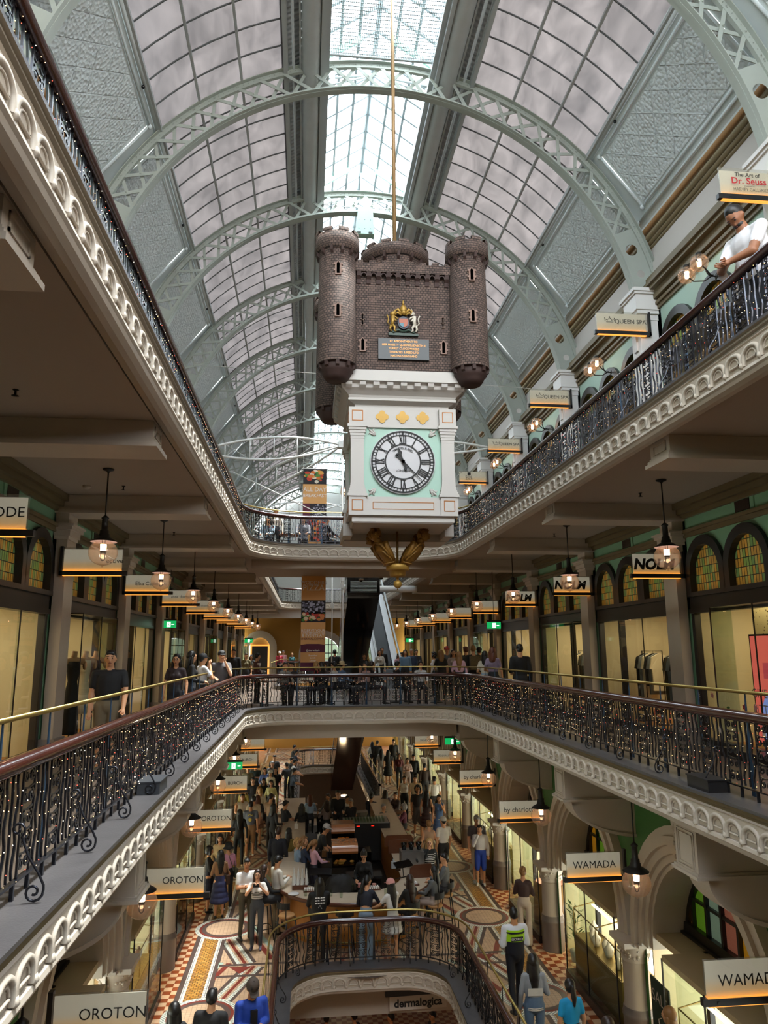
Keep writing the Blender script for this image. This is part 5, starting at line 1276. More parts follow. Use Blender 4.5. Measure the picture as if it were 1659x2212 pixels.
# plinth, figures, pendant
b = MB(); sq(b, [(0.60, 3.60), (0.79, 3.60), (0.79, 3.585), (0.74, 3.58), (0.74, 3.50), (0.72, 3.48)]); sq(b, [(0.72, 3.48), (0, 3.48)])
b.box(-0.80, 0.80, 0.25, 0.85, 3.36, 3.6); b.box(-0.84, -0.70, -0.2, 0.85, 3.38, 3.56); b.box(0.70, 0.84, -0.2, 0.85, 3.38, 3.56); b.build('under_slab', CLW, ck)
FACE = [0]
def figure(ang):
    b = MB(); c = MB()
    # leaning bust: swelling drapery tail, torso, head with curls, wing plate to the slab (built along x outwards)
    c.tube([(0.09, 0, 2.95), (0.13, 0, 3.02), (0.19, 0, 3.11), (0.25, 0, 3.19), (0.30, 0, 3.25)], [0.06, 0.09, 0.105, 0.11, 0.07], 14, flat=(1, 0.85))
    c.tube([(0.30, 0, 3.25), (0.35, 0, 3.31)], [0.05, 0.045], 10)
    c.sphere((0.385, 0, 3.355), 0.072, 14, sc=(0.9, 0.85, 1.1)); c.sphere((0.45, 0, 3.35), 0.018, 8)
    c.sphere((0.44, 0, 3.315), 0.02, 6); rnd = random.Random(3)
    for q in (-1, 1): c.sphere((0.437, q*0.026, 3.375), 0.012, 6)
    for i in range(110):
        a = rnd.uniform(0, 2*PI); q = rnd.uniform(-0.5, 1.0); rr = 0.078
        p = (0.375+rr*math.cos(a)*math.sqrt(max(0, 1-q*q))*0.9, rr*math.sin(a)*math.sqrt(max(0, 1-q*q)), 3.37+rr*q*1.1)
        if p[0] > 0.415 and q < 0.62: continue
        c.sphere(p, 0.019, 6)
    for s in (-1, 1):
        c.tube([(0.27, s*0.09, 3.26), (0.26, s*0.12, 3.18), (0.20, s*0.115, 3.09), (0.13, s*0.07, 3.02)], [0.04, 0.034, 0.028, 0.03], 8)
        c.tube([(0.17, s*0.085, 3.02), (0.26, s*0.115, 3.12), (0.34, s*0.08, 3.22), (0.36, 0, 3.25)], 0.016, 6)
        c.tube([(0.12, s*0.06, 2.98), (0.20, s*0.105, 3.04), (0.29, s*0.075, 3.12), (0.31, 0, 3.16)], 0.014, 6)
    for i in range(6):
        c.tube([(0.13+0.025*i, -0.10, 2.99+0.035*i), (0.20+0.02*i, 0, 2.965+0.045*i), (0.13+0.025*i, 0.10, 2.99+0.035*i)], 0.012, 5)
    c.prism([(0.33, -0.05, 3.40), (0.40, -0.06, 3.44), (0.50, -0.07, 3.53), (0.36, -0.07, 3.53)], (0, 0.12, 0))
    c.xf(Matrix.Rotation(ang, 4, 'Z') @ Matrix.Translation((0, 0, 2.95)) @ Matrix.Diagonal((1.18, 1.12, 1.06, 1)) @ Matrix.Translation((0, 0, -2.95))); return c
for q in (-33, -147, 33, 147): figure(R(q)).build('gilded_figure', OCHRE, ck)
b = MB(); b.lathe([(0.0, 2.97), (0.165, 2.97), (0.175, 2.95), (0.175, 2.885), (0.165, 2.88), (0.125, 2.87), (0.12, 2.80), (0.10, 2.79), (0.03, 2.785), (0.018, 2.76), (0.018, 2.73), (0.04, 2.72)], n=24)
b.sphere((0, 0, 2.675), 0.064, 16); b.tube([(0, 0, 2.61), (0, 0, 2.585)], 0.01, 6); b.build('finial', GOLDP, ck)
b = MB(); b.tube([(0, 0, 2.95), (0, 0, 3.5)], 0.018, 6); b.build('lower_rod', OCHRE, ck)
# plaque and coat of arms
b = MB(); b.box(-0.375, 0.375, -0.975, -0.93, 5.87, 6.19); pl = b.build('plaque', pbr('plaque_slate', '#2b3236', 0.4), ck)
b = MB()
for i, ln in enumerate(['BY APPOINTMENT TO', 'HER MAJESTY QUEEN ELIZABETH II', 'TURRET CLOCKMAKERS', 'THWAITES & REED LTD', 'HASTINGS ENGLAND']):
    b.text(ln, (0, -0.978, 6.145-i*0.057), 0.047, bold=0.01, sx=0.88)
b.build('lettering', pbr('plaque_gilt', '#c08a4a', 0.4, metal=0.4), pl)
b = MB(); b.box(-0.22, 0.22, -0.97, -0.93, 6.245, 6.285)
for s in (-1, 1): b.tube([(0, -0.97, 6.30), (s*0.08, -0.975, 6.33), (s*0.15, -0.97, 6.29), (s*0.21, -0.965, 6.33)], [0.02, 0.022, 0.018, 0.01], 6)
arms = b.build('coat_of_arms', pbr('arms_base', '#2f4238', 0.5), ck)
b = MB(); n = 20; cc = [(0.085*math.cos(2*PI*i/n), -0.985, 6.44+0.10*math.sin(2*PI*i/n)) for i in range(n)]; b.prism(cc, (0, 0.04, 0)); b.build('garter', pbr('garter', '#2c3544', 0.5), arms)
b = MB(); b.prism([(-0.065, -0.995, 6.50), (0, -0.995, 6.50), (0, -0.995, 6.43), (-0.065, -0.995, 6.43)], (0, 0.01, 0)); b.prism([(0, -0.995, 6.43), (0.062, -0.995, 6.43), (0.05, -0.995, 6.39), (0, -0.995, 6.36)], (0, 0.01, 0))
b.prism([(0, -0.995, 6.50), (0.065, -0.995, 6.50), (0.065, -0.995, 6.43), (0, -0.995, 6.43)], (0, 0.01, 0)); b.build('red_quarters', pbr('arms_red', '#a2573c', 0.5), arms)
b = MB(); b.prism([(-0.062, -0.996, 6.43), (0, -0.996, 6.43), (0, -0.996, 6.36), (-0.05, -0.996, 6.39)], (0, 0.01, 0)); b.build('blue_quarter', pbr('arms_blue', '#4e7a88', 0.5), arms)
for s, nm, mm in ((-1, 'lion', GOLDP), (1, 'unicorn', pbr('arms_silver', '#c9c2b4', 0.4))):
    b = MB(); X = lambda v: s*v
    b.tube([(X(0.17), -0.975, 6.40), (X(0.16), -0.98, 6.46), (X(0.155), -0.98, 6.54)], [0.030, 0.026, 0.036], 8)
    b.sphere((X(0.145), -0.985, 6.585), 0.032 if s < 0 else 0.024, 8); b.tube([(X(0.145), -0.985, 6.58), (X(0.11), -0.99, 6.565)], [0.018, 0.01], 6)
    if s < 0: b.sphere((X(0.16), -0.975, 6.57), 0.042, 8)
    else: b.tube([(X(0.14), -0.985, 6.60), (X(0.12), -0.985, 6.67)], [0.006, 0.002], 4)
    b.tube([(X(0.15), -0.985, 6.53), (X(0.11), -0.99, 6.52), (X(0.09), -0.99, 6.49)], [0.016, 0.012, 0.012], 6); b.tube([(X(0.15), -0.985, 6.50), (X(0.11), -0.99, 6.46)], [0.014, 0.011], 6)
    b.tube([(X(0.16), -0.985, 6.40), (X(0.13), -0.99, 6.36), (X(0.14), -0.99, 6.31), (X(0.11), -0.99, 6.30)], [0.024, 0.018, 0.012, 0.012], 6); b.tube([(X(0.18), -0.975, 6.40), (X(0.20), -0.975, 6.35), (X(0.18), -0.975, 6.30)], [0.022, 0.016, 0.012], 6)
    b.tube([(X(0.20), -0.97, 6.40), (X(0.235), -0.97, 6.44), (X(0.22), -0.97, 6.51), (X(0.245), -0.97, 6.56)], [0.009, 0.009, 0.009, 0.014], 5); b.build(nm, mm, arms)
b = MB(); b.sphere((0, -0.98, 6.60), 0.045, 10); b.lathe([(0.045, 6.62), (0.055, 6.66), (0.03, 6.71), (0.0, 6.72)], (0, -0.975, 0), 12)
for s in (-1, 1): b.tube([(s*0.03, -0.98, 6.58), (s*0.08, -0.98, 6.65), (s*0.13, -0.975, 6.63), (s*0.11, -0.975, 6.58)], [0.02, 0.024, 0.018, 0.01], 6); b.tube([(s*0.03, -0.98, 6.56), (s*0.09, -0.98, 6.60), (s*0.12, -0.975, 6.56)], [0.016, 0.018, 0.01], 6)
b.tube([(0, -0.975, 6.72), (0.0, -0.975, 6.80)], [0.02, 0.008], 6); b.build('helm_and_crown', GOLDP, arms)
# suspended mint motor box on the second arch
p = at_y(788, 505, 17.1); t = thing('motor_box', 'mint steel box hung from the second roof arch above the left castle turret', 'box', p)
q = at_y(788, 447, 17.1).z-p.z
b = MB(); b.prism([(-0.25, 0, 0), (0.25, 0, 0), (0.21, 0, q), (-0.17, 0, q)], (0, 0.22, 0)); b.build('casing', MINT, t)
b = MB(); [b.octa((x, -0.005, z), 0.012) for x in (-0.15, 0, 0.15) for z in (0.15, 0.4)]; b.box(-0.2, -0.1, -0.02, 0, 0.02, 0.06); b.box(0.1, 0.2, -0.02, 0, 0.02, 0.06); b.build('bolts', DARKW, t)

# ================================================================== banner
bx0, bx1 = -0.16, 0.63; BYY = 24.0
def banner(nm, lab, z0, z1, items):
    t = thing('hanging_banner', lab, 'banner', ((bx0+bx1)/2, BYY, z0), group='restaurant banners')
    return t
t = thing('hanging_banner', 'long tan restaurant banner hung through the galleries reading ALL DAY BREAKFAST and WOODFIRE PIZZA', 'banner', ((bx0+bx1)/2, BYY, 1.05))
zt = 7.76-1.05; hw = (bx1-bx0)/2
TAN = pbr('banner_tan', '#e0a868', 0.7); BURG = pbr('banner_burgundy', '#5a1a33', 0.7)
b = MB(); b.box(-hw, hw, -0.004, 0.004, 0, zt); b.build('cloth', TAN, t)
Z = lambda py: at_y(680, py, BYY).z-1.05
def food(seed, n, cols, z0, z1, x0=-hw, x1=hw, bg='#1d1a20', rr=(0.03, 0.07)):
    rnd = random.Random(seed); m = [pbr('print_bg_%d' % seed, bg, 0.7)]+[pbr('print_%d_%d' % (seed, i), c, 0.7) for i, c in enumerate(cols)]
    b = MB(); b.box(x0, x1, -0.008, -0.005, z0, z1)
    for i in range(n):
        r_ = rnd.uniform(*rr); x = rnd.uniform(x0+r_, x1-r_); z = rnd.uniform(z0+r_, z1-r_); k = rnd.randint(7, 12); a = rnd.uniform(0.5, 1.0)
        b.poly([(x+r_*math.cos(2*PI*j/k), -0.0085-0.0001*i, z+r_*a*math.sin(2*PI*j/k)) for j in range(k)][::-1], 1+i % len(cols))
    return b, m
b, m = food(1, 26, ['#c23a22', '#e7d9c8', '#d9702c', '#4f8a3a', '#e0a04a'], Z(1046), Z(1013), rr=(0.04, 0.10)); b.build('breakfast_picture', m, t)
b, m = food(2, 60, ['#7d7a8c', '#c9c6d2', '#3c3a46'], Z(1118), Z(1088), -hw*0.4, hw, rr=(0.02, 0.04)); b.build('fish_picture', m, t)
b = MB(); b.box(-hw, -hw*0.4, -0.009, -0.005, Z(1145), Z(1088)); b.build('burgundy_band', BURG, t)
b, m = food(3, 40, ['#c8452a', '#2c2626', '#e08a3a'], Z(1170), Z(1120), -hw*0.4, hw); b.build('grill_picture', m, t)
b, m = food(4, 90, ['#5b5a6e', '#a9a7bb', '#1a191e', '#8c8a9e'], Z(1325), Z(1297), rr=(0.02, 0.05)); b.build('oyster_picture', m, t)
b, m = food(5, 30, ['#c0392b', '#d8844a', '#4c8a36', '#e3cfae'], Z(1344), Z(1322), rr=(0.04, 0.08)); b.build('pizza_picture', m, t)
b = MB(); b.box(-hw, hw, -0.007, -0.004, Z(1409), Z(1393)); b.prism([(-hw, -0.008, Z(1393)), (0, -0.008, Z(1398)), (hw, -0.008, Z(1393)), (hw*0.5, -0.008, Z(1391)), (-hw*0.5, -0.008, Z(1391))], (0, 0.004, 0)); b.box(-hw, hw, -0.007, -0.004, 0, Z(1431)); b.build('burgundy_band', BURG, t)
BW = pbr('banner_white', '#f2ece4', 0.6); b = MB()
for (st, py, sz) in (('ALL DAY', 1058, 0.20), ('BREAKFAST', 1071, 0.155), ('WOODFIRE', 1259, 0.17), ('PIZZA', 1270, 0.27), ('RESERVE YOUR', 1362, 0.115), ('CHRISTMAS PARTIES', 1367.5, 0.085), ('& EVENTS AT', 1373, 0.125), ('@sherwalqvb', 1405, 0.08), ('Breakfast', 1416, 0.075), ('Lunch', 1421, 0.075), ('Dinner', 1427, 0.075)):
    b.text(st, (0, -0.013, Z(py)), sz, bold=0.008, sx=0.98)
b.build('white_lettering', BW, t); b = MB(); b.text('SHERWAL.COM.AU', (0, -0.013, Z(1380)), 0.09); b.build('dark_lettering', BURG, t)
b = MB(); b.tube([(-hw-0.05, 0, zt), (hw+0.05, 0, zt)], 0.015, 5); b.tube([(-hw, 0, zt), (-hw, 0, 13-1)], 0.004, 3, sm=False); b.tube([(hw, 0, zt), (hw, 0, 12)], 0.004, 3, sm=False); b.build('top_bar', WHITEST, t)

# ================================================================== white cable trusses, hanger rods
def lens_truss(p, q, sag, lab):
    p, q = Vector(p), Vector(q); t = thing('lens_truss', lab, 'truss', p, group='white tubular roof trusses over the far well'); n = 12; d = q-p; up = Vector((0, 0, 1))
    for sg in (1, -1):
        b = MB(); b.tube([d*(i/n)+up*sg*sag*4*(i/n)*(1-i/n) for i in range(n+1)], 0.045, 8); b.build('chord', WHITEST, t)
    b = MB()
    for i in (2, 4, 6, 8, 10):
        h = sag*4*(i/n)*(1-i/n); b.tube([d*(i/n)+up*h, d*(i/n)-up*h], 0.025, 6); j = i+2
        if j <= 10: h2 = sag*4*(j/n)*(1-j/n); b.tube([d*(i/n)+up*h, d*(j/n)-up*h2], 0.01, 4); b.tube([d*(i/n)-up*h, d*(j/n)+up*h2], 0.01, 4)
    b.build('web', WHITEST, t)
J = at_y(738, 962, 27)
lens_truss(J, at_y(430, 975, 25), 0.42, 'white lens-shaped tube truss, nearly level, left of the clock'); lens_truss(J, at_y(470, 1085, 31), 0.40, 'white lens-shaped tube truss falling to the left below the level one')
lens_truss(J, at_y(1060, 968, 25), 0.30, 'white lens-shaped tube truss to the right of the clock case')
J2 = at_y(728, 1092, 44)
lens_truss(J2, at_y(560, 1100, 42), 0.35, 'white lens-shaped tube truss far left behind the banner'); lens_truss(J2, at_y(860, 1100, 42), 0.35, 'white lens-shaped tube truss far behind the clock')
t = thing('truss_node', 'white steel node block where the lens trusses meet beside the clock', 'steel node', J); b = MB(); b.box(-0.12, 0.25, -0.15, 0.15, -0.12, 0.14); b.build('block', WHITEST, t)
b = MB(); b.tube([(0.05, 0, -0.1), (0.05, 0, -J.z+0.3)], 0.035, 8); b.tube([(-0.02, 0, -0.1), (-0.02, 0, -J.z+0.3)], 0.01, 4); b.build('hanger_rod', WHITEST, t)
for i, (a, c) in enumerate(((at_y(500, 1018, 22), at_y(708, 1118, 23)), (at_y(1040, 985, 22), at_y(985, 1030, 24)), (at_y(450, 790, 16), at_y(1230, 845, 16)))):
    t = thing('stay_cable', ['thin white stay cable slanting down to the banner', 'thin white stay cable right of the clock', 'thin grey cable stretched across the roof'][i], 'cable', a, group='stay cables'); b = MB(); b.tube([(0, 0, 0), c-a], 0.018 if i == 0 else 0.006, 5); b.build('wire', WHITEST, t)
t = thing('hanger_frame', 'two white vertical hanger tubes with knuckles beside the banner', 'steel hangers', at_y(740, 1250, 27)); b = MB(); z_ = -at_y(740, 1250, 27).z
b.tube([(0.0, 0, 0.3), (0.0, 0, z_)], 0.035, 6); b.tube([(-0.38, 0, 0.3), (-0.38, 0, z_+0.8)], 0.025, 6)
for (x, z) in ((0, 0), (0, -0.25), (-0.38, -1.0)): b.box(x-0.06, x+0.06, -0.06, 0.06, z-0.1, z+0.1)
b.build('tubes', WHITEST, t)
t = thing('cross_tube', 'thick white horizontal tube over the head of the escalator', 'steel tube', at_y(745, 1272, 29)); b = MB(); b.tube([(0, 0, 0), (2.9, 0, 0.0)], 0.13, 14); b.tube([(-0.02, 0, 0), (0.08, 0, 0)], 0.17, 14); b.build('tube', WHITEST, t)

# ================================================================== escalators
def escalator(x0, x1, ya, za, yb, zb, lab, dark=False):
    """straight flight from (ya, za) to (yb, zb)"""
    xm = (x0+x1)/2; t = thing('escalator', lab, 'escalator', (xm, ya, za), group='escalators'); w_ = (x1-x0)/2; L = yb-ya; H = zb-za; n = int(abs(H)/0.2); sg = 1
    b = MB()
    for i in range(n):
        y = L*i/n; z = H*i/n; b.box(-w_+0.22, w_-0.22, y, y+L/n*1.02, z-0.25, z+0.01) if L > 0 else b.box(-w_+0.22, w_-0.22, y+L/n*1.02, y, z-0.25, z+0.01)
    b.build('steps', pbr('step_grey', '#7d8083', 0.55, metal=0.2) if 'step_grey' not in MATS else MATS['step_grey'], t)
    for s in (-1, 1):
        b = MB(); b.add([(s*(w_-0.2), 0, -0.3), (s*(w_-0.2), L, H-0.3), (s*(w_-0.2), L, H+0.18), (s*(w_-0.2), 0, 0.18), (s*w_, 0, -0.3), (s*w_, L, H-0.3), (s*w_, L, H+0.18), (s*w_, 0, 0.18)], [(0, 1, 2, 3), (4, 7, 6, 5), (3, 2, 6, 7), (0, 3, 7, 4), (1, 5, 6, 2)])
        b.build('skirt', BLACKG if dark else pbr('escalator_steel', '#a9adb0', 0.35, metal=0.6) if 'escalator_steel' not in MATS else (BLACKG if dark else MATS['escalator_steel']), t)
        b = MB(); xx = s*(w_-0.1); xx = s*(w_-0.02) if not dark else xx; b.tube([(xx, -0.6*(1 if L > 0 else -1), 0.2), (xx, -0.7*(1 if L > 0 else -1), 0.6), (xx, -0.3*(1 if L > 0 else -1), 0.95), (xx, 0, 1.0), (xx, L, H+1.0), (xx, L+0.6*(1 if L > 0 else -1), H+1.0)], 0.05, 8); b.build('handrail', BLACK if dark else GREYST, t)
        if not dark: b = MB(); xa, xb = s*(w_-0.24), s*(w_+0.06); b.add([(xa, 0, 0.19), (xb, 0, 0.19), (xb, L, H+0.19), (xa, L, H+0.19), (xa, 0, 0.12), (xb, 0, 0.12), (xb, L, H+0.12), (xa, L, H+0.12)], [(0, 1, 2, 3), (4, 7, 6, 5), (0, 4, 5, 1), (1, 5, 6, 2), (2, 6, 7, 3), (3, 7, 4, 0)]); b.build('deck', pbr('pale_deck', '#cfd2d3', 0.4) if 'pale_deck' not in MATS else MATS['pale_deck'], t)
        if dark: b = MB(); b.quad((xx, 0, 0.18), (xx, L, H+0.18), (xx, L, H+0.97), (xx, 0, 0.97)); b.build('glass_balustrade', GLASS, t)
    b = MB(); b.add([(-w_, 0, -0.35), (w_, 0, -0.35), (w_, L, H-0.35), (-w_, L, H-0.35), (-w_, 0, -1.0), (w_, 0, -1.0), (w_, L, H-1.0), (-w_, L, H-1.0)], [(0, 3, 2, 1), (4, 5, 6, 7), (0, 1, 5, 4), (2, 3, 7, 6), (0, 4, 7, 3), (1, 2, 6, 5)]); b.build('truss_casing', BLACKG, t)
    return t
e0 = at_z(826, 1440, 0.0)
escalator(3.15, 4.25, 32.2, 0.0, 41.0, ZB, 'grey stepped escalator rising from the middle gallery to the top gallery')
escalator(1.55, 2.75, 38.5, 0.0, 27.5, ZB, 'black glossy underside of the escalator coming down beside the banner', dark=True)
t = thing('escalator_lobby', 'dark box at the head of the black escalator with a soffit grille', 'escalator head', (2.15, 27.4, 4.3)); b = MB(); b.box(-0.62, 0.62, 0, 1.2, -0.55, 0.1); b.build('casing', BLACKG, t)
b = MB()
for i in range(9): b.box(-0.5, 0.5, -0.02, 0.0, -0.45+i*0.05, -0.43+i*0.05)
b.build('grille', GREYST, t)
escalator(1.5, 2.7, 42.5, ZG, 31.5, ZA, 'black escalator casing rising over the ground floor well', dark=True)
# ================================================================== ground floor mosaic
def clip(poly, x0, x1, y0, y1):
    def cut(P, f, g):
        out = []
        for i in range(len(P)):
            a, c = P[i], P[(i+1) % len(P)]; fa, fc = f(a), f(c)
            if fa >= 0: out.append(a)
            if (fa >= 0) != (fc >= 0): t = fa/(fa-fc); out.append((a[0]+(c[0]-a[0])*t, a[1]+(c[1]-a[1])*t))
        return out
    for f in (lambda p: p[0]-x0, lambda p: x1-p[0], lambda p: p[1]-y0, lambda p: y1-p[1]):
        poly = cut(poly, f, None)
        if len(poly) < 3: return []
    return poly
IW = 3.14; VW = 1.98
REG = []
for s in (-1, 1):
    a, c = sorted((CX+s*VW, CX+s*IW)); REG.append((a, c, 2.0, 16.9)); REG.append((a, c, 31.1, 44.2))
REG += [(CX-IW, CX+IW, 16.9, 31.1), (CX-IW, CX+IW, 44.2, YEND)]
FM_ = ['check', 'dark', 'dots', 'ochre', 'red', 'teal', 'mesh', 'brown', 'cream']
fl = MB(); ZF = ZG
def lay(poly, mat, lv, clipped=True):
    for r in (REG if clipped else [None]):
        q = clip(poly, *r) if r else poly
        if len(q) >= 3: fl.poly([(p[0], p[1], ZF+0.0008*lv) for p in q], FM_.index(mat))
for s in (-1, 1):
    def strip(u0, u1, mat, lv, ya=-2, yb=YEND):
        a, c = sorted((CX+s*u0, CX+s*u1)); lay([(a, ya), (c, ya), (c, yb), (a, yb)], mat, lv, False)
    strip(3.82, 4.9, 'check', 1); strip(3.72, 3.82, 'dark', 1); strip(3.64, 3.72, 'dots', 1); strip(3.30, 3.64, 'ochre', 1); strip(3.22, 3.30, 'dots', 1); strip(3.12, 3.22, 'dark', 1)
    strip(3.335, 3.35, 'brown', 2); strip(3.59, 3.605, 'brown', 2)
    for k in range(0, 12):
        ym = BAY*(k+0.5); c0 = (CX+s*3.22, ym)
        for sy in (-1, 1):
            for (du, dv) in ((-s*0.335, sy*0.94),):
                L = 2.25; nx, ny = -dv, du; q = math.hypot(du, dv); dx, dy = du/q, dv/q; nx, ny = -dy, dx
                for (o0, o1, mat) in ((-0.34, -0.27, 'dark'), (-0.27, -0.19, 'mesh'), (-0.14, -0.07, 'red'), (-0.02, 0.06, 'mesh'), (0.06, 0.14, 'dark'), (0.42, 0.54, 'red'), (0.60, 0.70, 'teal')):
                    a = (c0[0]+nx*o0, c0[1]+ny*o0); d = (c0[0]+nx*o1, c0[1]+ny*o1)
                    lay([a, (a[0]+dx*L, a[1]+dy*L), (d[0]+dx*L, d[1]+dy*L), d], mat, 2 if abs(du) < 0.5 else 3)
        yp = BAY*(k+1)
        for o, mat in ((0.0, 'dark'), (0.55, 'dark')):
            lay([(CX+s*3.12, yp-o-0.05), (CX+s*1.4, yp-o-0.05), (CX+s*1.4, yp-o+0.05), (CX+s*3.12, yp-o+0.05)], mat, 4)
        lay([(CX+s*2.9, yp-0.1), (CX+s*2.4, yp-0.1), (CX+s*2.65, yp-0.45)], 'red', 5)
        for (rr, mat, lv) in ((0.72, 'mesh', 5), (0.62, 'red', 6), (0.56, 'dark', 7), (0.46, 'cream', 8)):
            n = 32; lay([(c0[0]+rr*math.cos(2*PI*i/n), c0[1]+rr*math.sin(2*PI*i/n)) for i in range(n)], mat, lv, False)
for k in range(4, 12):     # centre medallions
    for (rr, mat, lv) in ((1.0, 'dark', 9), (0.92, 'mesh', 10), (0.82, 'cream', 11), (0.5, 'red', 12), (0.44, 'cream', 13)):
        n = 32; y = BAY*k
        if y > 17 and not (30 < y < 45): fl.poly([(CX+rr*math.cos(2*PI*i/n), y+rr*math.sin(2*PI*i/n), ZF+0.0008*lv) for i in range(n)], FM_.index(mat))
struct(fl.build('floor', [FT[m] for m in FM_]))
b = MB()
for x in (CX-6.1, CX+6.0): b.box(x, x+0.1, -3, YEND, ZG-4.8, ZG-0.3)
b.box(CX-6, CX+6, YEND, YEND+0.1, ZG-4.8, ZG-0.3); b.box(CX-6, CX+6, -3.1, -3, ZG-4.8, ZG-0.3); struct(b.build('wall_basement', [CREAM]))
b = MB(); b.box(CX-4, CX+4, 17.1, 17.25, ZG-0.98, ZG-0.345); struct(b.build('wall_basement', [CREAM]))
t = thing('basement_sign', 'white fascia sign reading dermalogica down in the basement, inside the curved well', 'sign', (2.50, 17.02, ZG-0.70), 0.04); b = MB(); b.box(-0.62, 0.62, 0, 0.05, -0.19, 0.12); b.build('board', CREAM2, t)
b = MB(); b.text('dermalogica', (0.0, -0.006, -0.06), 0.215, bold=0.03); b.build('lettering', BLACK, t); b = MB(); b.box(-0.72, 0.35, -0.12, 0.0, 0.13, 0.25); b.build('light_box', DARKW, t)
for x, y in ((0.3, 20), (2.4, 12), (1.4, 38)):
    li = bpy.data.lights.new('basement_lamp', 'POINT'); li.energy = 45; li.color = (1, 0.75, 0.5); li.shadow_soft_size = 0.15
    t = thing('basement_lamp', 'warm round lamp on the basement ceiling %s' % {0.3: 'below the bar', 2.4: 'by the white fascia sign', 1.4: 'below the far well'}[x], 'ceiling light', (x+0.6, y, ZG-0.42)); b = MB(); b.lathe([(0, -0.05), (0.15, -0.05), (0.16, 0)], n=12); b.build('lens', LEDS, t)
    lo = bpy.data.objects.new('basement_lamp', li); COL.objects.link(lo); lo.parent = t; lo.location = (0, 0, -0.3)

# ================================================================== the cafe bar
bar = thing('cafe_counter', 'long round-ended cafe bar with marble top and orange wooden front', 'bar counter', (CX-0.1, 19.6, ZG))
def ushape(r, y1=10.2, n=20):
    P = [(-r, y1, -1, 0)] if False else []
    P = [(-r, y1, -1, 0), (-r, y1*0.5, -1, 0)]
    for i in range(n+1):
        a = PI+PI*i/n; P.append((r*math.cos(a), r*math.sin(a), math.cos(a), math.sin(a)))
    return P+[(r, y1*0.5, 1, 0), (r, y1, 1, 0)]
U = ushape(1.72)
b = MB(); b.sweep([(0.0, 0.12), (0.0, 0.98), (-0.5, 0.98), (-0.5, 0.0), (-0.08, 0.0), (-0.08, 0.12), (0, 0.12)], U, sm=False); b.build('front_panel', WOODO, bar)
b = MB(); b.sweep([(0.22, 1.005), (0.22, 1.045), (-0.52, 1.045), (-0.52, 1.005), (0.22, 1.005)], U); b.build('marble_top', MARBLE, bar)
b = MB(); b.sweep([(0.22, 0.96), (0.245, 0.98), (0.25, 1.02), (0.235, 1.048), (0.215, 1.05), (0.2, 0.96), (0.22, 0.96)], U, sm=True); b.build('timber_edge', WOODD, bar)
b = MB(); b.box(-1.25, 1.25, -0.9, 10.2, 0.01, 0.02); b.build('inner_floor', BLACK, bar)
b = MB(); b.tube([(p[0]+p[2]*0.14, p[1]+p[3]*0.14, 0.2) for p in U], 0.02, 6); b.build('foot_rail', BRASSD, bar)
def counter_pt(px, py, h=1.05): return at_z(px, py, ZG+h)
TOP = ZG+1.05
def hood(px, py, lab, lit=True):
    p = counter_pt(px, py); t = thing('pastry_cabinet', lab, 'display cabinet', (p.x, p.y, TOP), group='wood-hooded pastry cabinets')
    b = MB(); n = 8; prof = [(-0.27, 0.34), (-0.30, 0.40), (-0.28, 0.46)]+[(-0.28+0.16*(1-math.cos(PI/2*i/n)), 0.46+0.10*math.sin(PI/2*i/n)) for i in range(n+1)]+[(0.42, 0.56), (0.42, 0.34)]
    b.prism([(-0.34, y, z) for y, z in prof], (0.68, 0, 0)); b.build('wooden_hood', pbr('copper_veneer', '#a5663a', 0.25, var=0.15, vscale=14, coat=0.5) if 'copper_veneer' not in MATS else MATS['copper_veneer'], t)
    b = MB(); b.box(-0.33, 0.33, -0.26, 0.4, 0.0, 0.05); b.box(-0.33, -0.30, -0.26, 0.4, 0.05, 0.34); b.box(0.30, 0.33, -0.26, 0.4, 0.05, 0.34); b.box(-0.33, 0.33, 0.38, 0.4, 0.05, 0.34); b.build('frame', BLACKG, t)
    b = MB(); b.quad((-0.3, -0.255, 0.05), (0.3, -0.255, 0.05), (0.3, -0.255, 0.34), (-0.3, -0.255, 0.34)); b.build('glass', GLASS, t)
    b = MB(); b.box(-0.28, 0.28, -0.05, 0.0, 0.325, 0.335); b.build('warm_lamp', LEDW, t)
    b = MB(); rnd = random.Random(px)
    for i in range(14): b.sphere((rnd.uniform(-.25, .25), rnd.uniform(-.2, .1), 0.08+0.05*(i % 2)), 0.045, 8, sc=(1.3, 0.8, 0.7))
    b.build('pastries', pbr('pastry', '#c68a3e', 0.6) if 'pastry' not in MATS else MATS['pastry'], t)
hood(744, 1868, 'wood-hooded pastry cabinet with lit croissants, nearer of the two'); hood(740, 1822, 'wood-hooded pastry cabinet behind the first one, farther of the two')
# paper cones on a wooden stand
st = thing('cone_stand', 'wooden stand full of paper cones at the left end of the bar', 'stand', counter_pt(648, 1920)); b = MB(); b.box(-0.18, 0.18, -0.08, 0.5, 0, 0.10); b.build('tray', WOODD, st)
cone0 = None
PAPER = pbr('white_paper', '#dcdcd6', 0.6)
for i in range(22):
    x, y = -0.15+0.1*(i % 4)+random.uniform(-.01, .01), -0.02+0.095*(i//4); o = st.location
    b = MB(); b.lathe([(0.045, 0.0), (0.035, 0.05), (0.004, 0.26)], n=8); b.lathe([(0.045, 0), (0, -0.0)], n=8)
    if cone0 is None: cone0 = b.build('paper_cone', PAPER); c = cone0
    else: c = cone0.copy(); COL.objects.link(c)
    c.location = (o.x+x, o.y+y, o.z+0.10); tag(c, 'small white paper cone standing point up on the wooden stand of the bar', 'paper cone', 'paper cones on the bar')
t = thing('covered_machine', 'coffee machine under a crumpled black cloth at the round end of the bar', 'covered machine', counter_pt(735, 1922)); b = MB(); rnd = random.Random(5); n = 18; rings = []
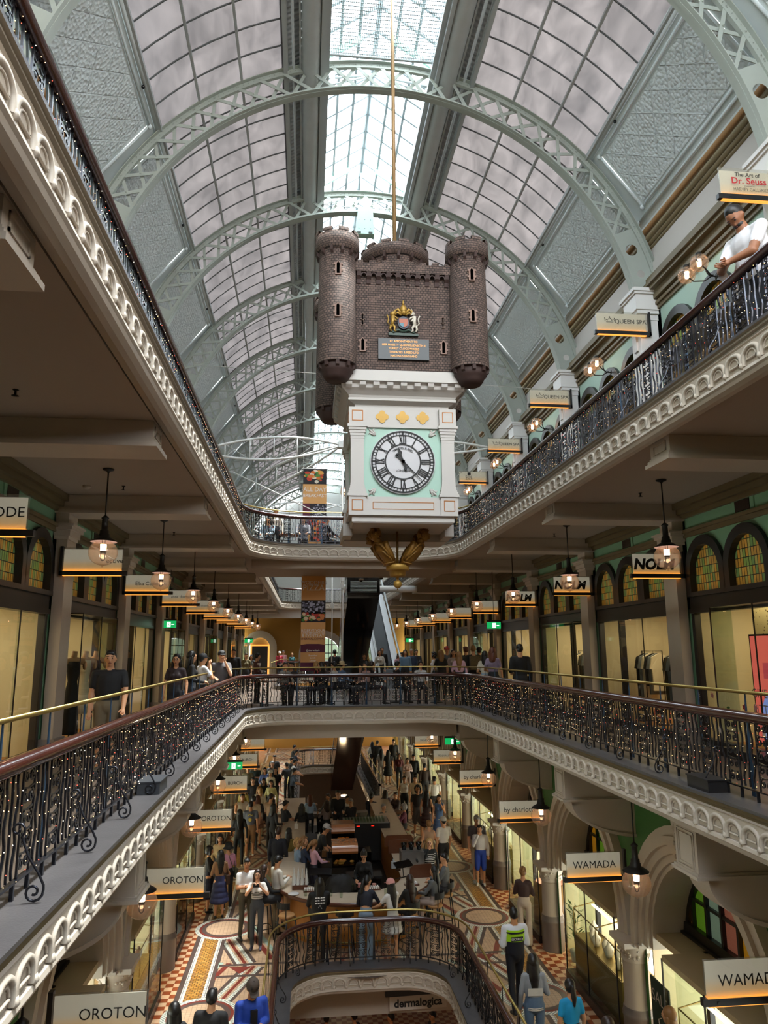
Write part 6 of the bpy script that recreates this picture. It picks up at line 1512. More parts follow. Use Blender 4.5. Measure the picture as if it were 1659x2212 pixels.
for j, (r_, z) in enumerate(((0.36, 0.0), (0.34, 0.08), (0.31, 0.18), (0.27, 0.26), (0.2, 0.31), (0.05, 0.33), (0, 0.33))):
    rings.append([(r_*math.cos(2*PI*i/n)*(1+0.14*math.sin(i*2.3+j)), 0.62*r_*math.sin(2*PI*i/n)*(1+0.14*math.sin(i*1.7+j*2)), z+0.015*math.sin(i*3.1+j)) for i in range(n)])
vs = [p for r_ in rings for p in r_]; b.add(vs, [(j*n+i, j*n+(i+1) % n, (j+1)*n+(i+1) % n, (j+1)*n+i) for j in range(len(rings)-1) for i in range(n)], 0, True); b.build('cloth', pbr('black_cloth', '#101013', 0.7), t)
def slab_sign(px, py, lab, rz, w_=0.5):
    t = thing('menu_board', lab, 'menu board', counter_pt(px, py), rz, group='black menu boards on the bar'); b = MB(); b.box(-w_/2, w_/2, -0.02, 0.0, 0.0, 0.02); b.tube([(0, 0, 0), (0, 0.05, 0.28)], 0.012, 6); b.build('stand', BLACK, t)
    b = MB(); b.prism([(-w_/2, -0.08, 0.26), (w_/2, -0.08, 0.26), (w_/2, 0.10, 0.36), (-w_/2, 0.10, 0.36)], (0, 0.01, -0.02)); b.build('board', BLACKG, t)
slab_sign(690, 1912, 'black angled screen left of the covered machine', -0.15, 0.6); slab_sign(872, 1895, 'black angled board by the espresso machine on the right of the bar', 0.5, 0.5)
p = counter_pt(774, 1900, 0.95); plate0 = None
for i in range(9):
    b = MB(); b.lathe([(0, 0.0), (0.06, 0.002), (0.105, 0.016), (0.107, 0.02), (0.06, 0.008), (0, 0.006)], n=18)
    if plate0 is None: plate0 = b.build('plate', WHITE); c = plate0
    else: c = plate0.copy(); COL.objects.link(c)
    c.location = (p.x, p.y, TOP+i*0.012); tag(c, 'white plate in the stack behind the bar, %s from the bottom' % ['first', 'second', 'third', 'fourth', 'fifth', 'sixth', 'seventh', 'eighth', 'top, ninth'][i], 'plate', 'plates stacked by the covered machine')
t = thing('dish_shelf', 'low black shelf carrying the plate stack behind the bar', 'shelf', (p.x, p.y+0.1, TOP-0.06)); b = MB(); b.box(-0.3, 0.6, -0.25, 0.25, 0, 0.06); b.box(-0.3, 0.6, 0.0, 0.25, -0.9, 0); b.build('body', BLACK, t)
def simple(nm, lab, cat, px, py, parts, rz=0, h=1.05, group=None):
    t = thing(nm, lab, cat, counter_pt(px, py, h), rz, group)
    for (pn, mat, fn) in parts: b = MB(); fn(b); b.build(pn, mat, t)
    return t
def boxes(*a): return lambda b: [b.box(*q) for q in a]
STEEL = pbr('brushed_steel', '#9a9c9e', 0.3, metal=0.8)
for i, (px, py) in enumerate(((671, 1925), (806, 1921), (889, 1912))):
    simple('cutlery_rack', 'white slatted rack of folded napkins on the bar, %s' % ['beside the paper cones', 'in the middle', 'right of the cardigan woman'][i], 'rack', px, py, [('tray', WOODD, boxes((-0.17, 0.17, -0.09, 0.09, 0, 0.03))), ('napkins', WHITE, lambda b: [b.box(-0.15+0.05*q, -0.12+0.05*q, -0.07, 0.07, 0.03, 0.07) for q in range(6)])], 0.1*i, group='napkin racks on the bar')
for i, (px, py) in enumerate(((730, 1924), (735, 1925), (752, 1922), (762, 1925), (768, 1921), (715, 1935), (842, 1925), (660, 1935), (833, 1932), (737, 1938))):
    b = MB(); hgt = 0.22 if i in (2, 3) else 0.13
    b.lathe([(0.0, 0), (0.035, 0), (0.037, hgt*0.6), (0.015 if i in (2, 3) else 0.034, hgt*0.8), (0.014 if i in (2, 3) else 0.034, hgt)], n=12)
    o = b.build('glass_bottle' if i in (2, 3) else 'water_glass', GLASS if i not in (0, 1) else BLACKG, None, counter_pt(px, py)); tag(o, '%s on the bar, %s' % (['pepper mill', 'dark shaker', 'clear bottle', 'slim bottle', 'low glass', 'small glass', 'candle glass', 'empty glass', 'short tumbler', 'water tumbler'][i], ['left one of a pair by the napkin rack', 'right one of a pair by the napkin rack', 'behind the napkin rack', 'beside the tall bottle', 'by the bottles', 'before the black-shirted guest', 'before the pink cap', 'next to the left plate', 'near the pointing hand', 'near the bar edge'][i]), 'glass', 'glassware on the bar')
p = counter_pt(634, 1932); b = MB(); b.lathe([(0, 0.0), (0.08, 0.003), (0.13, 0.016), (0.13, 0.02), (0, 0.008)], n=20); tag(b.build('dinner_plate', WHITE, None, p), 'white dinner plate before the woman in the black jacket', 'plate')
for i, (px, py) in enumerate(((777, 1917), (808, 1918))):
    b = MB(); b.lathe([(0, 0), (0.05, 0), (0.055, 0.03), (0.04, 0.05), (0.06, 0.09), (0.04, 0.10), (0, 0.10)], n=14); tag(b.build('pink_bowl', pbr('pink_glaze_%d' % i, '#b98078', 0.3), None, counter_pt(px, py)), 'small pink sugar bowl on the bar, %s' % ['left of the leaning woman', 'right of the leaning woman'][i], 'bowl', 'pink sugar bowls')
simple('espresso_machine', 'steel espresso machine with black grinders on the right side of the bar', 'espresso machine', 885, 1868, [('body', STEEL, boxes((-0.25, 0.35, -0.25, 0.2, 0.05, 0.38))), ('hoppers', BLACKG, lambda b: [b.lathe([(0.0, 0.38), (0.05, 0.38), (0.09, 0.56), (0.0, 0.57)], (x, 0, 0), 12) for x in (-0.15, 0.05, 0.25)]), ('group_heads', BLACK, lambda b: [b.tube([(x, -0.25, 0.2), (x, -0.4, 0.18)], 0.03, 8) for x in (-0.1, 0.15)]), ('cups', WHITE, lambda b: [b.lathe([(0.02, 0.0), (0.035, 0.06)], (-0.4+0.09*i, -0.1+0.08*(i % 2), 0), 8) for i in range(3)])])
simple('wood_panel', 'upright rounded wooden panel on the right of the bar', 'screen', 862, 1843, [('panel', WOODD, lambda b: b.prism([(-0.3, 0, 0)]+[(-0.3+0.12*(1-math.cos(a)), 0, 0.25+0.1*math.sin(a)) for a in [PI/2*i/5 for i in range(6)]]+[(0.3-0.12*(1-math.cos(a)), 0, 0.25+0.1*math.sin(a)) for a in [PI/2*(1-i/5) for i in range(6)]]+[(0.3, 0, 0)], (0, 0.04, 0)))])
simple('wood_panel', 'wooden upstand panel farther along the right of the bar', 'screen', 862, 1828, [('panel', WOODD, lambda b: b.prism([(-0.42, 0, 0), (-0.42, 0, 0.2), (-0.36, 0, 0.3), (0.36, 0, 0.3), (0.42, 0, 0.2), (0.42, 0, 0)], (0, 0.04, 0)))])
simple('wood_panel', 'curved wooden panel behind the grey-jacketed guests', 'screen', 908, 1896, [('panel', WOODD, lambda b: b.prism([(-0.28, 0, 0), (-0.26, 0, 0.22), (-0.15, 0, 0.30), (0.28, 0, 0.32), (0.32, 0, 0.0)], (0, 0.04, 0)))])
simple('back_bar', 'black back bar with shelves of upturned glasses in the middle of the cafe', 'back bar', 792, 1790, [('body', BLACK, boxes((-0.75, 0.75, 0, 0.9, -0.95, 0.15), (0.55, 0.75, -1.9, 0.9, -0.95, -0.1))), ('steel_top', STEEL, boxes((-0.72, 0.72, 0.02, 0.88, 0.15, 0.17))), ('glasses', GLASS, lambda b: [b.lathe([(0.03, 0), (0.035, 0.1)], (-0.65+0.1*(i % 13), 0.1+0.16*(i//13), 0.17), 7) for i in range(52)]), ('red_display', emis('red_digits', '#ff2010', 2.0), boxes((-0.5, -0.42, -0.005, 0, 0.07, 0.09), (-0.32, -0.22, -0.005, 0, 0.07, 0.09), (0.15, 0.24, -0.005, 0, 0.07, 0.09)))])
simple('fridge_column', 'tall gloss black fridge column standing inside the bar', 'fridge', 775, 1850, [('body', BLACKG, boxes((-0.1, 0.35, 0, 0.6, -0.95, 0.1))), ('handle', STEEL, boxes((0.0, 0.02, -0.02, 0, -0.6, -0.1)))])
for i, (px, py) in enumerate(((688, 1852), (700, 1850), (712, 1853), (850, 1875), (860, 1880), (690, 1815), (640, 1790))):
    b = MB(); b.box(-0.06, 0.06, -0.05, 0.05, 0, 0.16); b.lathe([(0.02, 0.16), (0.02, 0.22), (0, 0.22)], n=8); tag(b.build('syrup_jar', pbr('jar_%d' % i, ['#2a1c14', '#6b4a2a', '#1c1c20', '#a9adb0', '#3c2a20', '#d8d4cc', '#c9c4ba'][i], 0.3), None, counter_pt(px, py)), ['dark squared jar left of the pastry cabinet', 'brown squared jar left of the pastry cabinet', 'black squared jar left of the pastry cabinet', 'steel jug by the espresso machine', 'brown jar by the espresso machine', 'white jar behind the pink-jumpered woman', 'pale jar far along the left of the bar'][i], 'jar', 'jars on the bar')
# bar stools
def stool():
    t = thing('bar_stool', 'x', 'bar stool', (0, 0, 0)); b = MB(); b.lathe([(0, 0.74), (0.17, 0.74), (0.19, 0.76), (0.19, 0.785), (0.17, 0.80), (0, 0.80)], n=14); b.build('seat', pbr('stool_seat', '#a5794a', 0.5), t)
    for sx in (-1, 1):
        for sy in (-1, 1): b = MB(); b.tube([(sx*0.13, sy*0.13, 0.75), (sx*0.21, sy*0.21, 0)], [0.016, 0.013], 6); b.build('leg', BLACK, t)
    b = MB()
    for q in range(4):
        a, c = PI/2*q+PI/4, PI/2*(q+1)+PI/4; r_ = 0.27; b.tube([(r_*math.cos(a)*0.97, r_*math.sin(a)*0.97, 0.25), (r_*math.cos(c)*0.97, r_*math.sin(c)*0.97, 0.25)], 0.01, 5)
    b.build('stretchers', BLACK, t)
    b = MB(); n = 8
    for q in (R(50), R(130)): b.tube([(0.18*math.cos(q), -0.18*math.sin(q), 0.75), (0.20*math.cos(q), -0.20*math.sin(q), 1.05)], 0.012, 6)
    pts = [(0.21*math.cos(PI*1.15+PI*0.7*i/n), 0.21*math.sin(PI*1.15+PI*0.7*i/n)) for i in range(n+1)]
    for i in range(n): (xa, ya), (xb, yb) = pts[i], pts[i+1]; b.add([(xa, ya, 0.95), (xb, yb, 0.95), (xb, yb, 1.08), (xa, ya, 1.08), (xa*1.08, ya*1.08, 0.95), (xb*1.08, yb*1.08, 0.95), (xb*1.08, yb*1.08, 1.08), (xa*1.08, ya*1.08, 1.08)], [(0, 1, 2, 3), (4, 7, 6, 5), (3, 2, 6, 7), (0, 4, 5, 1)])
    b.build('backrest', BLACK, t); return t
s0 = stool(); SEATS = {}
for i, (ang, lab) in enumerate(((200, 'under the woman in the black jacket'), (226, 'empty, left of the printed black shirt'), (247, 'under the printed black shirt'), (262, 'empty, left of the leaning woman in jeans'), (300, 'beside the pink cap, under the cardigan'), (322, 'under the grey jacket with long black hair'), (342, 'under the man in the grey jacket'))):
    r_ = 2.32; x, y = CX-0.1+r_*math.cos(R(ang)), 19.6+r_*math.sin(R(ang)); o = s0 if i == 0 else dup(s0); o.location = (x, y, ZG); o.rotation_euler = (0, 0, R(ang)+PI/2); o['label'] = 'black bar stool with wooden seat, '+lab; o['group'] = 'bar stools'; SEATS[i] = (x, y, R(ang)+PI/2)
def side_stool(i, x, y, lab): o = dup(s0, (x, y, ZG), 0, 'black bar stool on the side of the bar, '+lab, 'bar stools')
# cafe tables behind the bar and on the bridges
def table(x, y, z, lab, r_=0.35, h=0.74, mat=None, group='small cafe tables'):
    t = thing('cafe_table', lab, 'table', (x, y, z), group=group); b = MB(); b.lathe([(0, h-0.03), (r_, h-0.03), (r_, h), (0, h)], n=20); b.build('top', mat or WOODD, t)
    b = MB(); b.tube([(0, 0, 0.02), (0, 0, h-0.03)], 0.03, 8); b.lathe([(0, 0), (0.22, 0), (0.2, 0.02), (0, 0.03)], n=14); b.build('pedestal', BLACK, t)
CHM = {}
def chair(x, y, z, rz, lab, mat=None, group='cafe chairs'):
    mat = mat or BLACK
    if mat.name not in CHM:
        t = thing('cafe_chair', lab, 'chair', (x, y, z), rz, group); b = MB(); b.box(-0.2, 0.2, -0.2, 0.2, 0.43, 0.46); b.build('seat', mat, t)
        for sx in (-1, 1):
            for sy in (-1, 1): b = MB(); b.tube([(sx*0.18, sy*0.18, 0.43), (sx*0.21, sy*0.21, 0)], 0.014, 5); b.build('leg', mat, t)
        b = MB(); n = 8; b.tube([(-0.2, -0.18, 0.44)]+[(-0.2*math.cos(PI*i/n), -0.2-0.02, 0.66+0.16*math.sin(PI*i/n)) for i in range(n+1)]+[(0.2, -0.18, 0.44)], 0.016, 6)
        for xx in (-0.1, 0, 0.1): b.tube([(xx, -0.2, 0.45), (xx, -0.22, 0.78)], 0.010, 5)
        b.build('backrest', mat, t); CHM[mat.name] = t; return t
    return dup(CHM[mat.name], (x, y, z), rz, lab, group)
tabs = []
for i, (x, y) in enumerate(((-0.6, 26.8), (0.2, 28.6), (1.5, 29.6), (2.9, 28.8), (3.4, 26.8), (0.9, 27.6))):
    table(x, y+1.5, ZG, 'small dark cafe table behind the bar, %s' % ['at the left end', 'second from the left', 'in the middle by the well', 'second from the right', 'at the right end', 'nearest the back bar'][i])
for i, (x, y) in enumerate(((-1.2, 24.2), (0.2, 24.4), (1.6, 24.2), (3.0, 24.5), (4.3, 24.2))):
    table(x, y, ZA, 'small cafe table on the middle bridge, %s from the left' % ['first', 'second', 'third', 'fourth', 'fifth'][i], group='cafe tables on the middle bridge')
WCH = WHITE
for i, (x, y, r_) in enumerate(((-2.30, 17.6, 1.2), (-2.34, 18.4, 1.5), (-2.3, 16.9, 1.8))): chair(x, y, ZA, r_, 'white bentwood chair beside the left balustrade, %s' % ['under the seated man in the cap', 'behind the capped woman', 'nearest to the long-haired woman'][i], WCH, 'white chairs on the left gallery')
table(-2.75, 17.2, ZA, 'small white table on the left gallery between the capped guests', mat=WHITE, group='cafe tables on the left gallery')
for i, (x, y) in enumerate(((-0.6, 23.4), (0.5, 23.3), (1.9, 23.4))): table(x, y, ZB, 'small cafe table on the top bridge, %s' % ['left of the banner', 'by the banner foot', 'behind the clock'][i], group='cafe tables on the top bridge')

# ================================================================== shop contents
# left middle gallery: headless mannequins in the lit window
def mannequin(x, y, z, rz, col, kind, lab, h=1.62):
    t = thing('mannequin', lab, 'mannequin', (x, y, z), rz, group='headless shop mannequins'); q = h/1.62
    b = MB(); b.tube([(0, 0, 1.34*q), (0, 0, 1.45*q), (0.01, 0, 1.55*q)], [0.06, 0.05, 0.045], 12); b.tube([(-0.17, 0, 1.36*q), (0, 0, 1.40*q), (0.17, 0, 1.36*q)], [0.055, 0.06, 0.055], 10); b.sphere((0.19, 0, 1.30*q), 0.065, 10, sc=(0.6, 1, 1.3)); b.sphere((-0.19, 0, 1.30*q), 0.065, 10, sc=(0.6, 1, 1.3)); b.build('torso', pbr('mannequin_tan', '#b98a5e', 0.6) if 'mannequin_tan' not in MATS else MATS['mannequin_tan'], t)
    b = MB()
    pr = {'dress': [(0, 1.37, .17), (0, 1.2, .17), (0, 1.02, .125), (0, 0.9, .16), (0, 0.55, .2), (0, 0.3, .22), (0, 0.12, .23)], 'top': [(0, 1.37, .17), (0, 1.2, .175), (0, 1.0, .14), (0, 0.85, .175), (0, 0.62, .20)], 'pale': [(0, 1.38, .16), (0, 1.2, .165), (0, 1.0, .12), (0, 0.86, .17), (0, 0.6, .2), (0, 0.42, .23)]}[kind]
    b.tube([(0, 0, z_*q) for _, z_, r_ in pr], [r_ for _, z_, r_ in pr], 18, flat=(1, 0.62)); b.build('garment', col, t)
    b = MB(); b.tube([(0, 0, 0.02), (0, 0, 0.9)], 0.012, 6); b.lathe([(0, 0), (0.16, 0), (0.16, 0.012), (0, 0.012)], n=18); b.build('stand', IRONM, t)
GBLK = pbr('garment_black', '#121013', 0.8); GCRM = pbr('garment_cream', '#d3c3a4', 0.8); GPLM = pbr('garment_plum', '#2d1a24', 0.8)
uu = X_(-1, 5.68)
mannequin(-4.12, 13.75, 0.16, 0.5, GBLK, 'dress', 'headless mannequin in a long black dress in the left gallery window'); mannequin(-4.14, 14.5, 0.16, 0.6, GCRM, 'pale', 'headless mannequin in a cream sleeveless dress in the left gallery window'); mannequin(-4.16, 15.25, 0.16, 0.3, GPLM, 'top', 'headless mannequin in a plum top in the left gallery window')
t = thing('wall_panel_display', 'black sign board on an easel in the left gallery doorway', 'sign', (-4.5, 18.7, 0.02)); b = MB(); b.box(-0.22, 0.22, -0.02, 0.02, 1.0, 1.55); b.tube([(0, 0.03, 0), (0, 0.03, 1.0)], 0.02, 6); b.lathe([(0, 0), (0.15, 0), (0.15, 0.015)], n=12); b.build('board', BLACK, t); b = MB(); b.text('ENZO', (0, -0.024, 1.3), 0.07); b.build('lettering', WHITE, t)
t = thing('handbag', 'woven tan handbag on a pale plinth in the left gallery window', 'bag', (-4.2, 15.85, 0.97)); b = MB(); b.tube([(0, -0.16, 0.08), (0, 0.16, 0.08)], [0.09, 0.09], 10); b.build('body', pbr('woven_tan', '#a5764a', 0.7, bump=0.5, bscale=60), t); b = MB(); b.tube([(0, -0.1*math.cos(PI*i/8), 0.14+0.12*math.sin(PI*i/8)) for i in range(9)], 0.01, 5); b.build('handle', WOODD, t)
t = thing('display_plinth', 'tall pale plinth under the woven handbag', 'plinth', (-4.2, 15.85, 0.16)); b = MB(); b.box(-0.2, 0.2, -0.22, 0.22, 0, 0.8); b.build('block', pbr('plinth_cream', '#d9c48e', 0.6), t)
# right gallery: rail of clothes, pink poster, terrazzo wall
def clothes_rack(x, y, z, n, cols, lab, seed, L=1.6):
    t = thing('clothes_rail', lab, 'clothes rail', (x, y, z)); b = MB()
    b.tube([(0, -L/2, 0), (0, -L/2, 1.62), (0, L/2, 1.62), (0, L/2, 0)], 0.014, 6); b.tube([(-0.2, -L/2, 0.01), (0.2, -L/2, 0.01)], 0.014, 6); b.tube([(-0.2, L/2, 0.01), (0.2, L/2, 0.01)], 0.014, 6); b.build('frame', IRONM, t)
    rnd = random.Random(seed)
    for i in range(n):
        yy = -L/2+0.12+(L-0.24)*i/(n-1); ln = rnd.uniform(0.7, 1.25); w_ = 0.19; c = cols[i % len(cols)]
        b = MB(); b.add([(-0.02, 0, 0.0), (0.02, 0, 0.0), (w_, -0.015, -0.09), (w_+0.06, -0.01, -0.35), (w_+0.01, -0.02, -0.36), (w_+0.0, -0.02, -ln), (-w_, -0.02, -ln), (-w_-0.01, -0.02, -0.36), (-w_-0.06, -0.01, -0.35), (-w_, -0.015, -0.09),
                 (-0.02, 0.03, 0.0), (0.02, 0.03, 0.0), (w_, 0.045, -0.09), (w_+0.06, 0.04, -0.35), (w_+0.01, 0.05, -0.36), (w_+0.0, 0.05, -ln), (-w_, 0.05, -ln), (-w_-0.01, 0.05, -0.36), (-w_-0.06, 0.04, -0.35), (-w_, 0.045, -0.09)],
                [tuple(range(10)), tuple(range(10, 20))[::-1]]+[(j, (j+1) % 10, 10+(j+1) % 10, 10+j) for j in range(10)])
        b.tube([(0, 0.015, 0.0), (0, 0.015, 0.04), (0, 0.015, 0.055)], 0.004, 4)
        o = b.build('hanging_garment', GM[c], None, (x, y+yy, z+1.57), rnd.uniform(-.1, .1)); tag(o, '%s garment on %s, %s along it' % (c, lab.split(',')[0].replace('clothes rail', 'the clothes rail'), ['first', 'second', 'third', 'fourth', 'fifth', 'sixth', 'seventh', 'eighth', 'ninth', 'tenth', 'eleventh', 'twelfth'][i]), 'garment', 'garments on the clothes rails')
GM = {'black': GBLK, 'cream': GCRM, 'plum': GPLM, 'grey': pbr('garment_grey', '#6a6e70', 0.8), 'olive': pbr('garment_olive', '#4a4230', 0.8), 'denim blue': pbr('garment_denim', '#3a4a5c', 0.8), 'rust': pbr('garment_rust', '#6e3826', 0.8)}
clothes_rack(7.75, 14.3, 0.02, 9, ['black', 'grey', 'olive', 'black', 'rust', 'denim blue'], 'clothes rail in the NOLM window', 3, 1.5); clothes_rack(8.0, 16.4, 0.02, 6, ['cream', 'grey', 'black'], 'clothes rail behind the NOLM doorway', 4, 1.0)
clothes_rack(7.9, 20.2, 0.02, 5, ['cream', 'grey', 'olive'], 'clothes rail in the second NOLM shop', 5, 1.1); clothes_rack(-5.4, 14.9, 0.02, 8, ['grey', 'cream', 'black', 'plum'], 'clothes rail behind the mannequins', 6, 1.6)
TZ = None
def terrazzo():
    m, n, l, b = _new('terrazzo'); tc = n.new('ShaderNodeTexCoord'); v = n.new('ShaderNodeTexVoronoi'); v.inputs['Scale'].default_value = 14; l.new(tc.outputs['Object'], v.inputs['Vector'])
    cr = n.new('ShaderNodeValToRGB'); cr.color_ramp.interpolation = 'CONSTANT'; cr.color_ramp.elements[0].color = hx('#5a4a34'); cr.color_ramp.elements[1].position = 0.2; cr.color_ramp.elements[1].color = hx('#c9b888'); l.new(v.outputs['Distance'], cr.inputs[0]); l.new(cr.outputs[0], b.inputs['Base Color']); return m
t = thing('terrazzo_panel', 'speckled terrazzo wall panel behind the pink poster at the right edge', 'wall panel', (8.0, 10.9, 0.02)); b = MB(); b.box(0, 0.06, -1.9, 1.5, 0, 2.58); b.build('panel', terrazzo(), t); b = MB(); b.tube([(-0.1, -1.2, 2.3), (-0.1, 0.9, 2.3)], 0.02, 8); b.tube([(-0.06, 0.7, 2.3), (0, 0.7, 2.3)], 0.015, 6); b.build('brass_bar', BRASS, t)
t = thing('light_poster', 'glowing pink and blue poster reading GIVE A LITTLE JOY in the right window', 'poster', (7.42, 11.2, 0.16), PI/2); b = MB(); b.box(-1.3, 0.42, -0.03, 0.03, 0, 1.76); b.build('frame', BLACK, t)
b = MB(); b.box(-1.27, 0.39, -0.001, 0.034, 0.03, 1.73); b.build('pink_face', PINKE, t)
b = MB(); b.poly([(0.2-0.55*(1-math.cos(a))*1.0 if False else -0.35+0.62*math.cos(a), 0.036, 0.35+0.62*math.sin(a)) for a in [2*PI*i/28 for i in range(28)]]); b.build('blue_figure', BLUEE, t)
b = MB(); b.box(-1.0, 0.1, 0.035, 0.037, 1.05, 1.3); b.build('dark_pink_band', emis('rose_screen', '#d8505a', 0.6), t)
b = MB()
for st_, zz in (('GIVE A', 0.80), ('LITTLE', 0.55), ('JOY', 0.30)): b.text(st_, (0.15, 0.045, zz), 0.20, right=(-1, 0, 0))
b.build('lettering', CREAM2, t)
rnd = random.Random(9)
for i in range(16):
    cc = [('red', '#b03a3a'), ('green', '#4f7a44'), ('pink', '#c98a8a'), ('white', '#d8d4cc')][i % 4]; y = 12.5-0.145*i; z = rnd.uniform(0.35, 1.0); b = MB(); k = 5+i % 4; r_ = 0.06
    pts = [(0, r_*(1 if j % 2 else 0.5)*math.cos(PI*j/k), r_*(1 if j % 2 else 0.5)*math.sin(PI*j/k)) for j in range(2*k)]; b.prism(pts, (0.003, 0, 0))
    o = b.build('window_decal', MATS.get('decal_'+cc[0]) or pbr('decal_'+cc[0], cc[1], 0.5), None, (X_(1, 5.68)-0.39, y, z)); tag(o, '%s %s decal on the right gallery window glass, %s along the row' % (cc[0], ['fruit', 'leaf', 'flower', 'star'][i % 4], ['first', 'second', 'third', 'fourth', 'fifth', 'sixth', 'seventh', 'eighth', 'ninth', 'tenth', 'eleventh', 'twelfth', 'thirteenth', 'fourteenth', 'fifteenth', 'sixteenth'][i]), 'decal', 'fruit and flower window decals')
t = thing('sale_sticker', 'red SALE lettering stuck low on the NOLM shop glass', 'lettering', (X_(1, 5.62), 14.3, 0.42)); b = MB(); b.text('SALE', (0, 0, 0), 0.2, right=(0, -1, 0), bold=0.02); b.build('letters', pbr('sale_red', '#c02020', 0.5), t)
# ground floor displays
LEDC = emis('case_strip', '#ffe8c0', 5.0)
SHORT = {(1, 3): 'WAMADA sign vitrine', (1, 2): 'nearest right vitrine', (1, 5): 'by charlotte window', (-1, 4): 'second left vitrine', (-1, 3): 'nearest left vitrine'}
def busts(s, k, n, lab, z0=0.95, seed=1, mat=None):
    """lit glass jewellery case on a timber base with cream necklace busts"""
    y0 = BAY*k+0.5; x = X_(s, UC+0.12)
    t = thing('jewellery_case', lab, 'display case', (x, y0, ZG+0.16), group='jewellery cases'); L = 2.3
    b = MB(); b.box(-0.2*s, 0.32*s, 0, L, 0, 0.72); b.build('base', BRASSD if k % 2 else WOODD, t)
    b = MB()
    for (xx, zz) in ((-0.19, 0.74), (-0.19, 1.2), (0.30, 1.3), (0.3, 0.74)): b.tube([(xx*s, 0, zz), (xx*s, L, zz)], 0.012, 4, sm=False)
    for yy in (0, L/2, L): b.tube([(-0.19*s, yy, 0.74), (-0.19*s, yy, 1.2), (0.30*s, yy, 1.3)], 0.012, 4, sm=False)
    b.build('brass_edges', BRASSD, t)
    b = MB(); b.box(0.18*s, 0.24*s, 0.05, L-0.05, 1.25, 1.27); b.build('strip_light', LEDC, t)
    rnd = random.Random(seed)
    for i in range(n):
        yy = 0.2+(L-0.4)*i/(n-1); b = MB(); q = 0.8+0.5*rnd.random(); xx = x+s*rnd.uniform(-0.05, 0.15)
        b.tube([(0, 0, 0), (0, 0, 0.05*q), (0, 0, 0.14*q), (0, 0, 0.20*q), (0, 0, 0.24*q)], [0.05*q, 0.07*q, 0.085*q, 0.03*q, 0.028*q], 10, flat=(1, 0.55))
        b.tube([(0.05*q*math.cos(a)*1.0, -0.045*q, 0.13*q-0.05*q*math.sin(a)) for a in [PI*j/6 for j in range(7)]], 0.006, 4, mi=1)
        o = b.build('necklace_bust', [mat or WHITE, BRASS], None, (xx, y0+yy, ZG+0.885), -s*PI/2+PI); tag(o, 'cream necklace bust in the %s, %s from the near end' % (SHORT[(s, k)], ['first', 'second', 'third', 'fourth', 'fifth', 'sixth', 'seventh', 'eighth', 'ninth'][i]), 'jewellery bust', 'necklace busts')
busts(1, 3, 8, 'bright jewellery case in the vitrine below the WAMADA sign', seed=2); busts(1, 2, 7, 'brass-edged jewellery case in the nearest right vitrine', seed=3); busts(1, 5, 5, 'jewellery case in the farther by charlotte window', seed=4); busts(-1, 4, 5, 'glass case in the window beyond the second left column', seed=6, mat=pbr('bag_leather', '#6b4a34', 0.5)); busts(-1, 3, 5, 'glass case in the nearest left vitrine', seed=7, mat=MATS['bag_leather'])
t = thing('sale_banner', 'dark green SALE banner hanging in the nearest right vitrine', 'banner', (X_(1, UC-0.15), 11.9, -3.95)); b = MB(); b.box(-0.01, 0.01, -0.30, 0.30, -0.55, 0.55); b.build('cloth', pbr('bottle_green', '#0e2a20', 0.6), t); b = MB(); b.text('SALE', (-0.016, 0, 0.3), 0.24, right=(0, -1, 0)); b.build('lettering', CREAM2, t)
b = MB(); b.tube([(-0.013, 0.1*math.sin(i*1.1), 0.05-0.05*i) for i in range(9)], 0.008, 4); b.build('floral_drawing', CREAM2, t)
t = thing('round_plinth', 'round timber plinth with a pink tray in the by charlotte window', 'plinth', (X_(1, UC+0.35), 18.6, ZG+0.16)); b = MB(); b.lathe([(0, 0), (0.42, 0), (0.40, 0.85), (0, 0.85)], n=24); b.build('drum', pbr('plinth_oak', '#9a744a', 0.5), t); b = MB(); b.lathe([(0, 0.86), (0.3, 0.86), (0.34, 0.90), (0.36, 0.90), (0.3, 0.85)], n=24); b.build('tray', pbr('pink_tray', '#d89a90', 0.5), t)
t = thing('potted_plant', 'tall leafy green plant beside the WAMADA case', 'plant', (X_(1, UC+0.1), 16.3, ZG+0.16)); b = MB(); b.lathe([(0, 0), (0.10, 0), (0.13, 0.22), (0, 0.22)], n=14); b.build('pot', WHITE, t); b = MB(); rnd = random.Random(4)
for i in range(34):
    a = rnd.uniform(0, 2*PI); z = rnd.uniform(0.35, 1.1); r_ = rnd.uniform(0.05, 0.22); d = Vector((math.cos(a), math.sin(a), 0.5)).normalized(); e = Vector((-d.y, d.x, 0))*0.03; p_ = Vector((d.x*r_*0.4, d.y*r_*0.4, z)); b.poly([tuple(p_), tuple(p_+d*0.09+e), tuple(p_+d*0.2), tuple(p_+d*0.09-e)])
for i in range(5): b.tube([(0, 0, 0.2), (0.05*math.cos(i), 0.05*math.sin(i), 0.7), (0.12*math.cos(i), 0.12*math.sin(i), 1.1)], 0.006, 4)
b.build('foliage', pbr('leaf_green', '#2f5a2a', 0.5), t)
t = thing('flower_display', 'dusky pink and cream flower arrangement in the lower right vitrine', 'flowers', (X_(1, UC+0.15), 10.1, ZG+0.9)); b = MB(); rnd = random.Random(8)
for i in range(60): b.sphere((rnd.uniform(-.2, .2), rnd.uniform(-.35, .35), rnd.uniform(0, 0.35)), rnd.uniform(0.02, 0.05), 6, mi=i % 3)
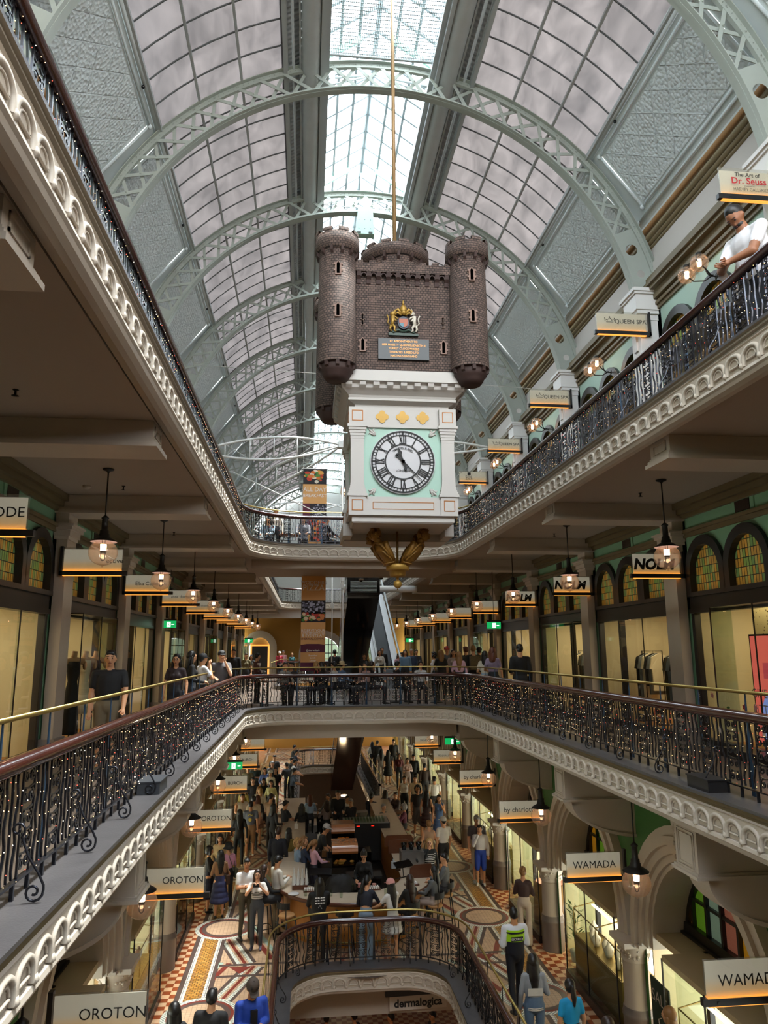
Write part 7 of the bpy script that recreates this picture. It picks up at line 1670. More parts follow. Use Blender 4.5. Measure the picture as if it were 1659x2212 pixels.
b.build('blossoms', [pbr('rose_bloom', '#8a4a52', 0.6), pbr('cream_bloom', '#c9b08a', 0.6), pbr('plum_bloom', '#4a2636', 0.6)], t); b = MB(); b.lathe([(0, -0.72), (0.14, -0.72), (0.2, -0.02), (0, 0)], n=14); b.build('vase', BLACKG, t)
# ================================================================== people
def cm(h, rough=0.75, kind='cloth'):
    k = kind+h
    return MATS.get(k) or pbr(k, h, rough, var=0.12 if kind == 'cloth' else 0.03, vscale=9)
SK = {'l': '#d9a583', 'm': '#b98058', 'd': '#7c5238', 't': '#c8926c'}
HC = {'black': '#0d0b0b', 'brown': '#2c1a12', 'blond': '#b08a54', 'grey': '#8d8a88', 'dark': '#17110f', 'red': '#5a2c1a', 'fair': '#8a6238'}
class Cap:
    def __init__(s, a, b, ra, rb, tag, sc=(1, 1, 1)): s.a = Vector(a); s.b = Vector(b); s.ra = ra; s.rb = rb; s.tag = tag; s.sc = sc
    def mesh(s, V, F, nu=12, nv=8):
        ax = s.b-s.a; L = ax.length; w_ = ax.normalized() if L > 1e-6 else Vector((0, 0, 1)); u = w_.orthogonal().normalized(); v = w_.cross(u); o = len(V)
        rings = []
        for i in range(nv+1):
            th = PI*i/nv; rings.append((-math.cos(th), math.sin(th), 0 if i <= nv//2 else 1))
            if i == nv//2: rings.append((0, 1, 1))
        for (cz, sr, e) in rings:
            c = s.b if e else s.a; r = s.rb if e else s.ra
            for j in range(nu):
                t = 2*PI*j/nu; n_ = w_*cz+(u*math.cos(t)+v*math.sin(t))*sr; V.append((c.x+n_.x*r*s.sc[0], c.y+n_.y*r*s.sc[1], c.z+n_.z*r*s.sc[2]))
        for i in range(len(rings)-1):
            for j in range(nu): F.append((o+i*nu+j, o+i*nu+(j+1) % nu, o+(i+1)*nu+(j+1) % nu, o+(i+1)*nu+j))
ARM = {'down': ((.225, -.02, 1.12), (.235, .05, .88)), 'phone': ((.22, .03, 1.12), (.07, .27, 1.19)), 'camera': ((.25, .10, 1.20), (.075, .26, 1.43)), 'cross': ((.23, .05, 1.13), (-.05, .19, 1.16)),
       'table': ((.22, .14, 1.14), (.14, .36, 1.10)), 'bent': ((.23, -.02, 1.12), (.19, .22, 1.08)), 'face': ((.20, .16, 1.15), (.05, .17, 1.46)), 'back': ((.27, -.06, 1.12), (.10, -.15, 1.02)), 'hip': ((.33, -.03, 1.14), (.19, .03, .98)),
       'point': ((.24, .15, 1.20), (.30, .38, 1.12)), 'lap': ((.21, .05, 1.12), (.08, .22, .98)), 'lean': ((.20, .22, 1.16), (.04, .34, 1.16)), 'swing': ((.23, .06, 1.12), (.22, .20, .92)), 'swingb': ((.23, -.10, 1.13), (.24, -.12, .89))}
BODY = {}
def body_mesh(sex='f', arms=('down', 'down'), sleeve='short', legs='long', stride=0.0, seat=None, lean=0, yaw=0, nod=0, build=1.0, vox=0.021, foot=0.45, crop=False):
    key = (sex, arms, sleeve, legs, stride, seat, lean, yaw, nod, build, vox, foot, crop)
    if key in BODY: return BODY[key]
    f = sex == 'f'; C = []; bw = build; sh = (0.150 if f else 0.178)*(0.5+0.5*bw); pz = 0.92 if seat is None else seat+0.10; dz = pz-0.92
    LR = Matrix.Rotation(-R(lean), 4, 'X'); piv = Vector((0, 0, 0.93))
    up = lambda p: (LR @ (Vector(p)-piv))+piv+Vector((0, 0, dz))
    def U_(a, b, ra, rb, t, sc=(1, 1, 1)): C.append(Cap(up(a), up(b), ra, rb, t, sc))
    # torso
    U_((0, 0, 1.02), (0, 0.0, 1.16), .108*bw if f else .125*bw, .118*bw if f else .138*bw, 0 if crop else 1, (1.12, .80, 1)); U_((0, 0, 1.14), (0, -.005, 1.30), .120*bw if f else .138*bw, .125*bw if f else .145*bw, 1, (1.2, .78, 1))
    U_((-sh+.03, -.005, 1.385), (sh-.03, -.005, 1.385), .062, .062, 1, (1, 1, 1)); U_((0, 0, .95), (0, 0, 1.04), .125*bw, .112*bw, 2 if not crop else 2, (1.22, .88, 1))
    if f:
        for q in (-1, 1): U_((q*.062, .085, 1.27), (q*.062, .085, 1.26), .058, .058, 1)
    elif bw > 1.1: U_((0, .05, 1.08), (0, .05, 1.14), .14, .13, 1)
    U_((0, -.01, 1.40), (0, .0, 1.50), .056 if f else .064, .050 if f else .058, 0)
    hy = Matrix.Rotation(R(yaw), 4, 'Z') @ Matrix.Rotation(-R(nod), 4, 'X'); hc = Vector((0, .015, 1.59))
    H = lambda p: up(hc+Vector((hy @ Vector(p))))
    def h_(a, b, ra, rb, sc=(1, 1, 1)): C.append(Cap(H(a), H(b), ra, rb, 0, sc))
    h_((0, 0, .02), (0, -.01, .03), .088, .085, (.88, 1.06, 1.15)); h_((0, .035, -.06), (0, .03, -.03), .048, .06, (.95, 1, 1)); h_((0, .088, -.01), (0, .100, -.022), .011, .014); h_((-.078, 0, 0), (-.078, 0, -.02), .016, .012); h_((.078, 0, 0), (.078, 0, -.02), .016, .012)
    h_((-.03, .075, .02), (.03, .075, .02), .022, .022)
    hands = []
    for q, am in ((-1, arms[0]), (1, arms[1])):
        e, w_ = ARM[am]; S = (q*sh, -.01, 1.385); E = (q*e[0], e[1], e[2]); Wr = (q*w_[0], w_[1], w_[2]); sl = 1 if sleeve == 'long' else 0
        mid = tuple(S[i]+(E[i]-S[i])*.6 for i in range(3))
        ar = (.044 if f else .053)*(.6+.4*bw)
        if sleeve == 'none': U_(S, E, ar, ar*.85, 0)
        elif sleeve == 'short': U_(S, mid, ar*1.15, ar*1.12, 1); U_(mid, E, ar*.9, ar*.8, 0)
        else: U_(S, E, ar*1.15, ar*.98, 1)
        U_(E, Wr, ar*(.86 if not sl else 1.0), ar*(.55 if not sl else .75), sl)
        Ev, Wv = up(E), up(Wr); d = (Wv-Ev).normalized(); pe = Wv+d*.075
        C.append(Cap(Wv, pe, .027, .033, 0, (1, 1, 1))); hands.append((Wv, pe, d, q))
    bt = 2
    for q, st in ((-1, stride), (1, -stride)):
        if seat is None:
            hp = (q*.088, 0, .93); kn = (q*.095, st*.55+(.05 if st < 0 else .03), .50); an = (q*.095, st, .09 if st >= 0 else .12)
        else:
            hp = (q*.09, .0, seat+.10); kn = (q*.11, .42, seat+.07); an = (q*.10, .40 if stride == 0 else .34, (seat-foot if seat > .6 else .09))
        th = (.082 if f else .085)*bw; skin_l = legs in ('shorts', 'skirt', 'dress', 'mini')
        if legs in ('long', 'wide'): C.append(Cap(hp, kn, th*1.02, .060, bt)); C.append(Cap(kn, an, .062 if legs == 'long' else .075, .046 if legs == 'long' else .075, bt))
        elif legs == 'shorts':
            C.append(Cap(hp, kn, th*1.1, .078, bt)); C.append(Cap(kn, an, .052, .036, 0))
        else: C.append(Cap(hp, kn, th, .055, 0)); C.append(Cap(kn, an, .050, .034, 0))
        C.append(Cap((an[0], an[1]-.03, an[2]-.035), (an[0]+q*.015, an[1]+.14, an[2]-.055 if an[2] < .11 else an[2]-.08), .040, .034, 3, (1, 1, .9)))
    if legs in ('skirt', 'dress', 'mini') and seat is None:
        z1 = {'skirt': .38, 'dress': .45, 'mini': .62}[legs]
        C.append(Cap((0, 0, 1.0), (0, 0, .88), .12, .15, 2, (1.1, .9, 1)))
        for j in range(4):
            za, zb = .90-(.90-z1)*j/4, .90-(.90-z1)*(j+1)/4; C.append(Cap((0, 0, za), (0, 0, zb+.06), .16+.02*j, .17+.02*j, 2, (1.15, .95, .35)))
    elif legs in ('skirt', 'dress', 'mini'):
        for q in (-1, 1): C.append(Cap((q*.07, 0, seat+.11), (q*.09, .33, seat+.10), .11, .10, 2))
        C.append(Cap((-.05, .1, seat+.11), (.05, .3, seat+.10), .10, .08, 2))
    V, F = [], []
    for c in C: c.mesh(V, F)
    me = bpy.data.meshes.new('t'); me.from_pydata(V, [], F); ob = bpy.data.objects.new('t', me); COL.objects.link(ob)
    md = ob.modifiers.new('r', 'REMESH'); md.mode = 'VOXEL'; md.voxel_size = vox; ms = ob.modifiers.new('s', 'SMOOTH'); ms.factor = .5; ms.iterations = 3 if vox > .015 else 4
    dg = bpy.context.evaluated_depsgraph_get(); dg.update(); m2 = bpy.data.meshes.new_from_object(ob.evaluated_get(dg)); bpy.data.objects.remove(ob); bpy.data.meshes.remove(me)
    nf = len(m2.polygons); cen = np.empty(nf*3); m2.polygons.foreach_get('center', cen); cen = cen.reshape(-1, 3); best = np.full(nf, 1e9); tg = np.zeros(nf, int)
    for c in C:
        a = np.array(c.a); ab = np.array(c.b)-a; L2 = max(1e-9, ab @ ab); t = np.clip(((cen-a) @ ab)/L2, 0, 1); p = a+t[:, None]*ab; d = np.linalg.norm((cen-p)/np.array(c.sc), axis=1)-(c.ra+(c.rb-c.ra)*t)
        k = d < best; best[k] = d[k]; tg[k] = c.tag
    # back to a builder so that separate fingers can be rooted in the palms
    co = np.empty(len(m2.vertices)*3); m2.vertices.foreach_get('co', co); b = MB(); b.v = [tuple(x) for x in co.reshape(-1, 3)]; b.f = [tuple(p.vertices) for p in m2.polygons]; b.m = [int(x) for x in tg]; b.sm = [True]*nf
    bpy.data.meshes.remove(m2)
    for (Wv, pe, d, q) in hands:
        sdv = d.cross(Vector((0, 1, 0)) if abs(d.y) < .8 else Vector((0, 0, 1))).normalized(); cur = d.cross(sdv)*(1 if q > 0 else 1)
        if cur.dot(Vector((0, 1, -0.3))) < 0: cur = -cur
        for k, (o, L) in enumerate(((-.024, .062), (-.008, .074), (.008, .070), (.023, .054))):
            p0 = pe+sdv*o-d*.01; p1 = p0+d*L*.45+cur*.006; p2 = p1+d*L*.35+cur*.018; p3 = p2+d*L*.15+cur*.020; b.tube([p0, p1, p2, p3], [.0098, .0090, .0082, .0065], 6)
        s1 = -1 if q > 0 else 1; p0 = Wv+d*.03+sdv*s1*.022; b.tube([p0, p0+sdv*s1*.024+d*.02+cur*.008, p0+sdv*s1*.03+d*.05+cur*.018], [.012, .0105, .008], 6)
    me = b.mesh('body', [cm('#888888')]*0+[cm(SK['m'], .55, 'skin'), cm('#777777'), cm('#333333'), cm('#222222')])
    BODY[key] = (me, H(Vector((0, 0, 0))), (LR @ Matrix.Rotation(R(yaw), 4, 'Z') @ Matrix.Rotation(-R(nod), 4, 'X')), up)
    return BODY[key]
def hair_mb(kind):
    b = MB(); C = []
    if kind in ('short', 'crop', 'bald'):
        C = [Cap((0, -.018, .048), (0, -.03, .03), .088 if kind == 'short' else .084, .088, 0, (.93, 1.02, 1.05))]
        if kind == 'short': C.append(Cap((-.03, .05, .085), (.03, .045, .09), .035, .035, 0))
    elif kind == 'long': C = [Cap((0, -.020, .045), (0, -.03, .02), .093, .095, 0, (.98, 1.02, 1.08)), Cap((-.07, -.02, 0), (-.085, -.03, -.16), .035, .035, 0), Cap((.07, -.02, 0), (.085, -.03, -.16), .035, .035, 0), Cap((0, -.06, -.02), (0, -.10, -.22), .085, .085, 0, (1.05, .6, 1)), Cap((0, -.10, -.22), (0, -.115, -.42), .085, .045, 0, (1.05, .5, 1))]
    elif kind == 'mid': C = [Cap((0, -.020, .045), (0, -.03, .02), .094, .097, 0, (1, 1.02, 1.08)), Cap((-.075, -.02, 0), (-.085, -.03, -.14), .038, .035, 0), Cap((.075, -.02, 0), (.085, -.03, -.14), .038, .035, 0), Cap((0, -.06, -.02), (0, -.09, -.20), .09, .08, 0, (1.1, .65, 1))]
    elif kind == 'bob': C = [Cap((0, -.020, .045), (0, -.03, .0), .097, .10, 0, (1, 1.02, 1.1)), Cap((-.075, .0, .02), (-.08, .01, -.07), .038, .036, 0), Cap((.075, .0, .02), (.08, .01, -.07), .038, .036, 0), Cap((-.05, .06, .075), (.05, .06, .075), .032, .032, 0)]
    elif kind == 'bun': C = [Cap((0, -.018, .045), (0, -.03, .02), .090, .090, 0, (.95, 1.02, 1.06)), Cap((0, -.11, .07), (0, -.12, .06), .045, .045, 0)]
    elif kind == 'tail': C = [Cap((0, -.018, .045), (0, -.03, .02), .090, .090, 0, (.95, 1.02, 1.06)), Cap((0, -.11, .04), (0, -.14, -.10), .035, .045, 0), Cap((0, -.14, -.1), (0, -.14, -.22), .045, .02, 0)]
    elif kind == 'curly':
        rnd = random.Random(2)
        for i in range(46):
            a = rnd.uniform(0, 2*PI); z = rnd.uniform(-.9, 1); r_ = .105
            p = (r_*math.cos(a)*math.sqrt(1-z*z)*.95, r_*math.sin(a)*math.sqrt(1-z*z)-.02, .03+r_*z*1.15)
            if p[1] > .045 and p[2] < .075: continue
            C.append(Cap(p, p, .034, .034, 0))
    V, F = [], []
    for c in C: c.mesh(V, F, 14, 8)
    return V, F
HM = {}
def head_part(kind, mat):
    k = (kind, mat.name)
    if k in HM: return HM[k]
    b = MB()
    if kind == 'cap':
        b.lathe([(0.0, .148), (.05, .142), (.085, .11), (.098, .06), (.098, .035)], (0, -.012, 0), 20, sy=1.1); b.prism([(-.07, .07, .05), (.07, .07, .05), (.062, .15, .035), (0, .172, .03), (-.062, .15, .035)], (0, 0, .007)); b.sphere((0, -.012, .148), .009, 6)
    elif kind == 'bucket': b.lathe([(0, .15), (.07, .148), (.088, .13), (.098, .04), (.15, -.005), (.148, -.012), (.095, .03)], (0, -.01, 0), 22)
    elif kind == 'sunhat': b.lathe([(0, .15), (.07, .148), (.09, .12), (.096, .045), (.18, .03), (.178, .022), (.09, .035)], (0, -.01, 0), 22)
    elif kind == 'eyes':
        for q in (-1, 1): b.sphere((q*.031, .089, .018), .0105, 8); b.tube([(q*.014, .096, .040), (q*.032, .097, .045), (q*.048, .086, .038)], .0045, 4)
    elif kind == 'mouth': b.tube([(-.022, .086, -.052), (0, .095, -.050), (.022, .086, -.052)], [.004, .007, .004], 5)
    elif kind == 'glasses':
        for q in (-1, 1): b.tube([(q*.031+.024*math.cos(2*PI*i/12), .103, .015+.019*math.sin(2*PI*i/12)) for i in range(12)], .003, 4, closed=True)
        b.tube([(-.008, .104, .018), (.008, .104, .018)], .003, 4)
    elif kind == 'topglasses':
        for q in (-1, 1): b.sphere((q*.032, .075, .108), .024, 8, sc=(1, .5, .7))
        b.tube([(-.08, .02, .09), (-.04, .08, .11), (.04, .08, .11), (.08, .02, .09)], .004, 4)
    elif kind == 'beard': b.sphere((0, .052, -.062), .052, 12, sc=(1.05, .95, .85))
    else: V, F = hair_mb(kind); b.add(V, F, 0, True)
    HM[k] = b.mesh(kind, mat); return HM[k]
NPER = [0]
def person(pos, face, label, top='#222222', bot='#1c1c22', shoes='#1a1a1a', skin='t', hair='short', hc='black', h=1.68, hat=None, hatc='#222222', grp=None, bag=None, extra=None, feats=None, **kw):
    me, hcen, hrot, up = body_mesh(**kw)
    t = thing('person', label, 'person', tuple(pos), R(face), grp); s = h/1.7; t.scale = (s, s, s)
    o = link('body', me, t)
    for i, m in enumerate((cm(SK.get(skin, skin), .5, 'skin'), cm(top), cm(bot), cm(shoes, .5))):
        o.material_slots[i].link = 'OBJECT'; o.material_slots[i].material = m
    def hp(kind, mat, name):
        x = link(name, head_part(kind, mat), t); x.matrix_local = Matrix.Translation(hcen) @ hrot; return x
    if hair != 'bald': hp(hair, cm(HC.get(hc, hc), .45, 'hair'), 'hair')
    if hat: hp(hat, cm(hatc), 'hat')
    if feats is None: feats = 90 <= abs(face) <= 270 or abs(face) > 60
    if feats: hp('eyes', BLACK, 'eyes'); hp('mouth', cm('#7a3a34', .5, 'lip'), 'mouth')
    if extra: 
        for e in extra: hp(e, BLACK if e != 'beard' else cm(HC['black'], .6, 'hair'), e if e != 'topglasses' else 'sunglasses')
    if bag:
        col, side, z = bag; b = MB(); b.box(side*.20-.04, side*.20+.05, -.13, .11, z-.12, z+.10); b.tube([(side*.2, -.02, z+.1), (side*.17, -.03, 1.42), (-side*.02, -.10, 1.42), (side*.12, -.12, z+.1)], .009, 5); b.build('shoulder_bag', cm(col, .5, 'bag'), t)
    return t
def on(px, py, zf, h=1.68, head=None): 
    """floor point under a standing head seen at this pixel"""
    p = at_z(px, py, zf+(head or h)); return (p.x, p.y, zf)
def G(px, py, face, label, h=1.68, **kw):
    s = kw.get('seat'); return person(on(px, py, ZG, h, (s+.84)*h/1.7 if s else None), face, label, h=h, grp='people on the ground floor', **kw)
# ---- ground floor, near the well and the bar
G(533, 1856, 205, 'young man in a white t-shirt with arms crossed beside the woman taking a photo', h=1.76, top='#d5d3d0', bot='#4a4436', sex='m', arms=('cross', 'cross'), skin='m', stride=.04, yaw=-30)
w1 = G(557, 1880, 178, 'woman in a striped white tee holding up a phone with both hands', h=1.66, top='#dcd8d2', bot='#3a3d42', shoes='#4a4656', arms=('camera', 'camera'), hair='mid', hc='brown', extra=['topglasses'], vox=.014, skin='l')
b = MB(); b.box(-.07, .07, .315, .325, 1.42, 1.49); b.build('phone', BLACK, w1)
b = MB()
for z in (1.10, 1.14, 1.18, 1.22, 1.26): b.tube([(.152*math.cos(a)*1.0, .108*math.sin(a)+(.035 if z > 1.2 else .0), z) for a in [PI*i/10 for i in range(11)]], .006, 4)
b.build('shirt_stripes', BLACK, w1)
G(599, 1850, -60, 'man in a white shirt and khaki trousers at the bar left end', h=1.74, top='#d6d2c8', bot='#6b5d48', sex='m', arms=('phone', 'phone'), sleeve='long', nod=25)
def seatat(i, label, **kw):
    x, y, rz = SEATS[i]; return person((x, y, ZG), math.degrees(rz), label, seat=.76, grp='guests seated at the bar', feats=False, **kw)
seatat(0, 'woman in a black hooded jacket and skirt seated on the leftmost bar stool', top='#0e0f13', bot='#141418', hair='mid', hc='brown', arms=('table', 'table'), sleeve='long', legs='mini', yaw=-15, h=1.66)
g = G(690, 1898, 8, 'dark-haired guest in a black t-shirt with white print on the back, at the bar', h=1.7, top='#0f1013', bot='#15151a', hair='mid', hc='black', arms=('table', 'table'), sleeve='long', sex='m', build=1.05)
b = MB()
for r_ in range(3):
    for c in range(4): b.box(-.11+.058*c, -.11+.058*c+.045, -.118, -.113, 1.33-.055*r_, 1.355-.055*r_)
b.tube([(-.04, -.12, 1.14), (.0, -.12, 1.19), (.04, -.12, 1.12)], .006, 4); b.build('shirt_print', WHITE, g)
G(790, 1896, -18, 'woman in a cropped navy top and pale wide jeans leaning on the bar', h=1.70, top='#181d2c', bot='#7f93a6', hair='tail', hc='black', arms=('table', 'point'), sleeve='long', legs='wide', lean=12, yaw=-40, crop=True)
G(848, 1902, 30, 'woman in a white t-shirt and pink cap with long black hair reaching left', h=1.66, top='#cfcdc9', bot='#c9c7c3', hair='long', hc='black', hat='cap', hatc='#c98f8a', arms=('point', 'table'), legs='mini', lean=6)
seatat(4, 'woman in a dark cardigan with wavy brown hair seated beside the pink cap', top='#201e1e', bot='#17171a', hair='long', hc='brown', arms=('table', 'table'), sleeve='long', h=1.66)
seatat(5, 'woman in a grey jacket with long black hair on a bar stool', top='#575a5c', bot='#a08c80', hair='long', hc='black', arms=('table', 'table'), sleeve='long', h=1.66, yaw=20)
seatat(6, 'man in a grey jacket seated on the rightmost bar stool', top='#5b5d5e', bot='#1c1c20', sex='m', arms=('table', 'table'), sleeve='long', h=1.76, yaw=25)
# ---- by the left shop fronts
G(452, 1829, -80, 'woman with a black bob in a black jacket holding a paper cup', h=1.6, top='#121214', bot='#1c2030', hair='bob', arms=('phone', 'phone'), sleeve='long', legs='skirt')
G(477, 1838, 15, 'woman in a tan knit and long navy skirt with a brown shoulder bag', h=1.6, top='#8d6a4e', bot='#1d2348', hair='long', arms=('bent', 'phone'), sleeve='long', legs='skirt', bag=('#3a2418', 1, .98))
G(494, 1822, 25, 'person in a pink jacket and black bucket hat with a green bag', h=1.64, top='#c98fa8', bot='#101014', shoes='#d8d8d6', hat='bucket', hatc='#101013', hair='short', arms=('back', 'phone'), sleeve='long', bag=('#3d4234', 1, .95))
G(476, 1803, 180, 'woman in a beige cardigan with shoulder-length hair facing the OROTON window group', h=1.64, top='#c3a97c', bot='#2a2622', hair='mid', hc='dark', arms=('bent', 'bent'), sleeve='long')
G(518, 1750, 10, 'woman in black with long straight hair walking away past the OROTON sign', h=1.68, top='#0c0c0e', bot='#0e0e12', shoes='#c9b89a', hair='long', hc='dark', arms=('swing', 'swingb'), sleeve='long', stride=.16)
g = G(542, 1732, 0, 'man in a grey t-shirt with a yellow back print and tan shorts walking away', h=1.74, top='#5b5e66', bot='#8f6c48', shoes='#d0ccc4', sex='m', legs='shorts', arms=('swing', 'swingb'), stride=-.14, skin='m')
b = MB(); b.tube([(-.08, -.125, 1.30), (-.02, -.13, 1.34), (.05, -.13, 1.31), (.08, -.125, 1.33)], .012, 5); b.sphere((0, -.12, 1.18), .06, 8, sc=(1, .2, 1)); b.build('shirt_print', cm('#c9b04a'), g)
G(548, 1720, 20, 'man in a cream t-shirt behind the printed grey shirt', h=1.76, top='#c6b394', bot='#2c2c30', sex='m', hair='short', stride=.1)
G(557, 1719, -5, 'woman with long chestnut hair and a dark jacket in the crowd', h=1.66, top='#1b1618', bot='#8d6a58', hair='long', hc='red', sleeve='long', legs='mini')
G(563, 1704, 0, 'blonde woman with a bun in a cream top', h=1.66, top='#d2c8b8', bot='#7a6a5a', hair='bun', hc='blond')
G(524, 1715, 200, 'tanned man in a white vest by the shop window', h=1.72, top='#dedad4', bot='#4a6a86', sex='m', sleeve='none', skin='m', arms=('bent', 'bent'))
G(505, 1722, 150, 'woman in a mustard cardigan at the shop window', h=1.62, top='#a98a3c', bot='#222', hair='mid', sleeve='long') if False else None
G(601, 1788, -10, 'man in a dark navy suit standing by the bar', h=1.80, top='#11141f', bot='#12141c', sex='m', sleeve='long', hc='brown', build=1.05)
G(585, 1716, -40, 'man in a tan shirt beside the bar tables', h=1.76, top='#a58565', bot='#2a211c', sex='m', arms=('phone', 'phone'), nod=20, hc='brown')
G(591, 1737, -50, 'person in a black hoodie waiting at the bar side', h=1.70, top='#141416', bot='#1c1c1e', hair='mid', arms=('bent', 'bent'), sleeve='long')
G(624, 1790, -30, 'woman in a mustard wrap beside the navy suit', h=1.64, top='#6e5a22', bot='#141416', hair='long', hc='dark', sleeve='long')
G(643, 1814, -70, 'curly blonde woman in a pale blue floral blouse', h=1.58, top='#7f98b4', bot='#22283a', hair='curly', hc='blond', arms=('table', 'table'))
G(657, 1811, -75, 'fair-haired person in a navy jumper beside the pink jumper', h=1.64, top='#1e2a44', bot='#1c1c24', hair='curly', hc='fair', arms=('table', 'table'), sleeve='long')
G(678, 1815, -60, 'woman in a pale pink jumper reading at the bar', h=1.62, top='#d7a6b4', bot='#3a3a44', hair='tail', hc='fair', arms=('table', 'table'), sleeve='long', nod=30)
G(688, 1779, -90, 'barista in a black t-shirt and grey cap leaning over the counter', h=1.78, top='#0f0f11', bot='#111', hat='cap', hatc='#a8a6a4', sex='m', arms=('table', 'table'), lean=18, skin='m') if False else G(688, 1779, -90, 'barista in a black t-shirt and grey cap leaning over the counter', h=1.78, top='#0f0f11', bot='#111111', hat='cap', hatc='#a8a6a4', sex='m', arms=('table', 'table'), lean=18, skin='m')
G(786, 1838, 175, 'barista in black working behind the round end of the bar', h=1.68, top='#0b0b0c', bot='#0c0c0d', arms=('table', 'bent'), sleeve='long', nod=30, hair='bun')
G(670, 1720, 0, 'woman in a pale blue shirt seated at the back of the bar', h=1.64, seat=.76, top='#9fb9d6', bot='#222730', hair='mid', hc='red', arms=('table', 'table'), sleeve='long', feats=False)
G(652, 1740, 0, 'person in black seated at the back left of the bar', h=1.66, seat=.76, top='#0e0e10', bot='#16161a', hair='mid', arms=('table', 'table'), sleeve='long', feats=False)
G(616, 1733, -60, 'man in a dark t-shirt seated behind a small wooden table', h=1.74, seat=.76, top='#202226', bot='#222', sex='m', arms=('table', 'table'), nod=15) if False else G(616, 1733, -60, 'man in a dark t-shirt seated behind a small wooden table', h=1.74, seat=.76, top='#202226', bot='#222222', sex='m', arms=('table', 'table'), nod=15)
G(730, 1708, 180, 'waiter in a black shirt standing at the end of the cafe', h=1.76, top='#0c0c0e', bot='#0d0d0f', sex='m', sleeve='long', arms=('bent', 'table'))
BK = [(750, 1722, 'white shirt bending over a table', '#cfcac2', 'short', 'black', 'm'), (758, 1729, 'dark jacket with silver hair', '#26282c', 'short', 'grey', 'm'), (706, 1733, 'taupe blouse and brown hair', '#8d7a74', 'mid', 'brown', 'f'), (709, 1718, 'grey top leaning forward', '#6d7074', 'short', 'brown', 'f'),
      (802, 1718, 'navy jumper', '#161e30', 'short', 'black', 'm'), (832, 1710, 'plum cardigan', '#3a2632', 'mid', 'brown', 'f'), (855, 1714, 'dusky jacket', '#4a3e44', 'short', 'brown', 'f'), (828, 1740, 'charcoal fleece and silver hair', '#2e3034', 'short', 'grey', 'f'), (873, 1739, 'maroon jumper and silver hair', '#5a2438', 'bob', 'grey', 'f')]
for (px, py, d, c, hr, hcc, sx) in BK: G(px, py, (px*37) % 360-180, 'seated cafe guest in %s behind the bar' % d, seat=.46, top=c, bot='#1c1c20', hair=hr, hc=hcc, sex=sx, arms=('table', 'table'), sleeve='long')
# ---- right hand side
G(873, 1677, 178, 'woman in a white vest and black trousers walking towards the bar', h=1.68, top='#e0dcd6', bot='#101014', hair='tail', hc='dark', sleeve='none', stride=.12, skin='m')
G(897, 1676, 175, 'man in a beige t-shirt behind the white vest', h=1.74, top='#b9a488', bot='#3a3430', sex='m', arms=('bent', 'down'))
G(902, 1699, 182, 'man in a dark t-shirt and grey shorts walking towards the bar', h=1.74, top='#2c2a2c', bot='#4f4d4a', shoes='#c9c5be', sex='m', legs='shorts', stride=.14, skin='m', hair='curly')
G(921, 1708, -20, 'woman in a dark floral dress with long hair', h=1.66, top='#3a2628', bot='#3a2628', hair='long', hc='dark', legs='dress', sleeve='none')
G(948, 1718, 170, 'woman in a blue strappy dress touching her hair', h=1.66, top='#4a6896', bot='#4a6896', hair='long', hc='dark', legs='dress', sleeve='none', arms=('face', 'down'))
G(938, 1678, 0, 'person in a plain white t-shirt seen from behind near the shops', h=1.74, top='#d8d6d2', bot='#2a2a2e', sex='m')
G(917, 1650, 0, 'person in a dark brown coat before the red-lit shop', h=1.72, top='#2a1a16', bot='#1a1a1c', sleeve='long', sex='m')
G(862, 1628, 182, 'woman in a maroon jacket over a white top', h=1.66, top='#5a2226', bot='#2a2c34', hair='long', hc='dark', sleeve='long')
G(880, 1638, 178, 'woman in a pale pink coat looking at her phone', h=1.66, top='#cbb0ac', bot='#9a8a88', hair='long', hc='dark', sleeve='long', arms=('phone', 'phone'))
G(893, 1630, 178, 'man in a black jumper behind the pale pink coat', h=1.76, top='#14161a', bot='#1a1c22', sex='m', sleeve='long')
G(804, 1603, 0, 'woman in a white blouse far beyond the escalator', h=1.66, top='#cfd0cf', bot='#20242a', hair='long', sleeve='long')
G(838, 1621, 0, 'woman in a printed black dress far beyond the escalator', h=1.66, top='#121316', bot='#121316', hair='long', legs='dress')
G(823, 1618, 0, 'woman in a pale grey dress beside the printed black dress', h=1.68, top='#a8a29a', bot='#a8a29a', hair='long', legs='wide')
G(815, 1600, 0, 'man in black far beyond the escalator', h=1.76, top='#0f1012', bot='#101114', sex='m', sleeve='long')
G(850, 1598, 178, 'man in charcoal far beyond the escalator', h=1.76, top='#1c1d20', bot='#141518', sex='m', sleeve='long')
G(957, 1766, 20, 'older man in a white t-shirt, pale cap and black shorts', h=1.72, top='#d2cec6', bot='#17171a', shoes='#dcdcd8', sex='m', hat='cap', hatc='#b9b4a4', legs='shorts', yaw=20)
g = G(927, 1812, 178, 'blonde woman in a black and white striped jumper on the phone', h=1.64, top='#15171a', bot='#0f0f12', hair='long', hc='blond', arms=('down', 'face'), sleeve='long', skin='l')
b = MB()
for z in (1.08, 1.13, 1.18, 1.23, 1.28, 1.33): b.tube([(.156*math.cos(a), .112*math.sin(a)+(.03 if z > 1.2 else 0), z) for a in [PI*i/10 for i in range(-3, 14)]], .008, 4)
b.build('jumper_stripes', WHITE, g)
G(926, 1773, 0, 'person in a tan sleeveless top beside the bar stools', h=1.66, top='#a58468', bot='#3a302a', hair='short', hc='fair', sleeve='none')
g = G(1029, 1762, 175, 'tall grey-haired man in a checked shirt and cream shorts', h=1.84, top='#4a4446', bot='#b3a284', shoes='#8d8a84', skin='t', sex='m', hair='short', hc='grey', legs='shorts', nod=20, yaw=-20)
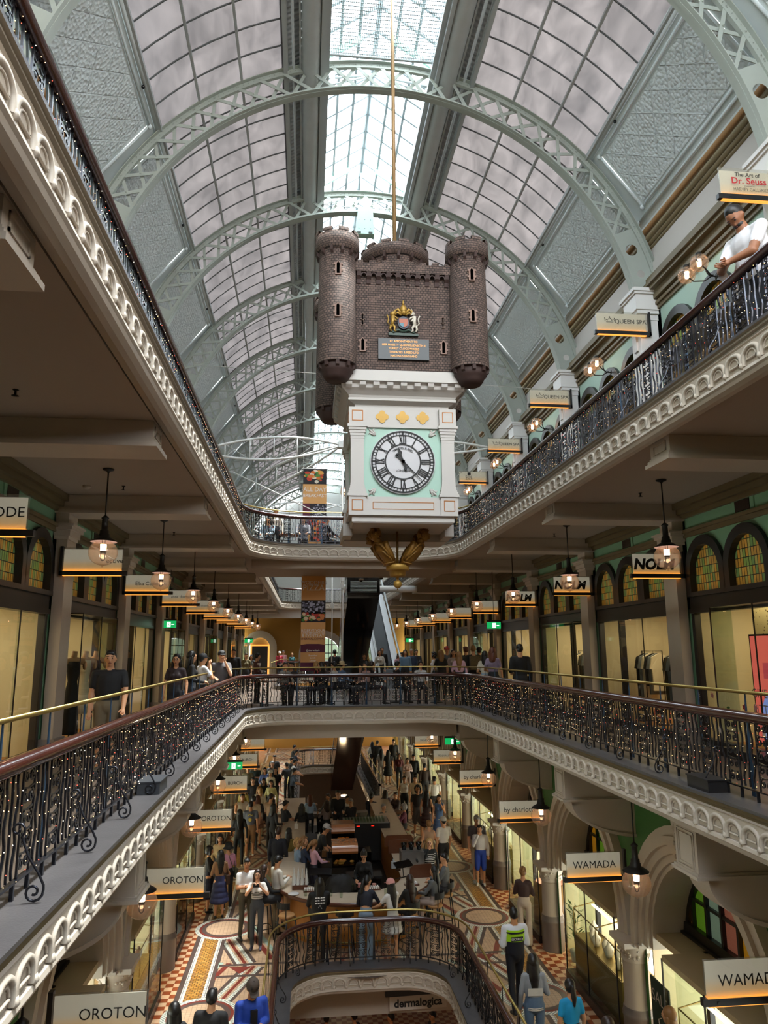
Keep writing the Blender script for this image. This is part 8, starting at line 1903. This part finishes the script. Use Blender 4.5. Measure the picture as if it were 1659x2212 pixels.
G(1036, 1783, 165, 'teenager in a white jacket and bright blue shorts', h=1.62, top='#c6c4c4', bot='#1c3c96', shoes='#d6d4cf', hc='dark', legs='shorts', arms=('down', 'face'), sleeve='long', yaw=-40, sex='m')
g = G(1129, 1874, -25, 'person in a brown hooded sweatshirt and wide cream trousers looking into the window', h=1.68, top='#3b2724', bot='#b7a896', shoes='#201a18', hair='bun', hc='fair', arms=('phone', 'phone'), sleeve='long', legs='wide', nod=15)
g = G(1109, 1962, 4, 'security guard in a white shirt and hi-vis vest walking away', h=1.80, top='#d5d6dc', bot='#0c0e18', shoes='#0a0a0c', skin='m', hair='crop', hc='black', sex='m', arms=('bent', 'bent'), sleeve='long', stride=-.16, build=1.06, vox=.015)
HV = cm('#a4d81c', .5, 'hivis'); b = MB(); NV = cm('#0d101c')
def vest(b, z0, z1, rx, ry, mi, a0=0, a1=2*PI): b.lathe([(rx, z0), (rx, z1)], (0, 0, 0), 22, mi=mi, a0=a0, a1=a1, sy=ry)
vest(b, .98, 1.19, .172, .78, 0); vest(b, 1.19, 1.38, .188, .74, 1); b.build('hi_vis_vest', [NV, HV], g)
b = MB(); b.tube([(-.185, -.03, 1.33), (-.10, -.135, 1.335), (0, -.142, 1.335), (.10, -.135, 1.335), (.185, -.03, 1.33)], .016, 4); b.box(-.11, .11, -.152, -.140, 1.21, 1.275); b.build('dark_band', NV, g)
b = MB(); b.text('SECURITY', (0, -.156, 1.243), .05, bold=.01); b.build('lettering', WHITE, g)
g = G(1150, 2063, -3, 'long-haired woman in a grey sweatshirt with a white back panel and jeans', h=1.66, top='#8a8c90', bot='#54687e', shoes='#888888', hair='long', hc='dark', sleeve='long', arms=('down', 'bent'), build=1.12, vox=.015, legs='wide')
b = MB(); b.add([(-.125, -.128, 1.24), (.125, -.128, 1.24), (.13, -.118, 1.12), (-.13, -.118, 1.12)], [(0, 1, 2, 3)]); b.build('back_panel', cm('#cfc9bc'), g)
b = MB()
for z in (.90, .925): b.tube([(.163*math.cos(a), .122*math.sin(a), z) for a in [2*PI*i/16 for i in range(16)]], .009, 4, closed=True)
b.build('hem_stripes', cm('#cfc9bc'), g)
G(1230, 2117, 10, 'woman in a bright teal t-shirt with a dark ponytail', h=1.60, top='#148fc0', bot='#23242a', hair='tail', hc='dark', arms=('down', 'down'), vox=.015, build=1.05)
G(1445, 2178, 40, 'blonde head at the bottom edge before the right vitrine', h=1.66, top='#6a5a50', bot='#2a2a2a', hair='long', hc='fair'); G(1312, 2200, 10, 'dark brown head at the bottom edge beside the checker floor', h=1.62, top='#3a3032', bot='#2a2a2a', hair='mid', hc='brown')
G(377, 2168, 15, 'long black-haired person cut by the bottom edge on the left', h=1.62, top='#101012', bot='#101012', hair='long', hc='black'); G(458, 2140, -10, 'man with short black hair in a black jumper at the bottom edge', h=1.74, top='#141417', bot='#101012', sex='m', sleeve='long', arms=('bent', 'bent'), vox=.016, build=1.08)
g = G(545, 2116, 200, 'man in a bright blue rain jacket and brown cap looking down at his phone', h=1.74, top='#1b3f9c', bot='#2a2a2e', sex='m', sleeve='long', arms=('phone', 'phone'), hat='cap', hatc='#3c3028', nod=38, vox=.013, build=1.1, skin='m')
b = MB(); b.box(-.05, .05, .095, .15, 1.10, 1.34); b.build('shirt_front', BLACK, g); b = MB(); b.box(-.035, .035, .34, .35, 1.15, 1.23); b.build('phone', BLACK, g)
for i, (px, py, c, d) in enumerate(((705, 2192, '#3f5a80', 'blue shirt'), (765, 2188, '#15151a', 'black top'), (845, 2190, '#4a4a2a', 'olive jacket'), (935, 2186, '#26262c', 'charcoal coat'))): person(on(px, py, ZG-4.7, 1.68), 40*i, 'person in a %s down in the basement under the dermalogica bulkhead' % d, top=c, bot='#1a1a1e', grp='people in the basement', sleeve='long')
# ---- far left queue
Q = [(593, 1632, 'black jacket holding up a phone', '#121316', 'short', 'black', 'm'), (588, 1645, 'grey t-shirt and cropped grey hair', '#6a6c70', 'short', 'grey', 'm'), (572, 1659, 'periwinkle cardigan', '#5a6fae', 'long', 'black', 'f'), (585, 1665, 'cream blouse and white cap', '#cfc4ae', 'mid', 'dark', 'f'), (595, 1658, 'black coat', '#101114', 'mid', 'black', 'm'),
     (570, 1682, 'dark green jacket', '#262c24', 'long', 'black', 'f'), (586, 1686, 'pale yellow blouse', '#c9c38a', 'long', 'black', 'f'), (547, 1680, 'black t-shirt and moustache', '#0e0e10', 'short', 'black', 'm'), (536, 1655, 'khaki jacket', '#5a5440', 'short', 'brown', 'm'), (552, 1650, 'dark teal shirt', '#2a3c3e', 'short', 'black', 'm'), (560, 1700, 'white jumper at the window', '#d2d0cc', 'mid', 'fair', 'f'), (527, 1700, 'mustard top by the window', '#8a7a3a', 'mid', 'dark', 'f')]
for (px, py, d, c, hr, hcc, sx) in Q: G(px, py, 180+(px*13) % 50-25, 'person queuing on the left in a %s' % d, h=1.66 if sx == 'f' else 1.76, top=c, bot='#1d1f24', hair=hr, hc=hcc, sex=sx, sleeve='long' if sx == 'f' else 'short', arms=('phone', 'phone') if px % 3 == 0 else ('down', 'bent'), hat='cap' if 'cap' in d and 'cropped' not in d else None, hatc='#d8d4ca')
for (px, py, d, c, fc) in ((632, 1641, 'white shirt', '#c9cdd2', -90), (631, 1660, 'navy and white patterned shirt', '#5a6a86', -80), (626, 1636, 'black jacket', '#121214', -100), (632, 1610, 'black top', '#17171a', -90), (636, 1620, 'navy top', '#1e2638', -85), (622, 1648, 'charcoal top', '#2a2c30', 30)):
    G(px, py, fc, 'person in a %s leaning on the far well balustrade' % d, h=1.72, top=c, bot='#1a1c22', sex='m', arms=('table', 'table'), lean=8)
# ---- middle gallery
def A(px, py, Y, face, label, h=None, **kw):
    p = at_y(px, py, Y); s = kw.get('seat'); hh = h or (max(1.5, min(1.9, p.z)) if not s else 1.68)
    return person((p.x, p.y, ZA), face, label, h=hh, grp='people on the middle gallery', **kw)
g = A(240, 1410, 11.0, 190, 'man in a black v-neck t-shirt and khaki shorts walking on the left gallery', h=1.70, top='#0d0d10', bot='#6d5f48', sex='m', skin='t', arms=('swing', 'down'), stride=.10, legs='shorts', build=1.1, vox=.013, hc='black')
b = MB(); b.prism([(-.24, .04, .86), (-.19, .04, .86), (-.20, .04, .70), (-.27, .04, .62)], (0, .12, .02)); b.build('folded_jacket', cm('#7a6f72'), g)
A(382, 1415, 15.3, 180, 'woman with glasses and long hair in a dark striped shirt by the left shop', h=1.62, top='#2a1c20', bot='#141318', hair='long', extra=['glasses'], arms=('down', 'down'), vox=.016)
g = A(414, 1410, 15.9, -65, 'woman with long black hair in a black embroidered jacket on the left gallery', h=1.68, top='#0e0e11', bot='#22242a', hair='long', arms=('bent', 'bent'), sleeve='long', build=1.1, vox=.016)
b = MB(); b.tube([(-.12, -.11, 1.32), (-.05, -.125, 1.27), (-.1, -.125, 1.22), (-.03, -.13, 1.20)], .008, 5); b.build('embroidery', cm('#c9b8a0'), g)
A(438, 1420, 17.0, -60, 'person in a black cap and white top, hand to face, beside the white chairs', h=1.62, top='#d5d6da', bot='#1a1c22', hat='cap', hatc='#101218', hair='short', arms=('face', 'face'), sex='m')
A(479, 1410, 18.2, 200, 'man in a grey printed t-shirt and black cap with hand on chin', h=1.68, top='#4a474a', bot='#26303c', hat='cap', hatc='#151414', hair='short', arms=('face', 'bent'), sex='m', build=1.1, skin='l')
AG = [(505, 1403, 26, 180, 'man in a black high-neck jumper by the far left shops', '#0f0f12', 'm', 'short', 'black'), (556, 1412, 24.5, -60, 'waiter in a burgundy waistcoat over a white shirt', '#3c1420', 'm', 'short', 'black'), (532, 1412, 30, 180, 'person in an olive top before the arched doorway', '#5a5030', 'f', 'short', 'brown'), (543, 1420, 34, 180, 'person in dark clothes near the far left corner', '#15140f', 'f', 'mid', 'black'),
      (604, 1408, 47.0, 200, 'man in a red polo and white cap at the far well', '#a8283a', 'm', 'short', 'grey'), (612, 1406, 47.6, 200, 'silver-haired person in a pale pink shirt at the far well', '#c98f92', 'm', 'short', 'grey'), (631, 1411, 47.2, 190, 'woman in a teal vest at the far well', '#3a6f74', 'f', 'bun', 'fair'),
      (723, 1404, 31, 0, 'man in a black jacket beside the banner foot', '#0e0f12', 'm', 'short', 'black'), (787, 1413, 31, 180, 'woman in black with long hair beside the black escalator', '#101014', 'f', 'long', 'brown'), (820, 1405, 32.5, 175, 'woman in a white blouse stepping off the grey escalator', '#dcd6cc', 'f', 'long', 'brown'), (825, 1399, 34.0, 180, 'man in black behind the white blouse on the escalator', '#121317', 'm', 'short', 'black'),
      (875, 1405, 30, 170, 'bearded man in a denim jacket right of the escalator', '#5f7c96', 'm', 'mid', 'brown'), (889, 1403, 31, 160, 'grey-haired man in a navy shirt right of the escalator', '#2c3a52', 'm', 'short', 'grey'), (899, 1404, 32, 180, 'man in a dark blue jacket right of the escalator', '#1c2436', 'm', 'short', 'black'), (861, 1412, 34, 180, 'woman in a pink top beyond the escalator foot', '#b98a92', 'f', 'long', 'brown'), (868, 1410, 36, 90, 'man in a white shirt beyond the escalator foot', '#c9cccf', 'm', 'short', 'black'),
      (937, 1411, 27, 60, 'woman with an afro in a white blouse leaning left', '#d0ced0', 'f', 'curly', 'black'), (952, 1405, 24.5, 0, 'person in a black top with fair hair from behind', '#0c0c0e', 'f', 'mid', 'fair'), (965, 1398, 27, 180, 'man in a grey t-shirt and red cap', '#4c5156', 'm', 'short', 'grey'), (979, 1404, 25, 175, 'woman in a beige t-shirt with long hair', '#a8958a', 'f', 'long', 'brown'), (991, 1409, 22.2, -10, 'woman in a pink and white striped jumper at the brass rail', '#cfa4b4', 'f', 'long', 'fair'),
      (1006, 1398, 24.5, 20, 'red-haired man in a charcoal t-shirt', '#2a2a2e', 'm', 'short', 'red'), (1022, 1395, 22.5, 0, 'bald man with a patterned backpack', '#1a1814', 'm', 'crop', 'fair'), (1035, 1400, 25.5, 0, 'man in a dark cap by the mannequin window', '#1c1c1e', 'm', 'short', 'black'), (1047, 1408, 20.6, -20, 'woman with black hair in a white printed vest and jeans', '#c9c2ae', 'f', 'mid', 'black'), (1064, 1400, 19.8, -30, 'woman with auburn hair in a lilac checked shirt', '#8a7a90', 'f', 'mid', 'red'), (1122, 1393, 17.6, -10, 'man in an all-black outfit from behind on the right gallery', '#08080a', 'm', 'short', 'black')]
for (px, py, Y, fc, lab, c, sx, hr, hcc) in AG:
    kw = {}
    if 'cap' in lab: kw = dict(hat='cap', hatc='#c02a2a' if 'red cap' in lab else ('#d8d8d8' if 'white cap' in lab else '#15161a'))
    g = A(px, py, Y, fc, lab, top=c, bot='#1a1b20' if 'jeans' not in lab else '#8fa3b4', sex=sx, hair=hr, hc=hcc, sleeve='long' if sx == 'm' or 'jumper' in lab or 'blouse' in lab else 'short', arms=('bent', 'down') if Y < 26 else ('down', 'down'), **kw)
    if 'backpack' in lab: b = MB(); b.box(-.15, .15, -.30, -.12, 1.02, 1.42); b.build('backpack', pbr('patterned_pack', '#5a4a2c', 0.8, var=0.6, vscale=30), g)
    if 'waistcoat' in lab: b = MB(); b.tube([(.18, -.01, 1.38), (.22, -.02, 1.12), (.19, .22, 1.08)], [.062, .055, .04], 8); b.tube([(-.18, -.01, 1.38), (-.22, -.02, 1.12)], [.062, .055], 8); b.build('white_sleeves', cm('#d5d3d0'), g)
for i, (px, py, c, lab, hcc, hr) in enumerate(((616, 1437, '#7a7872', 'grey jumper with hand on cheek', 'brown', 'short'), (630, 1430, '#1c1a1a', 'black top and dark skin', 'black', 'short'), (684, 1430, '#a82a34', 'red jumper and blond hair', 'blond', 'bob'), (694, 1437, '#121214', 'black jacket, head bowed', 'dark', 'mid'), (722, 1432, '#c9c4bc', 'white and black top', 'black', 'short'), (738, 1432, '#5a7898', 'denim shirt and straw hat', 'brown', 'short'), (791, 1432, '#a88a86', 'dusky top with long dark hair', 'dark', 'long'), (803, 1430, '#141417', 'black jacket with long brown hair', 'brown', 'long'), (858, 1432, '#17181c', 'dark shirt and short hair', 'black', 'short'), (908, 1434, '#c8cacc', 'white and grey shirt', 'black', 'mid'), (700, 1424, '#3a2c2c', 'brown top facing the banner', 'dark', 'short'))):
    A(px, py, 23.2+0.3*(i % 3), (200, 160, -100, 90, 60, -60, 120, -90, -60, 180, 150)[i], 'seated guest on the middle bridge in a %s' % lab, seat=.46, top=c, bot='#20222a', hair=hr, hc=hcc, sleeve='long', arms=('table', 'face') if i % 3 == 0 else ('table', 'table'), hat='sunhat' if 'straw' in lab else None, hatc='#c9b48a')
# ---- top gallery
p = at_y(1612, 432, 7.3)
g = person((4.93, 6.85, ZB), 100, 'bearded man in a white t-shirt leaning on the top right balustrade', h=1.92, top='#dcdde2', bot='#20242c', sex='m', arms=('lean', 'lean'), skin='#8a5a3e', hair='crop', hc='black', extra=['beard'], lean=20, nod=38, yaw=10, build=1.16, vox=.011, grp='people on the top gallery')
for i, (px, py, Y, fc, c, lab, st) in enumerate(((596, 1108, 23.6, 180, '#d8d0c0', 'woman with sunglasses on her head in a cream top', None), (655, 1129, 23.2, 180, '#5a5a60', 'child in a printed grey top at the top bridge rail', .46), (705, 1130, 23.3, -60, '#101014', 'person in a black jacket bending beside the pushchair', .46), (580, 1128, 23.4, 160, '#7a8a96', 'person in a pale blue shirt at the left end of the top bridge', .46),
        (780, 1095, 23.5, 0, '#121316', 'person in dark trousers behind the clock case', None), (930, 1128, 23.4, 180, '#a0a4a8', 'guest in a grey top right of the gilded figures', .46), (500, 1248, 46, 90, '#8fa0b0', 'person in a pale blue top at the far top well', None))):
    p = at_y(px, py, Y); person((p.x, p.y, ZB), fc, lab, h=1.66, top=c, bot='#1c1e24', seat=st, hair='mid' if i % 2 else 'short', hc='dark', sleeve='long', arms=('table', 'table') if st else ('down', 'bent'), grp='people on the top gallery', sex='f' if i % 2 == 0 else 'm')
